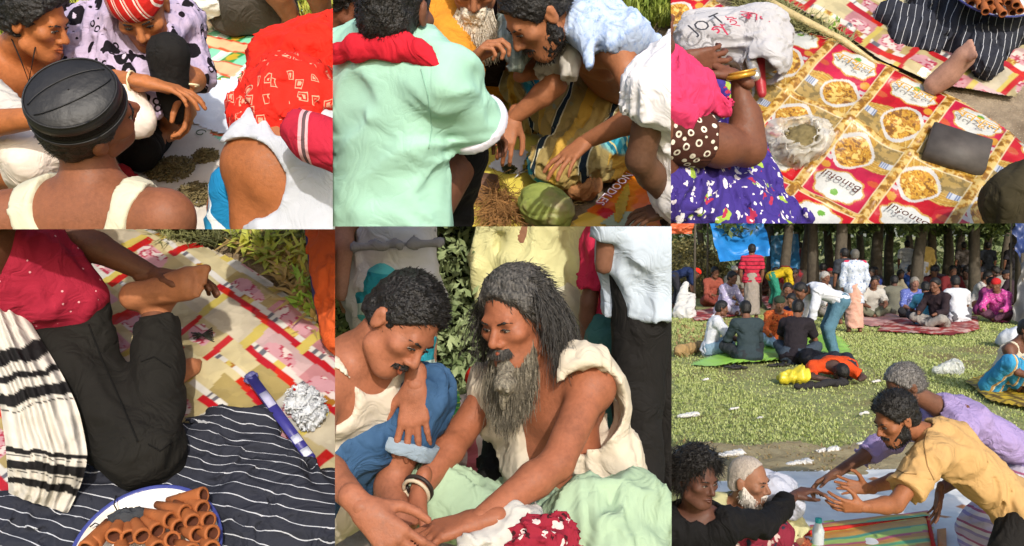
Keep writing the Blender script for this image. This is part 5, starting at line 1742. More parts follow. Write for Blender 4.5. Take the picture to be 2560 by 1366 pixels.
# ================================================================== man sitting by the plate of clay pipes
b = B4
r_, f_, n_ = b.r, b.f, b.n
o4 = b.g(420, 830)
u4 = nrm(b.g(575, 950) - o4)
v4 = np.cross(n_, u4)
polysheet('wrapper_mat', b, [(-90, 570), (230, 560), (420, 585), (600, 660), (740, 760), (850, 880), (850, 1400), (-90, 1400)], printed('snack_print_near', .26, .55, 9, .55, .12), h=.008, amp=.016, fr=5, seed=6, colf=patch_print(11, .19, .105), frame=(o4, u4, v4), step=.0048,
          label='glossy mat of red, pink and beige snack wrappers beneath the black trousers', cat='mat')
leafblades('grass', b, inbox(b, 400, 560, 850, 620), 1500, .06, .006, leafmat('dull_grass2', '#4f5230', '#7f7f4c'), 51, lean=1.5)
leafblades('fallen_leaves', b, inpoly(b, [(560, 575), (780, 575), (780, 700), (700, 690), (620, 640)]), 240, .075, .022, M_WEED, 52, lean=1.6)
leafblades('dry_leaves', b, inpoly(b, [(560, 575), (800, 575), (800, 860), (740, 750), (650, 660)]), 420, .05, .016, leafmat('dry_leaf', '#8a7448', '#b79c5e'), 53, lean=2.5)
leafblades('weed', b, inbox(b, 735, 715, 800, 790), 60, .07, .022, leafmat('bright_weed', '#6f9a34', '#a5bd55'), 54, 'small bright weed beside the orange cloth', 'weed', 1.2)
# orange cloth
v, f = sdf_mesh([cone(b.g(800, 560, .12), b.g(840, 700, .12), .06, .065, .04), cone(b.g(840, 700, .12), b.g(850, 850, .06), .06, .04, .04), cone(b.g(860, 560, .12), b.g(880, 800, .1), .1, .08, .05)], .009, folds(4, 30, b.f), .014)
oc = tag(add('cloth', v, f, fabric('orange_cotton', '#cf5a2a', wr=.6), base=b.foot(b.g(830, 700)), bank=b), 'orange cloth with blue edging hanging beside the wrapper mat', 'cloth')
mb = MB()
mb.tube([b.g(768, 560, .14), b.g(778, 640, .12), b.g(790, 740, .10), b.g(812, 830, .05), b.g(850, 862, .03)], .012, 6)
mb.build('edging', fabric('blue_edge', '#3a3c66', wr=.5), parent=oc, bank=b)

# dark striped cloth
st = stripy(f_ * .95 + r_ * .22, .031)
M_STR = fabric('slate_striped_cloth', '#2a2c38', pat=st, wr=.7)
pr = [cone(b.g(-60, 1290, .02), b.g(200, 1240, .02), .05, .05, .05), cone(b.g(230, 1180, .02), b.g(560, 1070, .03), .06, .07, .06), cone(b.g(560, 1070, .03), b.g(640, 1060, .03), .06, .05, .05), cone(b.g(640, 1060, .03), b.g(690, 1160, .03), .05, .05, .05),
      cone(b.g(480, 1150, .02), b.g(690, 1180, .03), .09, .07, .07), cone(b.g(690, 1180, .03), b.g(800, 1230, .04), .06, .06, .05), cone(b.g(760, 1215, .05), b.g(860, 1230, .04), .06, .05, .05), cone(b.g(600, 1300, .02), b.g(860, 1330, .03), .13, .12, .08), cone(b.g(-60, 1390, .01), b.g(560, 1400, .01), .10, .10, .08), cone(b.g(100, 1290, .01), b.g(560, 1220, .01), .09, .10, .08)]
pr = [grow(q, -.01) if q['r1'] > .05 else q for q in pr]
for q in pr:
    q['sq'] = (n_, .62)
v, f = sdf_mesh(pr, .007, folds(15, 34), .012)
tag(add('cloth', v, f, M_STR, base=b.foot(b.g(500, 1250)), bank=b), 'crumpled dark cloth with thin pale stripes under the pipe plate and black knee', 'cloth')

# plate with pipes
pc = b.g(376, 1398, .075)
pl = plate_of_pipes(b, pc, .182, 'white enamel plate with blue rim holding fanned clay pipes', None)
PIP = [((300, 1296), (232, 1372)), ((306, 1297), (285, 1354)), ((318, 1296), (323, 1356)), ((330, 1296), (356, 1354)), ((342, 1293), (394, 1340)), ((352, 1284), (427, 1313)), ((400, 1350), (432, 1362)), ((392, 1268), (464, 1294)), ((410, 1300), (449, 1331)), ((440, 1262), (482, 1317)),
       ((448, 1248), (507, 1284)), ((452, 1330), (494, 1349)), ((470, 1290), (523, 1314)), ((486, 1330), (532, 1346)), ((420, 1258), (510, 1250)), ((270, 1310), (215, 1385)), ((360, 1340), (395, 1385)), ((440, 1360), (480, 1392)), ((300, 1330), (305, 1400)), ((500, 1350), (530, 1385))]
for k, (a, e) in enumerate(PIP):
    hh = .125 + .012 * (k % 2)
    lbl = 'terracotta clay pipe on the blue rimmed plate, narrow end tied with grey cloth' if k < 6 else 'terracotta clay pipe stacked loose on the blue rimmed plate'
    clay_pipe(b, b.g(a[0], a[1] - 6, hh), b.g(e[0], e[1] - 12, hh + .04), .0095, .0205, lbl, group='tied clay pipes' if k < 6 else 'loose clay pipes')
v, f = sdf_mesh([cone(b.g(282, 1296, .145), b.g(310, 1290, .155), .012, .018, .01), cone(b.g(322, 1290, .155), b.g(348, 1284, .15), .016, .014, .01), cone(b.g(315, 1300, .15), b.g(300, 1290, .15), .014, .012, .01)], .005, folds(4, 90), .006)
tag(add('cloth_tie', v, f, M_TIE, base=b.foot(b.g(315, 1300)), bank=b), 'dark grey cloth knot binding the narrow pipe ends', 'tie')
mb = MB()
mb.tube([b.g(300, 1290, .16), b.g(285, 1262, .15), b.g(290, 1240, .13)], .0018, 5)
mb.tube([b.g(225, 1318, .13), b.g(238, 1308, .135), b.g(248, 1312, .13), b.g(240, 1318, .13)], .0018, 5)
tag(mb.build('string', plain('dark_string', '#2c2826', .9), bank=b, kind='stuff'), 'dark bits of string on the plate rim', 'string')

# incense packet
pk = empty('incense_packet', b.foot(b.g(705, 1050)), 'long narrow purple blue packet lying on the wrapper mat', 'packet')
a0, a1 = b.g(628, 945, .05), b.g(778, 1150, .05)
ax = nrm(a1 - a0); ay = np.cross(n_, ax); ln = np.linalg.norm(a1 - a0) / 2
MB().box((a0 + a1) / 2, (ax, ay, n_), (ln, .014, .008)).build('sleeve', plain('indigo_card', '#34317a', .4, .15, 30, .1, .5), parent=pk, bank=b, smooth=False)
v, f = sdf_mesh([ball(a0, np.array([.022, .02, .012]), .01, np.stack([ax, ay, n_]))], .004, folds(3, 120), .006)
add('foil_end', v, f, plain('crimped_foil', '#4a4a7c', .3, .2, 60, .5, .5), parent=pk, bank=b)
for k, (t, s_) in enumerate(((.30, '#a8a8c4'), (.78, '#b9bcd2'), (.93, '#c9ccd8'))):
    MB().box(a0 + (a1 - a0) * t + n_ * .009, (ax, ay, n_), (.014 if k else .03, .012, .0012)).build('label_patch', plain('packet_label%d' % k, s_, .5), parent=pk, bank=b, smooth=False)
lettering('lettering', 'Incense', .022, plain('pale_ink', '#d8d6e4', .5), a0 + (a1 - a0) * .48 + n_ * .010, ax, ay, b, pk) if False else None
v, f = sdf_mesh([cone(b.g(750, 1010, .04), b.g(775, 1040, .04), .04, .035, .03), cone(b.g(765, 1000, .03), b.g(785, 1020, .03), .035, .03, .03)], .005, folds(16, 110), .020)
tag(add('foil_scrap', v, f, plain('crumpled_paper', '#c9ccd0', .35, .25, 60, .8, .5), base=b.foot(b.g(765, 1020)), bank=b), 'crumpled silver white foil beside the indigo packet', 'foil')
mb = MB()
for k in range(7):
    mb.tube([b.g(478 + 3 * k, 832 + 7 * (k % 3), .03), b.g(505, 838, .04), b.g(530 + k, 820 + 6 * k, .03)], .0024, 4)
tag(mb.build('foil_twist', plain('dark_twist', '#3a3a30', .6), bank=b, kind='stuff'), 'dark twist of shredded foil on the wrapper mat', 'foil')

# --- man
N = W(-70, 560, 2.25)
p = Person(b, dict(P=W(-20, 800, 2.55), N=N, SL=W(60, 545, 2.45), SR=W(-190, 640, 2.1), C=W(-60, 440, 2.2), F=r_ * .8 - n_ * .4, EL=W(178, 588, 2.52), WL=W(386, 690, 2.52), KL=b.g(372, 1120, .12), AL=W(388, 792, 2.52), HL=W(40, 830, 2.55)), bulk=1.05)
J = p.J
sole = nrm(-r_ * .1 - f_ * .8 + n_ * .5)
vw = nrm(ray(400, 730))
ft = foot_prims(W(392, 742, 2.54), W(520, 716, 2.50), nrm(vw + A3(0, 0, -.25)), 1.08, 'L') + [cone(W(390, 800, 2.52), W(390, 748, 2.54), .036, .036, .03)]
ft += [cone(b.g(440, 935, .05), b.g(478, 918, .04), .036, .028, .02)] + [cone(b.g(470, 905 + k * 6, .04), b.g(498 - k * 2, 904 + k * 7, .035), .011, .009, .004) for k in range(4)]
p.body('man in maroon dotted shirt gripping his bare foot, black trousers', '#6b432f', vox=.008, feet=False, headless=True, pale=ft, palec='#a56a48',
       hands={'L': (r_ * .98 + n_ * .05 - f_ * .05, -f_ * .7 - n_ * .5, dict(curl=.32, spread=.12, thumb=.6, hsz=1.12))})
p.wear('shirt', [cone(W(-80, 600, 2.35), W(60, 690, 2.45), .17, .16, .08), cone(W(60, 690, 2.45), W(165, 745, 2.46), .15, .095, .06), cone(W(0, 560, 2.45), W(150, 585, 2.5), .08, .055, .04, cut=True), cone(W(150, 700, 2.44), W(235, 745, 2.46), .06, .03, .05), cone(W(20, 780, 2.46), W(150, 800, 2.46), .07, .04, .05)],
       fabric('maroon_dotted', '#9a2238', pat=dots('#9c2138', '#d9a0a4', 34, .10), wr=.5), .009, .010, 5, 24)
M_DEN = fabric('black_denim', '#1b1916', wr=.8, wscale=7)
p.wear('trousers', [cone(J['HL'], J['KL'] - r_ * .035, .125, .095, .02), cone(b.g(360, 1120, .12), b.g(378, 1125, .12), .10, .10, .03), cone(J['KL'] + r_ * .025, W(392, 806, 2.50), .078, .062, .012, cut=True), cone(W(180, 900, 2.48), W(300, 1060, 2.42), .11, .10, .05), cone(W(230, 760, 2.48), W(245, 830, 2.48), .045, .05, .04)], M_DEN, .008, .010, 7, 16)
tr = p.o.children[-1]
M_STI = fabric('dark_stitch', '#0d0c0b', wr=.1)
seam(tr, [(222, 812), (255, 900), (300, 1000), (345, 1105)], M_STI, b, .0026)
seam(tr, [(352, 905), (385, 892), (428, 920)], M_STI, b, .002)
seam(tr, [(370, 1110), (400, 1128), (430, 1105)], M_STI, b, .002)
def bandcol(u, v):
    c = np.zeros((len(u), 3)); c[:] = L('#c9c2b8')
    w_ = v + .10 * (u - .5) * (v < .6) + .012 * fbm(u * 5, v * 6)
    for lo, hi in ((.25, .30), (.335, .36), (.40, .45), (.47, .475), (.70, .725), (.735, .74), (.765, .815), (.825, .83), (.86, .895)):
        pick((w_ > lo) & (w_ < hi), '#1f1d1e', c)
    return c
drape('scarf', [W(-90, 690, 2.40), W(-70, 830, 2.30), W(-10, 960, 2.24), W(10, 1080, 2.22), W(18, 1160, 2.22), W(22, 1245, 2.26)],
      [W(20, 715, 2.42), W(105, 850, 2.34), W(185, 985, 2.27), W(215, 1090, 2.24), W(222, 1180, 2.24), W(160, 1300, 2.28)], printed('banded_cotton', .85, .25, 30, .15, .06), b, parent=p.o, pleat=.013, npl=6, colf=bandcol, seed=3)['label'] = 'white scarf with black bands'
# ================================================================== grey bearded man and the man in jeans
b = B5
r_, f_, n_ = A3(1, 0, 0), A3(0, 1, 0), A3(0, 0, 1)
GZ = CAMZ - 1.0
# ground terrace
def terr(u, v):
    h = fbm(u * 3, v * 3) * .012 - .012
    return np.stack([u, v, GZ + h], 1)
M_SAND = soil_mat('pale_ground', '#b09a86', '#c4b09c', '#d2c2b0', 6)
sheet('earth_terrace', terr, 90, 110, M_SAND, b, -1.2, 1.2, 1.6, 4.3, kind='structure', thick=.25)
polysheet('cloth', b, [(1000, 1130), (1180, 1020), (1330, 1020), (1350, 1180), (1200, 1250), (1050, 1250)], fabric('cream_sheet', '#cbbfae', wr=.4), h=.01, amp=.012, step=.02, label='cream ground cloth behind the bearded man', cat='cloth')
polysheet('cloth', b, [(1560, 1020), (1700, 1000), (1700, 1220), (1600, 1180)], fabric('white_sheet5', '#cfccca', wr=.4), h=.01, amp=.02, step=.02, label='white ground cloth at the feet of the dark trousers', cat='cloth')
# hedge behind
M_LEAF5 = leafmat('hedge_leaf', '#55663c', '#98a574')
rnd = random.Random(3)
hedge = empty('hedge', (0, 3.6, GZ), 'dense grey green leafy hedge behind the standing people', 'hedge')
V, F_ = [], []
for i in range(15000):
    x = rnd.uniform(-.9, .9); z = GZ + rnd.uniform(0, 1.2); y = 3.55 + .10 * math.sin(x * 6 + z * 4) + rnd.gauss(0, .09)
    c = A3(x, y, z)
    a = nrm(A3(rnd.gauss(0, 1), rnd.gauss(0, .6), rnd.gauss(0, 1))); q = nrm(np.cross(a, A3(rnd.gauss(0, .4), -1, rnd.gauss(.3, .4))))
    l = rnd.uniform(.013, .030); w = l * .38
    k = len(V)
    V += [c - a * l, c + q * w, c + a * l, c - q * w]
    F_.append((k, k + 1, k + 2, k + 3))
add('foliage', V, F_, M_LEAF5, parent=hedge, bank=b, kind='stuff')
for k in range(7):
    x = -.8 + k * .25
    mb = MB()
    mb.tube([A3(x, 3.62, GZ - .02), A3(x + .03, 3.6, GZ + .4), A3(x - .04, 3.62, GZ + .8), A3(x + .05, 3.6, GZ + 1.15)], [.018, .015, .012, .008], 6)
    mb.build('stem', plain('bark5_%d' % k, '#4a4034', .9), parent=hedge, bank=b)
add('hedge_shade_sheet', *(lambda v: (v, [(0, 1, 2, 3)]))(np.array([A3(-1.0, 3.86, GZ), A3(1.0, 3.86, GZ), A3(1.0, 3.86, GZ + 1.3), A3(-1.0, 3.86, GZ + 1.3)])), plain('hedge_shade_dark', '#2c331f', .9, .4, 14, .9), parent=hedge, bank=b)  # flat dark sheet behind the leaves, painted as the shade within the hedge

def stander(x, yfoot_d, label, topc, botc, skinc='#8a5a40', xoff=0, tall=1.7, fac=(0, -1), bot='trousers', arms=True, topn='shirt', sc=1.0, bank=b, vox=.016, gz=GZ, hemlow=.0, group=None):
    """standing person with feet at (x, depth)"""
    d = yfoot_d
    bx = (x - CX) / FPX * d
    o = A3(bx, d, gz)
    k = tall / 1.7
    fv = nrm(A3(fac[0], fac[1], 0)); rt = np.cross(fv, A3(0, 0, 1))
    up = A3(0, 0, 1)
    J = dict(P=o + up * .92 * k, N=o + up * 1.44 * k, SL=o + up * 1.38 * k - rt * .18 * k, SR=o + up * 1.38 * k + rt * .18 * k, C=o + up * 1.59 * k + fv * .03, F=fv, U=up,
             KL=o + up * .48 * k - rt * .09 + fv * .03, AL=o + up * .08 * k - rt * .10, KR=o + up * .48 * k + rt * .09 + fv * .02, AR=o + up * .08 * k + rt * .11,
             TL=o + up * .02 - rt * .11 + fv * .15, TR=o + up * .02 + rt * .12 + fv * .15)
    if arms:
        J.update(EL=o + up * 1.1 * k - rt * .24 * k, WL=o + up * .86 * k - rt * .22 * k + fv * .06, ER=o + up * 1.1 * k + rt * .24 * k, WR=o + up * .86 * k + rt * .22 * k + fv * .06)
    return Person(bank, J, sc=k * sc)
# white shirt with grey, behind the jeans man
p = stander(985, 3.1, '', 0, 0, tall=1.46, fac=(.1, 1))
p.J['ER'] = W(862, 560, 3.05); p.J['WR'] = W(852, 740, 3.0)
p = Person(b, {k: v for k, v in p.J.items()}, .86, 1.0)
p.body('standing person in white shirt behind the seated man in jeans', '#a87860', headless=True, vox=.014)
p.wear('shirt', p.shirt(.022, .8, .12), fabric('white_shirt5', '#c6c6c8', wr=.6), .013, .012, 3, 20)
p.wear('sash', [cone(W(885, 618, 2.96), W(1095, 604, 2.96), .018, .022, .03, (A3(0, 1, 0), .6))], fabric('grey_sash', '#8f8e92'), .010, .008, 4)
p.wear('lungi', [cone(p.J['P'] + n_ * .02, p.J['P'] - n_ * .7, .135, .16, .05, cut=True)], fabric('teal_lungi', '#2f9aa6', wr=.7, pat=stripes(n_, .2, [(0, '#2b8fa0'), (.5, '#58b7bd'), (.8, '#b9cfc6')], .06)), .014, .014, 6, 16)
# pale yellow kurta
p = stander(1332, 3.32, '', 0, 0, tall=1.38, fac=(.15, 1))
p.body('standing person in long pale yellow kurta behind the bearded man', '#8a6048', headless=True, vox=.016)
p.wear('kurta', p.shirt(.018, 1.8, .0) + [cone(p.J['P'] + n_ * .1, p.J['P'] - n_ * .12, .125, .135, .05, cut=True), cone(p.J['P'] + r_ * .08, p.J['P'] + r_ * .09 - n_ * .22, .045, .035, .04)], fabric('pale_yellow', '#cfcb96', wr=.7), .013, .014, 8, 16)
p.wear('trousers', p.trousers(.03, 1.9), fabric('cream_trouser', '#bdb9a0'), .016, .01, 4)
# pale blue long shirt and dark trousers at the right edge
p = stander(1655, 2.75, '', 0, 0, tall=1.8, fac=(-.6, .5))
p.body('standing person in long pale blue shirt and black trousers', '#7a5340', headless=True, vox=.014)
p.wear('kurta', p.shirt(.045, 1.7, .0) + [cone(p.J['P'] + n_ * .1, p.J['P'] - n_ * .22, .18, .19, .06, cut=True)], fabric('pale_blue_shirt', '#b4bfcc', wr=.6), .012, .014, 9, 16)
p.wear('trousers', p.trousers(.012, 1.9), M_BLACK, .014, .006, 4)
# child in crimson and teal
p = stander(1585, 3.05, '', 0, 0, tall=1.2, fac=(-.3, .9))
p.body('child in crimson top and teal trousers by the pale blue shirt', '#6f4a3a', headless=False, vox=.014, face=False, headvox=.009)
p.wear('shirt', p.shirt(.03, .8, .08), fabric('crimson_top', '#bf2a48', wr=.6), .013, .012, 9, 22)
p.wear('trousers', p.trousers(.04, 1.9), fabric('teal_trouser', '#3f6a66', wr=.6), .014, .010, 4)
p.hair(M_HAIRB, tuft=0)
# seated figures behind
def sitter(o, fv, sc=1.0, lean=.15, bank=b, arms=1, knees=.0, reach=.25):
    up = A3(0, 0, 1); fv = nrm(A3(fv[0], fv[1], 0)); rt = np.cross(fv, up)
    P = o + up * .11 * sc
    N = P + (up * (.52 - lean * .15) + fv * lean) * sc
    J = dict(P=P, N=N, SL=N - rt * .17 * sc - up * .05 * sc, SR=N + rt * .17 * sc - up * .05 * sc, C=N + (up * .155 + fv * (.05 + lean * .25)) * sc, F=fv - up * (.2 + lean), U=up + fv * (.15 + lean * .6))
    ku = .10 + knees
    J.update(KL=P - rt * .26 * sc + (fv * .30 + up * ku) * sc, KR=P + rt * .26 * sc + (fv * .30 + up * ku) * sc, AL=P + (rt * .02 + fv * .36 - up * .04) * sc, AR=P + (-rt * .02 + fv * .26 - up * .04) * sc)
    J.update(EL=J['SL'] - rt * .07 * sc - up * .24 * sc + fv * (.08 + reach * .2) * sc, ER=J['SR'] + rt * .07 * sc - up * .24 * sc + fv * (.08 + reach * .2) * sc)
    J.update(WL=J['EL'] + (rt * .10 + fv * .20 - up * .06) * sc, WR=J['ER'] + (-rt * .10 + fv * .20 - up * .06) * sc)
    return Person(bank, J, sc=sc)
p = sitter(A3(*W(1185, 1010, 3.3)[:2], GZ), (.2, -1), .6)
p.body('small seated person in red cap and pink cloth by the hedge', '#7a5242', vox=.018, face=False, headvox=.010)
p.wear('shirt', p.shirt(.03, 1.6), fabric('pink_white', '#c98a92', wr=.6, pat=stripes(r_, .08, [(0, '#c46a78'), (.5, '#d9c6c4')], .05)), .018, .012, 3)
p.wear('trousers', p.trousers(.03, 1.8), fabric('beige_trouser', '#a89a88'), .018, .01)
p.wear('cap', [ball(p.HT(0, -.012, .055), np.array([.092, .11, .085]) * .6, .01, p.hax), half(p.HT(0, 0, .03), -p.hax[2])], M_RED, .010)
p = sitter(A3(*W(1505, 935, 3.3)[:2], GZ), (-.3, 1), .6)
p.body('seated person in peach shirt behind the cream vest', '#7a5242', vox=.018, face=False, headvox=.010)
p.wear('shirt', p.shirt(.03, .8), fabric('peach_shirt', '#cf9474', wr=.6), .018, .012, 3)
p.hair(M_HAIRB, tuft=0)
# green striped bag and teal cloth
v, f = sdf_mesh([cone(W(1108, 1000, 2.95), W(1095, 1080, 2.9), .055, .075, .04), cone(W(1060, 1130, 2.85), W(1045, 1155, 2.85), .04, .045, .03), cone(W(1075, 1080, 2.88), W(1060, 1135, 2.86), .05, .045, .03)], .008, folds(6, 40), .010)
tag(add('striped_bag', v, f, fabric('green_striped_plastic', '#3f9a4a', rough=.4, pat=stripes(n_ + r_ * .2, .036, [(0, '#3a9a48'), (.45, '#8fc75a'), (.6, '#2f8a58'), (.9, '#b8c94a')], .015), wr=.5, spec=.5), base=A3(*W(1090, 1120, 2.9)[:2], GZ), bank=b), 'green and lime striped plastic bag behind the jeans knee', 'bag')

# --- jeans man (left)
C = W(1000, 812, 2.12)
N = W(895, 885, 2.2)
p = Person(b, dict(P=W(800, 1250, 2.35), N=N, SR=W(800, 965, 2.12), SL=W(1000, 960, 2.32), C=C, F=A3(.50, -.42, -.76), U=A3(.72, -.20, .66), ER=W(790, 1150, 2.0), WR=W(905, 1268, 1.86), EL=W(1060, 1085, 2.42), WL=W(1038, 962, 2.18),
                   KL=W(1065, 985, 2.25), AL=W(975, 1215, 2.25), TL=W(1010, 1250, 2.1), KR=W(745, 1260, 2.1), AR=W(700, 1400, 2.1)), plat=nrm(A3(-.5, -.8, 0)), bulk=.95)
p.body('man in cream vest and rolled blue jeans leaning forward', '#965d44', hs=.96, vox=.009, jaw=.98, lid=.1,
       hands={'R': (A3(.75, -.25, -.65), A3(.3, .5, -.4), dict(curl=.45, spread=.1, hsz=1.1)), 'L': (A3(-.05, -.1, -1), A3(0, .9, 0), dict(curl=.22, spread=.14, hsz=1.05))})
p.wear('vest', p.tank(.013, .070, .082), fabric('cream_vest', '#cbbfae', wr=.5), .009, .004)
M_JEAN = fabric('blue_denim', '#2d4766', wr=.7, pat=lambda q: q.ramp(q.noise(q.obj(), 6, 4), [(.35, L('#24405f')), (.6, L('#3d5c80')), (.75, L('#8a9cb0'))]))
J = p.J
p.wear('jeans', [cone(J['HL'], J['KL'], .10, .078, .03), cone(J['KL'], J['KL'] + (J['AL'] - J['KL']) * .58, .075, .068, .03, cut=True), cone(J['HR'], J['KR'], .10, .08, .03), cone(J['KR'], J['AR'], .078, .06, .03), cone(W(800, 1180, 2.28), W(900, 1110, 2.24), .10, .085, .05)], M_JEAN, .009, .010, 5, 26)
a_ = J['KL'] + (J['AL'] - J['KL']) * .46; e_ = J['KL'] + (J['AL'] - J['KL']) * .62
p.wear('cuff', [cone(a_, e_, .082, .082, .004, cut=True, cut0=True)], fabric('pale_denim', '#8795a2', wr=.5), .007, .003)
p.hair(M_HAIRB, .009, .058, -.04, .005, 7, top=.006, tuft=3600, tl=.015, flow=A3(.75, -.3, -.15))
p.beard(M_HAIRB, 350, .012, full=False)

# --- grey bearded man
C = W(1290, 800, 2.24)
N = W(1368, 905, 2.34)
p = Person(b, dict(P=W(1400, 1345, 2.45), N=N, SL=W(1478, 965, 2.22), SR=W(1238, 965, 2.45), C=C, F=A3(-.55, -.70, -.46), U=A3(-.20, -.20, .95), EL=W(1392, 1160, 2.06), WL=W(1200, 1300, 1.92), ER=W(1150, 1085, 2.36), WR=W(1050, 1225, 2.18),
                   KL=W(1575, 1290, 2.1), AL=W(1360, 1390, 2.05), KR=W(1085, 1245, 2.28), AR=W(1330, 1330, 2.2)), bulk=1.0)
J = p.J
p.body('long haired man with grey beard, open cream vest and light green trousers', '#93593f', hs=.97, vox=.009, feet=False, lid=.15,
       hands={'R': (A3(-.25, -.35, -.9), A3(.8, 0, -.3), dict(curl=.35, hsz=1.08)), 'L': (A3(-.95, -.1, -.22), A3(.1, .2, -1), dict(curl=.35, hsz=1.1))})
M_CRV = fabric('cream_linen', '#c9bca8', wr=.6, wscale=7)
v_ = [grow(q, .026) for q in p.tor] + [cone(W(1455, 930, 2.2), W(1500, 1010, 2.25), .075, .07, .04), cone(W(1510, 1060, 2.3), W(1610, 1400, 2.3), .06, .075, .05), cone(W(1260, 950, 2.45), W(1235, 1080, 2.42), .05, .03, .04), cone(W(1560, 1150, 2.3), W(1640, 1400, 2.3), .05, .06, .05)]
v_ += [dict(cone(W(1318, 900, 2.20), W(1338, 1310, 2.22), .085, .125, .008), op='s'), dict(cone(W(1505, 960, 1.9), W(1462, 1040, 2.3), .085, .095, .008), op='s'), ball(N + n_ * .09 + A3(-.02, -.03, 0), .085, .01, op='s')]
p.wear('vest', v_, M_CRV, .008, .012, 5, 22)
p.wear('trousers', [cone(J['HL'], J['KL'], .12, .095, .04), cone(J['KL'], J['AL'], .10, .085, .04), cone(J['HR'], J['KR'], .115, .085, .04), cone(J['KR'], J['AR'], .085, .08, .04), cone(W(1480, 1300, 2.05), W(1530, 1400, 2.0), .10, .12, .05), cone(J['P'], W(1380, 1300, 2.3), .13, .10, .05)],
       fabric('light_green_cotton', '#9fb596', wr=.7, wscale=7), .009, .014, 9, 20)
M_GREY = hairmat('grey_hair', '#1f1d1c', '#5f5a55', .55)
M_GREYB = hairmat('grey_beard', '#4a443a', '#8f8674', .6)
T, ax = p.HT, p.hax
p.hair(M_GREY, .014, .058, -.06, .006, 4, top=.006, tuft=4200, tl=.040, flow=nrm(-ax[1] * .5 - ax[2] * .5))
def hroots(q):
    a = q.uniform(-1.75, 1.75); z = q.uniform(-.02, .10)
    R_ = math.sqrt(max(0, 1 - ((z - .03) / .1) ** 2))
    pt = T(math.sin(a) * .088 * R_, -.014 - math.cos(a) * .105 * R_, z)
    return pt, nrm(ax[0] * math.sin(a) * .8 - ax[1] * math.cos(a) * .6 - ax[2] * .5)
p.strands('long_hair', M_GREY, hroots, 2600, .16, lambda pt, j, q: -n_ * .5 + A3(q.gauss(0, .22), q.gauss(0, .22), q.gauss(0, .1)) + ax[0] * .04, .0012, 8, 5)
p.strands('beard', M_GREYB, lambda q: (lambda a, z: (T(a * .060, .078 - .062 * abs(a) ** 1.6, -.088 + .050 * abs(a) ** 1.5 + (z - .5) * .035), nrm(ax[1] * .35 - ax[2] + ax[0] * a * .3)))(q.uniform(-1, 1), q.random()), 2400, .165,
          lambda pt, j, q: -n_ * .40 + A3(q.gauss(-.03, .13), q.gauss(0, .1), 0) + (C - pt) * A3(.9, .9, 0), .0016, 6, 6)
p.wear('beard_mass', [cone(T(0, .055, -.095), W(1262, 965, 2.14), .034, .018, .04), cone(W(1262, 965, 2.14), W(1258, 1020, 2.16), .018, .006, .03)], M_GREYB, .006, .007, 5, 60)
p.strands('moustache', M_GREY, lambda q: (lambda a: (T(a * .026, .094 - .012 * a * a, -.046), nrm(-ax[2] * .8 + ax[0] * a + ax[1] * .3)))(q.uniform(-1, 1)), 700, .026, lambda pt, j, q: A3(q.gauss(0, .1), q.gauss(0, .1), q.gauss(-.1, .1)), .0010, 6, 3)
mb = MB()
c_ = W(1047, 1220, 2.18); a2 = nrm(J['WR'] - J['ER']); s2 = nrm(np.cross(a2, n_)); q2 = np.cross(a2, s2)
mb.tube([c_ + (s2 * math.cos(t) + q2 * math.sin(t)) * .036 for t in np.linspace(0, 6.2832, 26)], .0055, 6)
mb.build('bracelet', plain('dark_bracelet', '#2c2320', .5), parent=p.o, bank=b)
mb = MB()
mb.tube([c_ + a2 * .014 + (s2 * math.cos(t) + q2 * math.sin(t)) * .034 for t in np.linspace(0, 6.2832, 26)], .005, 6)
mb.build('bracelet', plain('pale_bracelet', '#b8a890', .5), parent=p.o, bank=b)
# dark bag between, and bundle in front
v, f = sdf_mesh([cone(W(1265, 1060, 2.75), W(1240, 1150, 2.7), .06, .055, .03), cone(W(1240, 1150, 2.7), W(1215, 1190, 2.65), .045, .03, .03)], .009, folds(4, 40), .010)
tag(add('cloth_bundle', v, f, M_BLACK, base=A3(*W(1240, 1180, 2.7)[:2], GZ), bank=b), 'black cloth bundle hanging beside the bare chest', 'bundle')
v, f = sdf_mesh([cone(W(1340, 1350, 1.9), W(1390, 1330, 1.92), .05, .04, .03), cone(W(1300, 1380, 1.9), W(1390, 1375, 1.9), .05, .05, .03)], .006, folds(14, 60), .016)
tag(add('cloth_bundle', v, f, fabric('red_patterned', '#8a2030', pat=blotch('#8a1f30', [('#cdbab4', 1.0, .28), ('#3c1218', 1.6, .3)], 30), wr=.8), base=A3(*W(1350, 1366, 1.9)[:2], GZ), bank=b), 'dark red and white printed cloth bundle on the lap', 'bundle')
v, f = sdf_mesh([cone(W(1180, 1375, 1.88), W(1300, 1320, 1.95), .04, .055, .03), cone(W(1300, 1320, 1.95), W(1330, 1300, 1.98), .045, .03, .03)], .007, folds(13, 40), .012)
tag(add('cloth', v, f, M_WHITE, base=A3(*W(1250, 1366, 1.9)[:2], GZ), bank=b), 'folded white cloth under the bearded forearm', 'cloth')
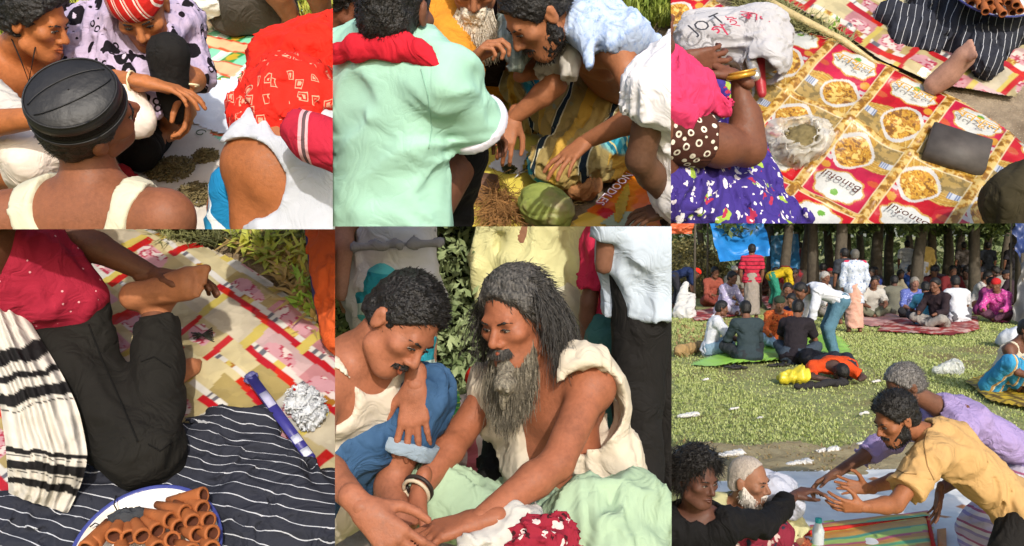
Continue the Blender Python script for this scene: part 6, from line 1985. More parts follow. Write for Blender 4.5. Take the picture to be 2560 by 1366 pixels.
# ================================================================== the field with the gathering under the trees
b = B6
r_, f_, n_ = A3(1, 0, 0), A3(0, 1, 0), A3(0, 0, 1)
GD = lambda y: FPX * CAMZ / (y - 590.0)
def gp(x, y, h=0.0):
    """ground point under a picture point"""
    p = W(x, y, 1.0) - CAM
    k = -(CAMZ - h) / p[2]
    return CAM + p * k
bq = NB('field_grass')
v = bq.obj()
n1 = bq.noise(v, .55, 5, .6); n2 = bq.noise(v, 3.5, 6, .7); n3 = bq.noise(v, 30, 4, .7)
g = bq.ramp(n2, [(.3, L('#7d8a4a')), (.5, L('#99a266')), (.7, L('#b0ae7c'))])
g = bq.mix(bq.ramp(n1, [(.50, (0, 0, 0)), (.60, (1, 1, 1))]), g, L('#8d8058'))
g = bq.mix(bq.ramp(n3, [(.42, (0, 0, 0)), (.75, (1, 1, 1))]), g, L('#a89a6c'))
M_FIELD = bq.done(g, .95, bq.bump(n3, .9, .05), .1)
def fieldf(u, v):
    return np.stack([u, v, fbm(u * .8, v * .8) * .02 - .02], 1)
add('ground', np.array([[-900, -600, -.12], [900, -600, -.12], [900, 1500, -.12], [-900, 1500, -.12]]), [(0, 1, 2, 3)], M_FIELD, kind='structure')
sheet('field', fieldf, 240, 240, M_FIELD, b, -14, 40, -4, 60, kind='structure', cut=False)
rnd = random.Random(77)
V, F_ = [], []
rs = np.random.RandomState(5)
for i in range(90000):
    d = 6.7 + 14.4 * rs.rand() ** 1.12
    if d < 8.2 and rs.rand() < .8 - .5 * (fbm(d * 2, i * .001) > 0):
        continue
    x = d * rs.uniform(.17, .60)
    if fbm(x * .5, d * .35) > .05 and rs.rand() < .78:
        continue
    a = rs.rand() * 6.28
    h = rs.uniform(.008, .022) * (1 + .05 * d); w = .003 + .0007 * d
    o = A3(x, d, -.01)
    l = A3(math.cos(a), math.sin(a), 0)
    k = len(V)
    V += [o - l * w, o + l * w, o + A3(l[1], -l[0], 0) * rs.uniform(-.03, .03) + n_ * h]
    F_.append((k, k + 1, k + 2))
add('grass', V, np.array(F_), leafmat('field_blade', '#84924a', '#b0b578'), base=A3(2, 8, 0), kind='stuff', bank=None)
# bare soil
sp = polysheet('soil_patch', b, [(1660, 1125), (1760, 1108), (1880, 1118), (1990, 1105), (2080, 1125), (2200, 1098), (2330, 1100), (2560, 1130), (2600, 1200), (1660, 1215)], soil_mat('trodden_soil', '#8a7a5c', '#a3926e', '#b8a884', 5), h=.003, amp=.010, fr=4, step=.035)
sp['kind'] = 'structure'
# litter
M_DRYD = leafmat('dull_dry_leaf', '#7d6a44', '#a08a5c')
M_LIT = plain('white_litter', '#c9c6c2', .5, .1)
for i, (x, y, s, lb) in enumerate([(1720, 1040, 1.6, 'flattened white plastic scrap alone on the grass'), (1835, 1023, .8, 'small pale wrapper on the open grass'), (2070, 1128, 1.5, 'crumpled white paper near the lavender sleeve'), (1998, 1160, 1.6, 'white paper cup lying beside the bare soil'), (1828, 1138, 1.7, 'long white paper strip behind the old man'),
                                   (2160, 1110, 1.0, 'grey plastic scrap at the soil edge'), (1765, 950, .8, 'cream wrapper near the green sheet'), (2190, 955, .9, 'pale plastic cup behind the grey haired man'), (2160, 1035, .8, 'twisted dry leaf litter scrap on the grass'), (2300, 958, .9, 'thin white scrap near the yellow mat'), (1900, 1045, .5, 'tiny white scrap in the grass middle')]):
    c = gp(x, y, .015)
    v, f = sdf_mesh([cone(c - A3(.05 * s, .01, 0), c + A3(.05 * s, .03 * s, .01), .022 * s, .03 * s, .02, (n_, .5))], .008, folds(i + 3, 70), .014)
    tag(add('litter_scrap', v, f, M_LIT, base=A3(c[0], c[1], 0)), lb, 'litter')
for i in range(40):
    x, y = rnd.uniform(1690, 2550), rnd.uniform(860, 1170)
leafblades('dry_leaves', b, inpoly(b, [(1690, 1100), (1900, 1110), (2150, 1120), (2250, 1080), (2200, 1180), (1900, 1190), (1690, 1180)]), 380, .04, .014, M_DRYD, 62, lean=2.5)
leafblades('dry_leaves', b, inpoly(b, [(1690, 800), (1850, 800), (1800, 880), (1690, 900)]), 260, .08, .035, M_DRYD, 63, lean=2.5)

# ---- trees: trunk and crown, one model copied
M_BARK = plain('tree_bark', '#4d463c', .95, .35, 8, .8)
M_CROWN = leafmat('tree_leaf', '#2b3a1c', '#5d6c34')
def tree_model(seed, h, label):
    rn = np.random.RandomState(seed)
    root = empty('tree', (0, 0, 0), label, 'tree', 'trees along the field')
    mb = MB()
    pts = [A3(0, 0, -.1), A3(.05, .02, 1.2), A3(rn.randn() * .12, .05, 2.4), A3(rn.randn() * .2, rn.randn() * .2, h * .62)]
    mb.tube(pts, [.20, .155, .13, .07], 8)
    for k in range(6):
        a = rn.rand() * 6.28
        s0 = pts[2] + A3(0, 0, rn.rand() * h * .25)
        mb.tube([s0, s0 + A3(math.cos(a), math.sin(a), .6) * .8, s0 + A3(math.cos(a) * 1.9, math.sin(a) * 1.9, .9 + rn.rand())], [.06, .04, .015], 5)
    me = mb.build('trunk', M_BARK, parent=root)
    V, F_ = [], []
    cl = [(A3(rn.randn() * 1.1, rn.randn() * 1.1, h * rn.uniform(.45, 1.0)), rn.uniform(.5, 1.0)) for _ in range(20)] + [(A3(math.cos(a) * 1.9, math.sin(a) * 1.9, rn.uniform(2.3, 2.9)), .55) for a in rn.rand(7) * 6.28]
    for c, R in cl:
        for i in range(75):
            d = nrm(rn.randn(3)) * R * rn.rand() ** .4
            p = c + d * A3(1.1, 1.1, .75)
            a = nrm(rn.randn(3)); q = nrm(np.cross(a, rn.randn(3)))
            l = rn.uniform(.09, .18); w = l * .45
            k = len(V)
            V += [p - a * l, p + q * w, p + a * l, p - q * w]
            F_.append((k, k + 1, k + 2, k + 3))
    add('crown', V, np.array(F_), M_CROWN, parent=root, kind='stuff')
    return root
def copy_thing(root, loc, rot, sc, label=None):
    r = root.copy(); COL.objects.link(r)
    r.location = loc; r.rotation_euler = (0, 0, rot); r.scale = (sc, sc, sc)
    if label:
        r['label'] = label
    for ch in root.children:
        c = ch.copy(); COL.objects.link(c); c.parent = r
    return r
t1 = tree_model(1, 6.0, 'slender tree with dark trunk and dense green crown behind the crowd')
t2 = tree_model(2, 5.2, 'slender tree with dark trunk and dense green crown behind the crowd')
spots = []
for (x, d) in ((2010, 26.5), (2035, 25), (2075, 31), (2115, 29), (2190, 27.5), (2225, 33), (2330, 28), (2368, 32), (2435, 29), (2470, 34), (2530, 29), (2590, 26), (1930, 31), (1860, 36), (1985, 38), (2150, 37), (2280, 39), (2400, 38), (2510, 40), (2640, 33), (1760, 33), (2100, 24.0), (2290, 24.5), (2440, 24.2), (2560, 23.5), (2660, 28), (1960, 24.5)):
    spots.append(((x - CX) / FPX * d, d))
for i, (x, d) in enumerate(spots):
    bt = (t1, t2)[i % 2]
    if i < 2:
        bt.location = (x, d, 0); bt.rotation_euler = (0, 0, i * 1.3)
        continue
    copy_thing(bt, (x, d, 0), i * 1.7, .9 + .25 * ((i * 37) % 10) / 10)
# far wood
V, F_ = [], []
for i in range(9000):
    p = A3(rs.uniform(2, 34), 46 + rs.rand() * 5, rs.rand() ** .8 * 7)
    a = nrm(rs.randn(3)); q = nrm(np.cross(a, rs.randn(3))); l = rs.uniform(.2, .4); w = l * .5
    k = len(V); V += [p - a * l, p + q * w, p + a * l, p - q * w]; F_.append((k, k + 1, k + 2, k + 3))
tag(add('distant_wood', V, np.array(F_), leafmat('wood_leaf', '#3a4a2a', '#7c8a58'), base=A3(18, 48, 0), kind='stuff'), 'distant wood of dull green leaves behind the trees', 'wood')
# bushy mound on the left
bush = empty('bush', tuple(gp(1760, 730)), 'bushy mound of brown green leaves beside the blue tarpaulins', 'bush')
V, F_ = [], []
c0 = gp(1760, 745)
for i in range(5200):
    d = nrm(rs.randn(3)); d[2] = abs(d[2])
    p = c0 + d * A3(1.5, 1.2, 1.75) * (.75 + .3 * rs.rand()) + A3(-.35, 1.0, 0)
    a = nrm(rs.randn(3)); q = nrm(np.cross(a, rs.randn(3))); l = rs.uniform(.04, .09); w = l * .45
    k = len(V); V += [p - a * l, p + q * w, p + a * l, p - q * w]; F_.append((k, k + 1, k + 2, k + 3))
add('foliage', V, np.array(F_), leafmat('bush_leaf', '#4c4a2a', '#8a7f4e'), parent=bush, kind='stuff')
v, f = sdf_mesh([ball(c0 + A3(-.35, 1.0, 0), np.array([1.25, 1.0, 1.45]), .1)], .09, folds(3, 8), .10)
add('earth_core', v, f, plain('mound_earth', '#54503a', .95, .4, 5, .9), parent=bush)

# tarpaulins
def tarp(pts, col, label, seed, pole=True, sag=.25):
    P = np.array(pts)
    ob = None
    u, v = np.meshgrid(np.linspace(0, 1, 26), np.linspace(0, 1, 22), indexing='ij'); u, v = u.ravel(), v.ravel()
    Q = (P[0] * ((1 - u) * (1 - v))[:, None] + P[1] * (u * (1 - v))[:, None] + P[2] * (u * v)[:, None] + P[3] * ((1 - u) * v)[:, None])
    Q = Q + A3(0, -.12, 0) * (fbm(u * 5 + seed, v * 5) * 1.0)[:, None] - A3(0, 0, sag) * (np.sin(u * 3.14) * np.sin(v * 3.14))[:, None]
    root = empty('tarpaulin', tuple(A3(Q[:, 0].mean(), Q[:, 1].mean(), 0)), label, 'tarpaulin')
    add('sheet', Q, grid_faces(26, 22), plain('tarp_%d' % seed, col, .4, .2, 3, .5, .5), parent=root)
    for k in (0, 1):
        mb = MB(); mb.tube([A3(P[k][0], P[k][1], -.05), P[k] + A3(0, 0, .05)], .03, 6)
        mb.build('pole', M_BARK, parent=root)
    return root
tarp([W(1770, 545, 24), W(1905, 520, 24), W(1925, 640, 23), W(1800, 655, 23)], '#2374b8', 'bright blue tarpaulin slung above the bush', 1)
tarp([W(1925, 590, 26), W(1995, 585, 26), W(2000, 700, 25.5), W(1925, 700, 25.5)], '#285f86', 'dull blue tarpaulin tent beside the first trunks', 2, sag=.1)
tarp([W(1655, 540, 22), W(1738, 540, 22), W(1730, 585, 22), W(1655, 585, 22)], '#c4603a', 'orange tarpaulin strip over the bush', 3, sag=.02)
tarp([W(2530, 545, 20.5), W(2600, 545, 20.5), W(2600, 690, 20.2), W(2545, 640, 20.2)], '#2f3e6c', 'navy tarpaulin hanging above the grey tent', 4, sag=.05)
tarp([W(2556, 640, 19), W(2640, 560, 19), W(2650, 850, 18.8), W(2535, 800, 18.8)], '#4a4a4c', 'dark grey tent cloth with red edge beside the pink shawl', 5, sag=.02)

# ---- mats and sheets
def flat(name, pts, mat, label, cat, h=.02, amp=.03, colf=None, step=.05, seed=0, frame=None):
    return polysheet(name, b, pts, mat, h=h, amp=amp, fr=3, step=step, seed=seed, colf=colf, label=label, cat=cat, frame=frame)
flat('plastic_sheet', [(1728, 915), (1800, 890), (1850, 858), (2000, 842), (2100, 850), (2125, 880), (2105, 918), (1960, 905), (1830, 915), (1760, 920)], plain('lime_plastic', '#8fbf4a', .4, .1, 4, .4, .5), 'lime green plastic sheet under the seated group', 'sheet')
def redpat(a, bb):
    c = np.zeros((len(a), 3)); c[:] = L('#a83a34')
    n = fbm(a * 7, bb * 7)
    pick(n > .25, '#c9a498', c); pick(n < -.5, '#7c2426', c)
    return c
M_REDM = printed('red_mat_print', .6, .3, 5)
flat('mat', [(1725, 785), (1850, 760), (1870, 790), (1740, 806)], M_REDM, 'red patterned mat by the bush and white bags', 'mat', colf=redpat, seed=1)
flat('mat', [(2195, 832), (2220, 805), (2440, 795), (2450, 828), (2380, 842)], M_REDM, 'red and white mat under the man in dark open shirt', 'mat', colf=redpat, seed=2)
def pinkpat(a, bb):
    c = redpat(a, bb); return c * .45 + np.array(L('#c9a09a')) * .6
flat('mat', [(2110, 800), (2180, 778), (2330, 785), (2310, 812), (2180, 820)], M_REDM, 'faded pink mat behind the red and white mat', 'mat', colf=pinkpat, seed=3)
flat('mat', [(1900, 745), (2080, 735), (2090, 760), (1920, 775)], M_REDM, 'dark red mat under the bent yellow figure', 'mat', colf=redpat, seed=4)
def yelpat(a, bb):
    c = np.zeros((len(a), 3)); c[:] = L('#c9a82c')
    pick((np.sin(a * 40) > .55) | (np.sin(bb * 40) > .8), '#6a5018', c)
    return c
flat('mat', [(2415, 958), (2470, 940), (2600, 950), (2600, 1035), (2480, 1010)], printed('yellow_check_print', .6, .3, 5), 'yellow and black checked mat under the man in blue lungi', 'mat', colf=yelpat, step=.03)
def whitep(a, bb):
    c = np.zeros((len(a), 3)); c[:] = L('#efece6')
    n = fbm(a * 4, bb * 4); c[n > .3] *= .93
    i = np.floor(a / .34); s = a / .34 - i; t = (bb / .75) % 1
    k = (s > .35) & (s < .58) & (t > .30) & (t < .55)
    pick(k, '#c67a34', c)
    return c
wfr = (gp(1990, 1300), nrm(gp(2300, 1230) - gp(1990, 1290)), np.cross(n_, nrm(gp(2300, 1230) - gp(1990, 1290))))
flat('banner_sheet', [(1780, 1215), (1900, 1190), (2180, 1178), (2450, 1182), (2620, 1190), (2640, 1440), (1950, 1440), (1790, 1300)], printed('banner_print', .5, .25, 4), 'white vinyl banner sheet with orange patches on the ground', 'sheet', colf=whitep, step=.018, amp=.02, h=.01, frame=wfr)
def matstr(a, bb):
    c = np.zeros((len(a), 3)); t = (bb / .36 + .02 * np.sin(a * 5)) % 1
    for lo, hi, cc in ((0, .13, '#c48a34'), (.13, .2, '#b8cc66'), (.2, .33, '#5fae7a'), (.33, .4, '#cbb04a'), (.4, .52, '#c98a3a'), (.52, .6, '#b9506a'), (.6, .78, '#a9c860'), (.78, .86, '#4f9f84'), (.86, 1, '#d09a3c')):
        pick((t >= lo) & (t < hi), cc, c)
    return c
mfr = (gp(2000, 1366), nrm(gp(2310, 1300) - gp(2010, 1335)), np.cross(n_, nrm(gp(2310, 1300) - gp(2010, 1335))))
sm = flat('mat', [(1985, 1345), (2060, 1325), (2320, 1296), (2345, 1420), (1990, 1430)], printed('striped_mat_print', .5, .2, 20), 'orange, lime and teal striped plastic mat on the banner', 'mat', colf=matstr, step=.016, h=.045, amp=.012, frame=mfr)
mb = MB()
mb.tube([gp(1990, 1340, .06), gp(2060, 1324, .06), gp(2190, 1310, .06), gp(2320, 1295, .06), gp(2345, 1420, .06)], .014, 6)
mb.build('red_hem', fabric('red_hem', '#b8302a'), parent=sm, bank=b)
MB().prism([gp(x, y, .05) for x, y in ((2342, 1325), (2365, 1322), (2368, 1400), (2346, 1400))], .004, n_).build('orange_strip', plain('orange_strip', '#c67a2c', .5), parent=sm, bank=b)

# ---- mid and far people
KID = dict(vox=.022, face=False, headvox=.013)
def dress(p, top, bot, slv=.8, hair='#0f0c0b', hat=None, vox=.02, hem=0.05, amp=.012, tp='shirt', bt='trousers', botto=1.9, pat=None, bpat=None, skirt=False):
    if top:
        p.wear(tp, p.shirt(.022, slv, hem), fabric('far_' + tp, top, wr=.6, pat=pat, weave=False), vox, amp, 3, 18)
    if bot:
        if skirt:
            d0 = p.J['P']; foot = (p.J['AL'] + p.J['AR']) / 2
            pr = [cone(d0 + p.up * .05, foot + p.up * .06, .15 * p.sc, .19 * p.sc, .05, cut=True)]
        else:
            pr = p.trousers(.02, botto)
        p.wear(bt, pr, fabric('far_' + bt, bot, wr=.6, pat=bpat, weave=False), vox, amp, 5, 18)
    if hat:
        p.wear('cap', [ball(p.HT(0, -.012, .055), np.array([.092, .11, .085]) * p.hs, .01, p.hax), half(p.HT(0, 0, .03), -p.hax[2])], fabric('far_cap', hat, weave=False), .014)
    elif hair:
        p.hair(hairmat('far_hair', hair), .012, .06, -.07, .004, 3, .013, tuft=0)
def std(x, y, label, tall, fac, top, bot, skinc='#6f4a38', **kw):
    d = GD(y)
    p = stander(x, d, '', 0, 0, tall=tall, fac=fac, bank=b, gz=0.0)
    p.body(label, skinc, **KID)
    dress(p, top, bot, **kw)
    return p
def sit(x, y, label, fac, top, bot, skinc='#6f4a38', sc=1.0, lean=.15, reach=.25, knees=0.0, **kw):
    p = sitter(gp(x, y), fac, sc, lean, b, reach=reach, knees=knees)
    p.body(label, skinc, **KID)
    dress(p, top, bot, **kw)
    return p
std(1880, 802, 'standing man in red and black striped shirt and grey lungi, back turned', 1.70, (.1, 1), '#a02438', '#8f857c', skirt=True, pat=stripes(n_, .085, [(0, '#b02a40'), (.55, '#3c1820'), (.72, '#b02a40')], .01))
p = std(2138, 832, 'standing man in white blue patterned kurta and peach lungi, back turned', 1.62, (.15, 1), None, None, hair='#4a4640')
p.wear('kurta', p.shirt(.03, 1.75, .30), fabric('blue_white_print', '#b4bccb', pat=blotch('#b9c1cf', [('#7f90b4', 1, .3), ('#d8dce4', 1.5, .25)], 18), weave=False), .02, .014, 4, 14)
p.wear('lungi', [cone(p.J['P'], p.J['P'] - n_ * .78, .15, .17, .05, cut=True)], fabric('peach_lungi', '#c99a88', weave=False), .02, .014, 6, 14)
p.wear('scarf', [cone(p.J['SL'] + n_ * .06, p.J['SR'] + n_ * .06, .05, k=.03)], fabric('pink_neck_scarf', '#c43a56'), .016)
std(2112, 812, 'standing man in charcoal shirt partly behind the patterned kurta', 1.62, (-.3, 1), '#33363c', '#4a4844')
p = std(2312, 745, 'standing man in yellow kurta and white lungi under the trees', 1.78, (.1, 1), None, '#c9cbd2', skirt=True)
p.wear('kurta', p.shirt(.035, 1.8, .34), fabric('yellow_kurta', '#c2a660', weave=False), .024, .014, 4, 12)
std(2268, 742, 'standing man in white T-shirt and striped lungi beside the yellow kurta', 1.74, (.2, 1), '#c4c8d0', '#9aa8bc', skirt=True, bpat=stripes(n_, .22, [(0, '#8ea2c0'), (.6, '#c6ccd6')], .01))
sit(1772, 890, 'seated man in white T-shirt facing right on the lime sheet', (1, -.1), '#ccced4', '#7e97a8', lean=.12, reach=.5, sc=.98)
sit(1872, 907, 'seated man in dark slate shirt, back turned, on the lime sheet', (-.1, 1), '#2f3b40', '#2c3034', lean=.10, slv=1.8, sc=1.02)
p = sit(1945, 872, 'seated person in orange shawl and dark green cap facing out', (-.2, -1), '#b5562a', '#7f9ab8', lean=.1, hat='#2f3c2e', slv=1.8, pat=blotch('#b5562a', [('#7a3220', 1, .3), ('#c98a4a', 1.6, .2)], 16))
p = sit(1985, 908, 'seated man in black shirt leaning on one arm, back turned', (.45, .9), '#241f24', '#3a4450', lean=.2, sc=1.05)
sit(1968, 832, 'seated man with bare head in brown shirt behind the orange shawl', (-.3, -1), '#5a4438', '#4a4038', lean=.1, sc=1.1)
sit(2010, 848, 'seated person in navy shirt bending beside the white shirt', (-.6, -.6), '#262c4c', '#3a3a44', lean=.35)
# bending man in white shirt and jeans
d = GD(902); o = A3((2085 - CX) / FPX * d, d, 0)
p = Person(b, dict(P=o + A3(.10, 0, .92), N=o + A3(-.34, -.02, 1.12), SL=o + A3(-.30, -.19, 1.08), SR=o + A3(-.30, .17, 1.08), C=o + A3(-.50, -.02, 1.06), F=A3(-.75, 0, -.7), U=A3(-.6, 0, .8), EL=o + A3(-.36, -.2, .80), WL=o + A3(-.38, -.16, .56), ER=o + A3(-.36, .2, .80), WR=o + A3(-.42, .16, .56),
                   KL=o + A3(-.10, -.1, .5), AL=o + A3(.0, -.1, .08), KR=o + A3(-.08, .1, .5), AR=o + A3(.05, .1, .08), TL=o + A3(-.16, -.1, .02), TR=o + A3(-.1, .1, .02)), plat=A3(0, 1, 0))
p.body('man in white shirt and blue jeans bending over the group', '#6f4a38', **KID)
dress(p, '#c9ccd4', '#4f7284', slv=1.75)
# man lying in orange shirt
c = gp(2075, 952)
p = Person(b, dict(P=c + A3(.28, .35, .14), N=c + A3(-.02, -.05, .22), SL=c + A3(-.22, .04, .18), SR=c + A3(.20, -.06, .18), C=c + A3(.06, -.22, .14), F=A3(.3, -.7, -.5), U=A3(.2, -.8, .3), EL=c + A3(-.3, -.2, .08), WL=c + A3(-.1, -.3, .06), ER=c + A3(.36, -.2, .08), WR=c + A3(.26, -.32, .06), KL=c + A3(.35, .8, .2), AL=c + A3(.1, 1.0, .1), KR=c + A3(.5, .75, .2), AR=c + A3(.4, 1.1, .1)))
p.body('person in orange shirt lying asleep on the grass', '#4a3630', **KID)
dress(p, '#c8471c', '#2a2c34')
v, f = sdf_mesh([cone(gp(1960, 945, .08), gp(2000, 938, .12), .07, .13, .06), cone(gp(1945, 942, .05), gp(1960, 945, .08), .02, .07, .04)], .02, folds(4, 16), .025)
tag(add('plastic_bag', v, f, plain('yellow_bag', '#c4b42e', .4, .2, 5, .4, .5)), 'yellow plastic bag beside the sleeping person', 'bag')
v, f = sdf_mesh([cone(gp(1990, 968, .02), gp(2110, 955, .04), .04, .06, .05), cone(gp(2090, 915, .06), gp(2120, 935, .06), .12, .10, .06)], .02, folds(6, 16), .02)
tag(add('cloth', v, f, fabric('charcoal_cloth', '#2c2a2c', weave=False)), 'charcoal cloth spread under the sleeping person', 'cloth')
v, f = sdf_mesh([cone(gp(2020, 895, .12), gp(2075, 905, .10), .14, .10, .06), cone(gp(1985, 890, .1), gp(2020, 900, .1), .08, .1, .05)], .02, folds(8, 18), .02)
tag(add('backpack', v, f, fabric('black_nylon', '#17161a', rough=.5, weave=False)), 'black bag at the feet of the bending man', 'bag')
for i, (x, y) in enumerate(((1832, 917), (1848, 920), (1940, 914), (1955, 912))):
    c = gp(x, y, .02)
    v, f = sdf_mesh([cone(c - A3(.10, 0, 0), c + A3(.10, .03, 0), .035, .04, .02, (n_, .5)), cone(c + A3(.03, -.03, .02), c + A3(.03, .05, .02), .018, k=.02)], .012)
    tag(add('sandal', v, f, plain('dark_rubber%d' % i, '#2b2826', .6)), ('dark sandal lying before the slate shirt man', 'dark sandal beside the black shirt man')[i // 2], 'sandal', ('sandals before the slate shirt', 'sandals beside the black shirt')[i // 2])
v, f = sdf_mesh([cone(gp(1700, 878, .06), gp(1750, 866, .08), .10, .08, .06), cone(gp(1750, 866, .08), gp(1775, 858, .05), .07, .05, .05)], .02, folds(9, 14), .03)
tag(add('sack', v, f, fabric('tan_sack', '#9a7f56', weave=False)), 'tan sacks heaped behind the white T-shirt man', 'sack')
# right seated man in vest and blue lungi
p = sit(2488, 982, 'seated man in cream vest and blue striped lungi looking down', (.45, -.7), None, None, '#6a4636', lean=.24, knees=.20, sc=1.05)
p.wear('vest', p.tank(.014, .085, .095), fabric('far_vest', '#c6bba8', weave=False), .015, .004)
p.wear('lungi', p.trousers(.03, 1.8) + [cone(p.J['P'], (p.J['KL'] + p.J['KR']) / 2 - n_ * .08, .14, .13, .06)], fabric('blue_yellow_lungi', '#3f8fb4', pat=stripes(r_ + f_ * .3, .11, [(0, '#3a8fb8'), (.4, '#b08a54'), (.55, '#c9c2a4'), (.65, '#2f7fae')], .03), weave=False), .015, .014, 5, 18)
v, f = sdf_mesh([cone(gp(2520, 850, .12), gp(2590, 850, .15), .20, .25, .1), cone(gp(2490, 855, .03), gp(2520, 850, .1), .05, .16, .08)], .025, folds(5, 9), .03)
tag(add('cloth_bundle', v, f, fabric('white_bundle', '#c6cad2', weave=False)), 'large white cloth bundle behind the cream vest man', 'bundle')
c = gp(2372, 925, .05)
bq = NB('clear_film'); bq.done(L('#d4d6d2'), .2, bq.bump(bq.noise(bq.obj(), 25, 4), .6, .02), .5, Alpha=.55)
v, f = sdf_mesh([cone(c + A3(-.16, 0, 0), c + A3(.08, 0, .03), .06, .12, .05), cone(c + A3(.05, 0, .05), c + A3(.1, 0, .12), .07, .02, .04)], .014, folds(9, 34), .022)
tag(add('plastic_bag', v, f, bq.m, base=gp(2372, 928)), 'clear plastic bag blown on the open grass', 'bag')
# figures toward the trees
sit(2275, 800, 'seated man in blue patterned shirt facing out by the trees', (-.1, -1), '#5660a8', '#2c2c30', skinc='#7d5a4c', hair='#6a645c', sc=1.1, slv=1.2, pat=blotch('#5a66a8', [('#8f9acc', 1, .3)], 20))
p = sit(2345, 822, 'bare chested seated man in dark open shirt on the red mat', (-.8, -.5), '#2c2126', '#8f8a84', sc=1.15, slv=1.7, lean=.05)
sit(2315, 818, 'seated person in light blue shirt behind the dark open shirt', (.3, .9), '#4f9ab8', '#3a3a40', sc=1.05)
sit(2398, 808, 'seated man in white T-shirt, back turned, on the red mat', (.1, 1), '#c4c8ce', '#5a5a60', sc=1.15)
p = sit(2500, 805, 'seated woman in bright pink shawl with red cap', (-.6, -.6), None, '#5a3a4c', sc=1.1, hat='#b02426', lean=.2)
p.wear('shawl', p.shirt(.04, 1.7, .05), fabric('pink_shawl', '#c04a92', pat=blotch('#c44a94', [('#e0a0c4', 1.2, .25)], 18), weave=False), .022, .016, 7, 14)
sit(2175, 795, 'seated young man in pale shirt facing out beside the peach lungi', (-.1, -1), '#b0aca4', '#6a6a58', sc=1.1)
sit(2038, 792, 'old seated person in white wrap with grey hair', (.4, -.8), '#b9b5b0', '#8f8a86', hair='#8a857f', sc=1.2, slv=1.8)
sit(1805, 790, 'seated woman in mauve and white sari by the bush', (.5, -.6), '#a49cb8', '#b4afc4', sc=1.2, slv=1.8, pat=blotch('#a8a0bc', [('#d0ccd8', 1, .3)], 12))
sit(1772, 765, 'seated person in rust patterned dress by the bush', (.3, -.8), '#8f4a3c', '#7a3c34', sc=1.2, slv=1.6)
def bender(x, y, label, top, bot, dirx=-1, skinc='#5a3e32', sc=1.0):
    d = GD(y); o = A3((x - CX) / FPX * d, d, 0); q = dirx
    J = {k: o + A3(v_[0] * q, v_[1], v_[2]) * sc for k, v_ in dict(P=(-.05, 0, .85), N=(.38, -.02, 1.0), SL=(.34, -.18 * q, .96), SR=(.34, .18 * q, .96), C=(.54, 0, .92), EL=(.40, -.2 * q, .68), WL=(.42, -.16 * q, .44), ER=(.40, .2 * q, .68), WR=(.44, .16 * q, .44), KL=(.08, -.1 * q, .46), AL=(0, -.1 * q, .08), KR=(.06, .1 * q, .46), AR=(-.05, .1 * q, .08), TL=(.16, -.1 * q, .02), TR=(.1, .1 * q, .02)).items()}
    p = Person(b, dict(J, F=A3(.75 * q, 0, -.7), U=A3(.6 * q, 0, .8)), sc=sc, plat=A3(0, q, 0))
    p.body(label, skinc, **KID)
    dress(p, top, bot, slv=1.2)
    return p
bender(1935, 772, 'bent person with mustard shirt and green hem near the first trunks', '#b59a1c', '#2f7f68', 1)
bender(1990, 765, 'bent person in dark red shirt near the first trunks', '#7a2228', '#4a3034', -1)
p = bender(1690, 772, 'bent man in navy shirt and red cap by the white sacks', '#1f2c50', '#2c2c34', 1)
p.wear('cap', [ball(p.HT(0, -.012, .055), np.array([.095, .115, .088]) * p.hs, .01, p.hax), half(p.HT(0, 0, .03), -p.hax[2])], M_RED, .014)
v, f = sdf_mesh([cone(gp(1700, 795) + n_ * .12, gp(1712, 790) + n_ * .75, .16, .08, .06), cone(gp(1722, 796) + n_ * .1, gp(1730, 792) + n_ * .5, .15, .08, .06), cone(gp(1700, 795) + n_ * .1, gp(1725, 795) + n_ * .1, .14, .13, .08)], .03, folds(3, 12), .03)
tag(add('sack', v, f, fabric('white_sack', '#c4c2be', weave=False)), 'tall white sacks below the bent man in red cap', 'sack')
# crowd in the shade
crowd = [(1832, 752, '#8a8478'), (1855, 745, '#3a3040'), (1900, 740, '#6a4038'), (2000, 742, '#542830'), (2025, 748, '#6a6a60'), (2060, 745, '#9a948c'), (2085, 752, '#2e3440'), (2165, 742, '#b0aca8'), (2185, 755, '#22306a'), (2205, 748, '#3c3a40'), (2225, 752, '#8c8470'), (2245, 748, '#1f3a74'), (2330, 752, '#5a2c30'),
         (2352, 748, '#3a3440'), (2372, 758, '#6a2428'), (2395, 745, '#4a4038'), (2418, 752, '#7a746c'), (2440, 748, '#2c3038'), (2462, 758, '#9a9490'), (2485, 750, '#5c2a34'), (2515, 756, '#8f8c88'), (2535, 762, '#3a2c34'), (2380, 735, '#4c4a44'), (2290, 738, '#3c2c30'), (2130, 735, '#44464c'), (2430, 775, '#b4b0ac'), (2450, 785, '#8a3a6c'), (2210, 782, '#a89c8c'), (2240, 790, '#6c6a5c')]
names = {'#8a8478': 'dusty grey', '#3a3040': 'dark plum', '#6a4038': 'brown red'}
def cname(c):
    r, g, bl = [int(c[i:i + 2], 16) for i in (1, 3, 5)]
    mx, mn = max(r, g, bl), min(r, g, bl)
    tone = 'dark' if mx < 80 else ('pale' if mx > 150 else 'dull')
    hue = 'grey' if mx - mn < 22 else ('red' if r == mx and g < r * .62 else ('brown' if r == mx else ('blue' if bl == mx else 'green')))
    return tone + ' ' + hue
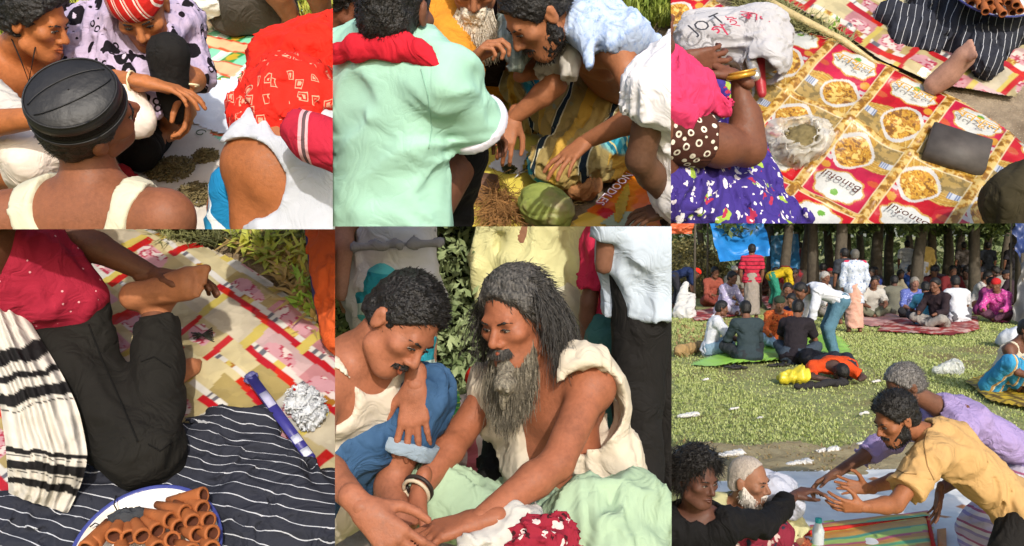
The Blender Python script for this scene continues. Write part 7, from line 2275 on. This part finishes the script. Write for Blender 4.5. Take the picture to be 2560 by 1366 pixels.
for i, (x, y, c) in enumerate(crowd):
    fx = rnd.uniform(-1, 1)
    p = sitter(gp(x, y), (fx, rnd.choice((-1, -.6, .7))), rnd.uniform(1.0, 1.2), rnd.uniform(.05, .25), b)
    p.body('seated figure in %s clothes among the crowd in the tree shade' % cname(c), rnd.choice(('#5a3e32', '#4a342a', '#6f4c3c')), vox=.035, face=False, headvox=.02, group='seated crowd in %s under the trees' % cname(c))
    p.wear('shirt', p.shirt(.03, 1.4, .05), fabric('crowd_%d' % i, c, weave=False), .032, .012, 3, 14)
    if i % 3 == 0:
        p.wear('cap', [ball(p.HT(0, -.012, .055), np.array([.092, .11, .085]) * p.hs, .01, p.hax), half(p.HT(0, 0, .03), -p.hax[2])], fabric('crowd_cap%d' % i, rnd.choice(('#8a2424', '#b8b4b0', '#2a2c34'))), .02)
    else:
        p.hair(hairmat('crowd_hair%d' % i, '#100d0c'), .014, .06, -.07, .003, 3, .018, tuft=0)
for (x, y, c, lb) in ((2470, 742, '#20242c', 'standing dark figure between two trunks'), (2530, 740, '#2c2a30', 'standing figure in dark shirt before the navy tarpaulin'), (2410, 740, '#4a4440', 'standing figure in brown shirt deep under the trees'), (2000, 735, '#6a2c34', 'standing figure in dull red shirt by the tent')):
    std(x, y, lb, 1.68, (rnd.uniform(-1, 1), 1), c, '#2c2c30')

# ---- the four in front
# lavender shirt, grey hair
KN = dict(vox=.011, headvox=.007)
C = W(2262, 968, 5.15)
N = W(2352, 1020, 5.2)
p = Person(b, dict(P=W(2590, 1150, 5.4), N=N, SL=W(2400, 1075, 5.05), SR=W(2338, 1040, 5.4), C=C, F=A3(-.8, -.05, -.55), U=A3(-.55, 0, .85), ER=W(2200, 1118, 5.25), WR=W(2078, 1190, 5.0), EL=W(2398, 1190, 5.05), WL=W(2350, 1228, 4.95), KL=W(2450, 1320, 5.2), AL=W(2470, 1480, 5.3), KR=W(2470, 1310, 5.5), AR=W(2480, 1470, 5.5)), bulk=1.05, plat=A3(.1, 1, 0))
p.body('grey haired man in lavender shirt reaching out to shake hands', '#6f4a38', hs=1.05, hands={'L': (A3(-.15, -.05, -1), A3(-.9, 0, 0), dict(curl=.2, spread=.2)), 'R': (A3(-.9, -.1, -.4), A3(0, -.5, -.8), dict(curl=.45))}, feet=False, handvox=.006, **KN)
p.wear('shirt', p.shirt(.026, 1.32, .10, 'R', .028) + [cone(p.J['SL'], p.J['SL'] + (p.J['EL'] - p.J['SL']) * .9, .075, .068, .03, cut=True)], fabric('lavender_cotton', '#9c8ab8', wr=.7), .011, .014, 6, 18)
p.wear('lungi', [cone(p.J['HL'], p.J['KL'], .12, .12, .05), cone(p.J['KL'], p.J['AL'], .12, .12, .05)], fabric('lilac_check_lungi', '#a49cb4', pat=stripes(n_ + r_ * .3, .09, [(0, '#b0a8bc'), (.4, '#8f86b0'), (.6, '#c4c0c8'), (.85, '#9a5a78')], .03), wr=.5), .012, .014, 7, 18)
p.hair(hairmat('salt_pepper', '#33302f', '#8a8684'), .012, .05, -.05, .006, 5, .008, tuft=1500, tl=.024)
# tan shirt
C = W(2240, 1050, 4.55)
N = W(2335, 1085, 4.62)
p = Person(b, dict(P=W(2545, 1270, 4.7), N=N, SL=W(2322, 1145, 4.42), SR=W(2372, 1095, 4.85), C=C, F=A3(-.85, -.12, -.42), U=A3(-.42, -.05, .92), EL=W(2238, 1262, 4.32), WL=W(2155, 1268, 4.22), ER=W(2262, 1195, 4.8), WR=W(2168, 1222, 4.62), KL=W(2500, 1420, 4.5), AL=W(2560, 1600, 4.6), KR=W(2570, 1420, 4.8), AR=W(2620, 1600, 4.8)), bulk=1.06, plat=A3(.25, 1, 0))
p.body('young bearded man in tan T-shirt bending with both hands out', '#8f5a3c', hs=1.06, hands={'L': (A3(-.95, -.1, .10), A3(.1, .9, .3), dict(curl=.35, spread=.14, thumb=.8)), 'R': (A3(-.95, 0, .12), A3(0, -.95, .2), dict(curl=.2, spread=.16, thumb=.9))}, feet=False, handvox=.005, **KN)
p.wear('T-shirt'.lower().replace('-', '_'), p.shirt(.026, .70, .16, 'LR', .03), fabric('tan_cotton', '#c09a66', wr=.6, wscale=6), .010, .014, 9, 16)
tee = p.o.children[-1]
M_TTH = fabric('tan_thread', '#94744a', wr=.1)
seam(tee, [(2322, 1062), (2310, 1110), (2318, 1165), (2335, 1200)], M_TTH, b, .0035)
seam(tee, [(2238, 1172), (2262, 1184), (2292, 1186)], M_TTH, b, .003)
p.wear('trousers', p.trousers(.018, 1.9), M_BLACK, .012, .008, 5)
p.hair(M_HAIRB, .016, .062, -.045, .007, 4, .008, top=.008, tuft=1700, tl=.022, flow=A3(-.2, 0, .5))
p.beard(M_HAIRB, 900, .018, .0016)
# man in black, curly hair
C = W(1742, 1198, 4.0)
N = W(1742, 1280, 4.12)
p = Person(b, dict(P=W(1735, 1500, 4.25), N=N, SL=W(1812, 1310, 4.05), SR=W(1655, 1315, 4.1), C=C, F=A3(.50, -.80, -.28), U=A3(.12, -.12, 1), EL=W(1905, 1312, 4.2), WL=W(1985, 1240, 4.55), ER=W(1650, 1450, 4.1)), bulk=.98)
p.body('man in black with wild curly black hair reaching across', '#5a3a2e', hs=1.0, hands={'L': (A3(.75, .35, .2), A3(.2, .2, -1), dict(curl=.4))}, feet=False, handvox=.005, lid=.25, **KN)
p.wear('shirt', p.shirt(.026, 1.72, .1, 'L', .024) + p.arm['R'], fabric('black_shirt6', '#121113', wr=.7), .010, .012, 4, 18)
o = p.hair(M_HAIRB, .030, .050, -.10, .016, 7, .009, tuft=2600, tl=.05, flow=A3(0, 0, -.35))
# old man
C = W(1872, 1205, 4.62)
N = W(1848, 1262, 4.72)
p = Person(b, dict(P=W(1870, 1430, 4.85), N=N, SL=W(1945, 1275, 4.72), SR=W(1795, 1275, 4.72), C=C, F=A3(.74, -.58, -.06), U=A3(.08, -.05, 1), EL=W(1990, 1345, 4.7), WL=W(1985, 1270, 4.75), ER=W(1770, 1390, 4.6), KL=W(1960, 1390, 4.5), AL=W(1960, 1470, 4.5)), bulk=1.0)
p.body('old bald man with short white beard in pale yellow shirt', '#8a5f48', hs=1.04, jaw=.95, feet=False, lid=.3, **KN)
p.wear('shirt', p.shirt(.026, .9, .1, 'LR', .03), fabric('pale_lemon', '#b8b48a', wr=.6), .011, .014, 5, 18)
p.wear('wrap', [cone(W(1935, 1235, 4.62), W(1975, 1265, 4.6), .09, .07, .05), cone(W(1880, 1190, 4.9), W(1960, 1215, 4.85), .05, .07, .05)], fabric('pale_blue_wrap', '#b4b8c8', wr=.6), .011, .012, 7)
p.wear('trousers', [cone(p.J['HL'], p.J['KL'], .11, .09, .04), cone(W(1850, 1340, 4.5), W(1940, 1340, 4.45), .10, .09, .05)], fabric('maroon_print6', '#7a2838', pat=blotch('#7a2436', [('#c0a8a4', 1, .25), ('#2c3040', 1.4, .3)], 14), wr=.6), .012, .014, 5)
p.beard(hairmat('white_beard6', '#bdb4aa', '#ddd6cc', .8), 700, .026, .0016)
p.hair(hairmat('white_stubble', '#9a8f86', '#b9aea4', .8), .002, .030, -.05, .002, 5, .008, tuft=500, tl=.008)
v, f = sdf_mesh([cone(gp(1925, 1375, .1), gp(1985, 1375, .1), .09, .10, .05)], .008, folds(8, 60), .020)
tag(add('cloth_bundle', v, f, fabric('rust_bundle', '#8a4a34', pat=blotch('#8f4a34', [('#4a2420', 1, .3), ('#b87a54', 1.5, .2)], 26), wr=.8), base=gp(1955, 1375), bank=b), 'rust brown knotted bundle beside the water bottle', 'bundle')
bt = empty('water_bottle', tuple(gp(2045, 1380)), 'small water bottle with teal cap by the rust bundle', 'bottle')
o_ = gp(2045, 1380)
def lathe(name, o, prof, mat, parent, n=18):
    V = [o + A3(math.cos(2 * math.pi * i / n) * r, math.sin(2 * math.pi * i / n) * r, z) for r, z in prof for i in range(n)]
    F_ = [(k * n + i, k * n + (i + 1) % n, (k + 1) * n + (i + 1) % n, (k + 1) * n + i) for k in range(len(prof) - 1) for i in range(n)]
    return add(name, V, F_, mat, parent=parent, bank=b)
lathe('bottle_body', o_, [(.001, 0), (.034, 0), (.036, .02), (.034, .09), (.036, .13), (.020, .17), (.016, .18)], plain('clear_bottle', '#b4bec4', .15, .05, 20, .05, .5), bt)
lathe('cap', o_, [(.019, .178), (.020, .182), (.020, .205), (.001, .207)], plain('teal_cap', '#2c9aa0', .4), bt)
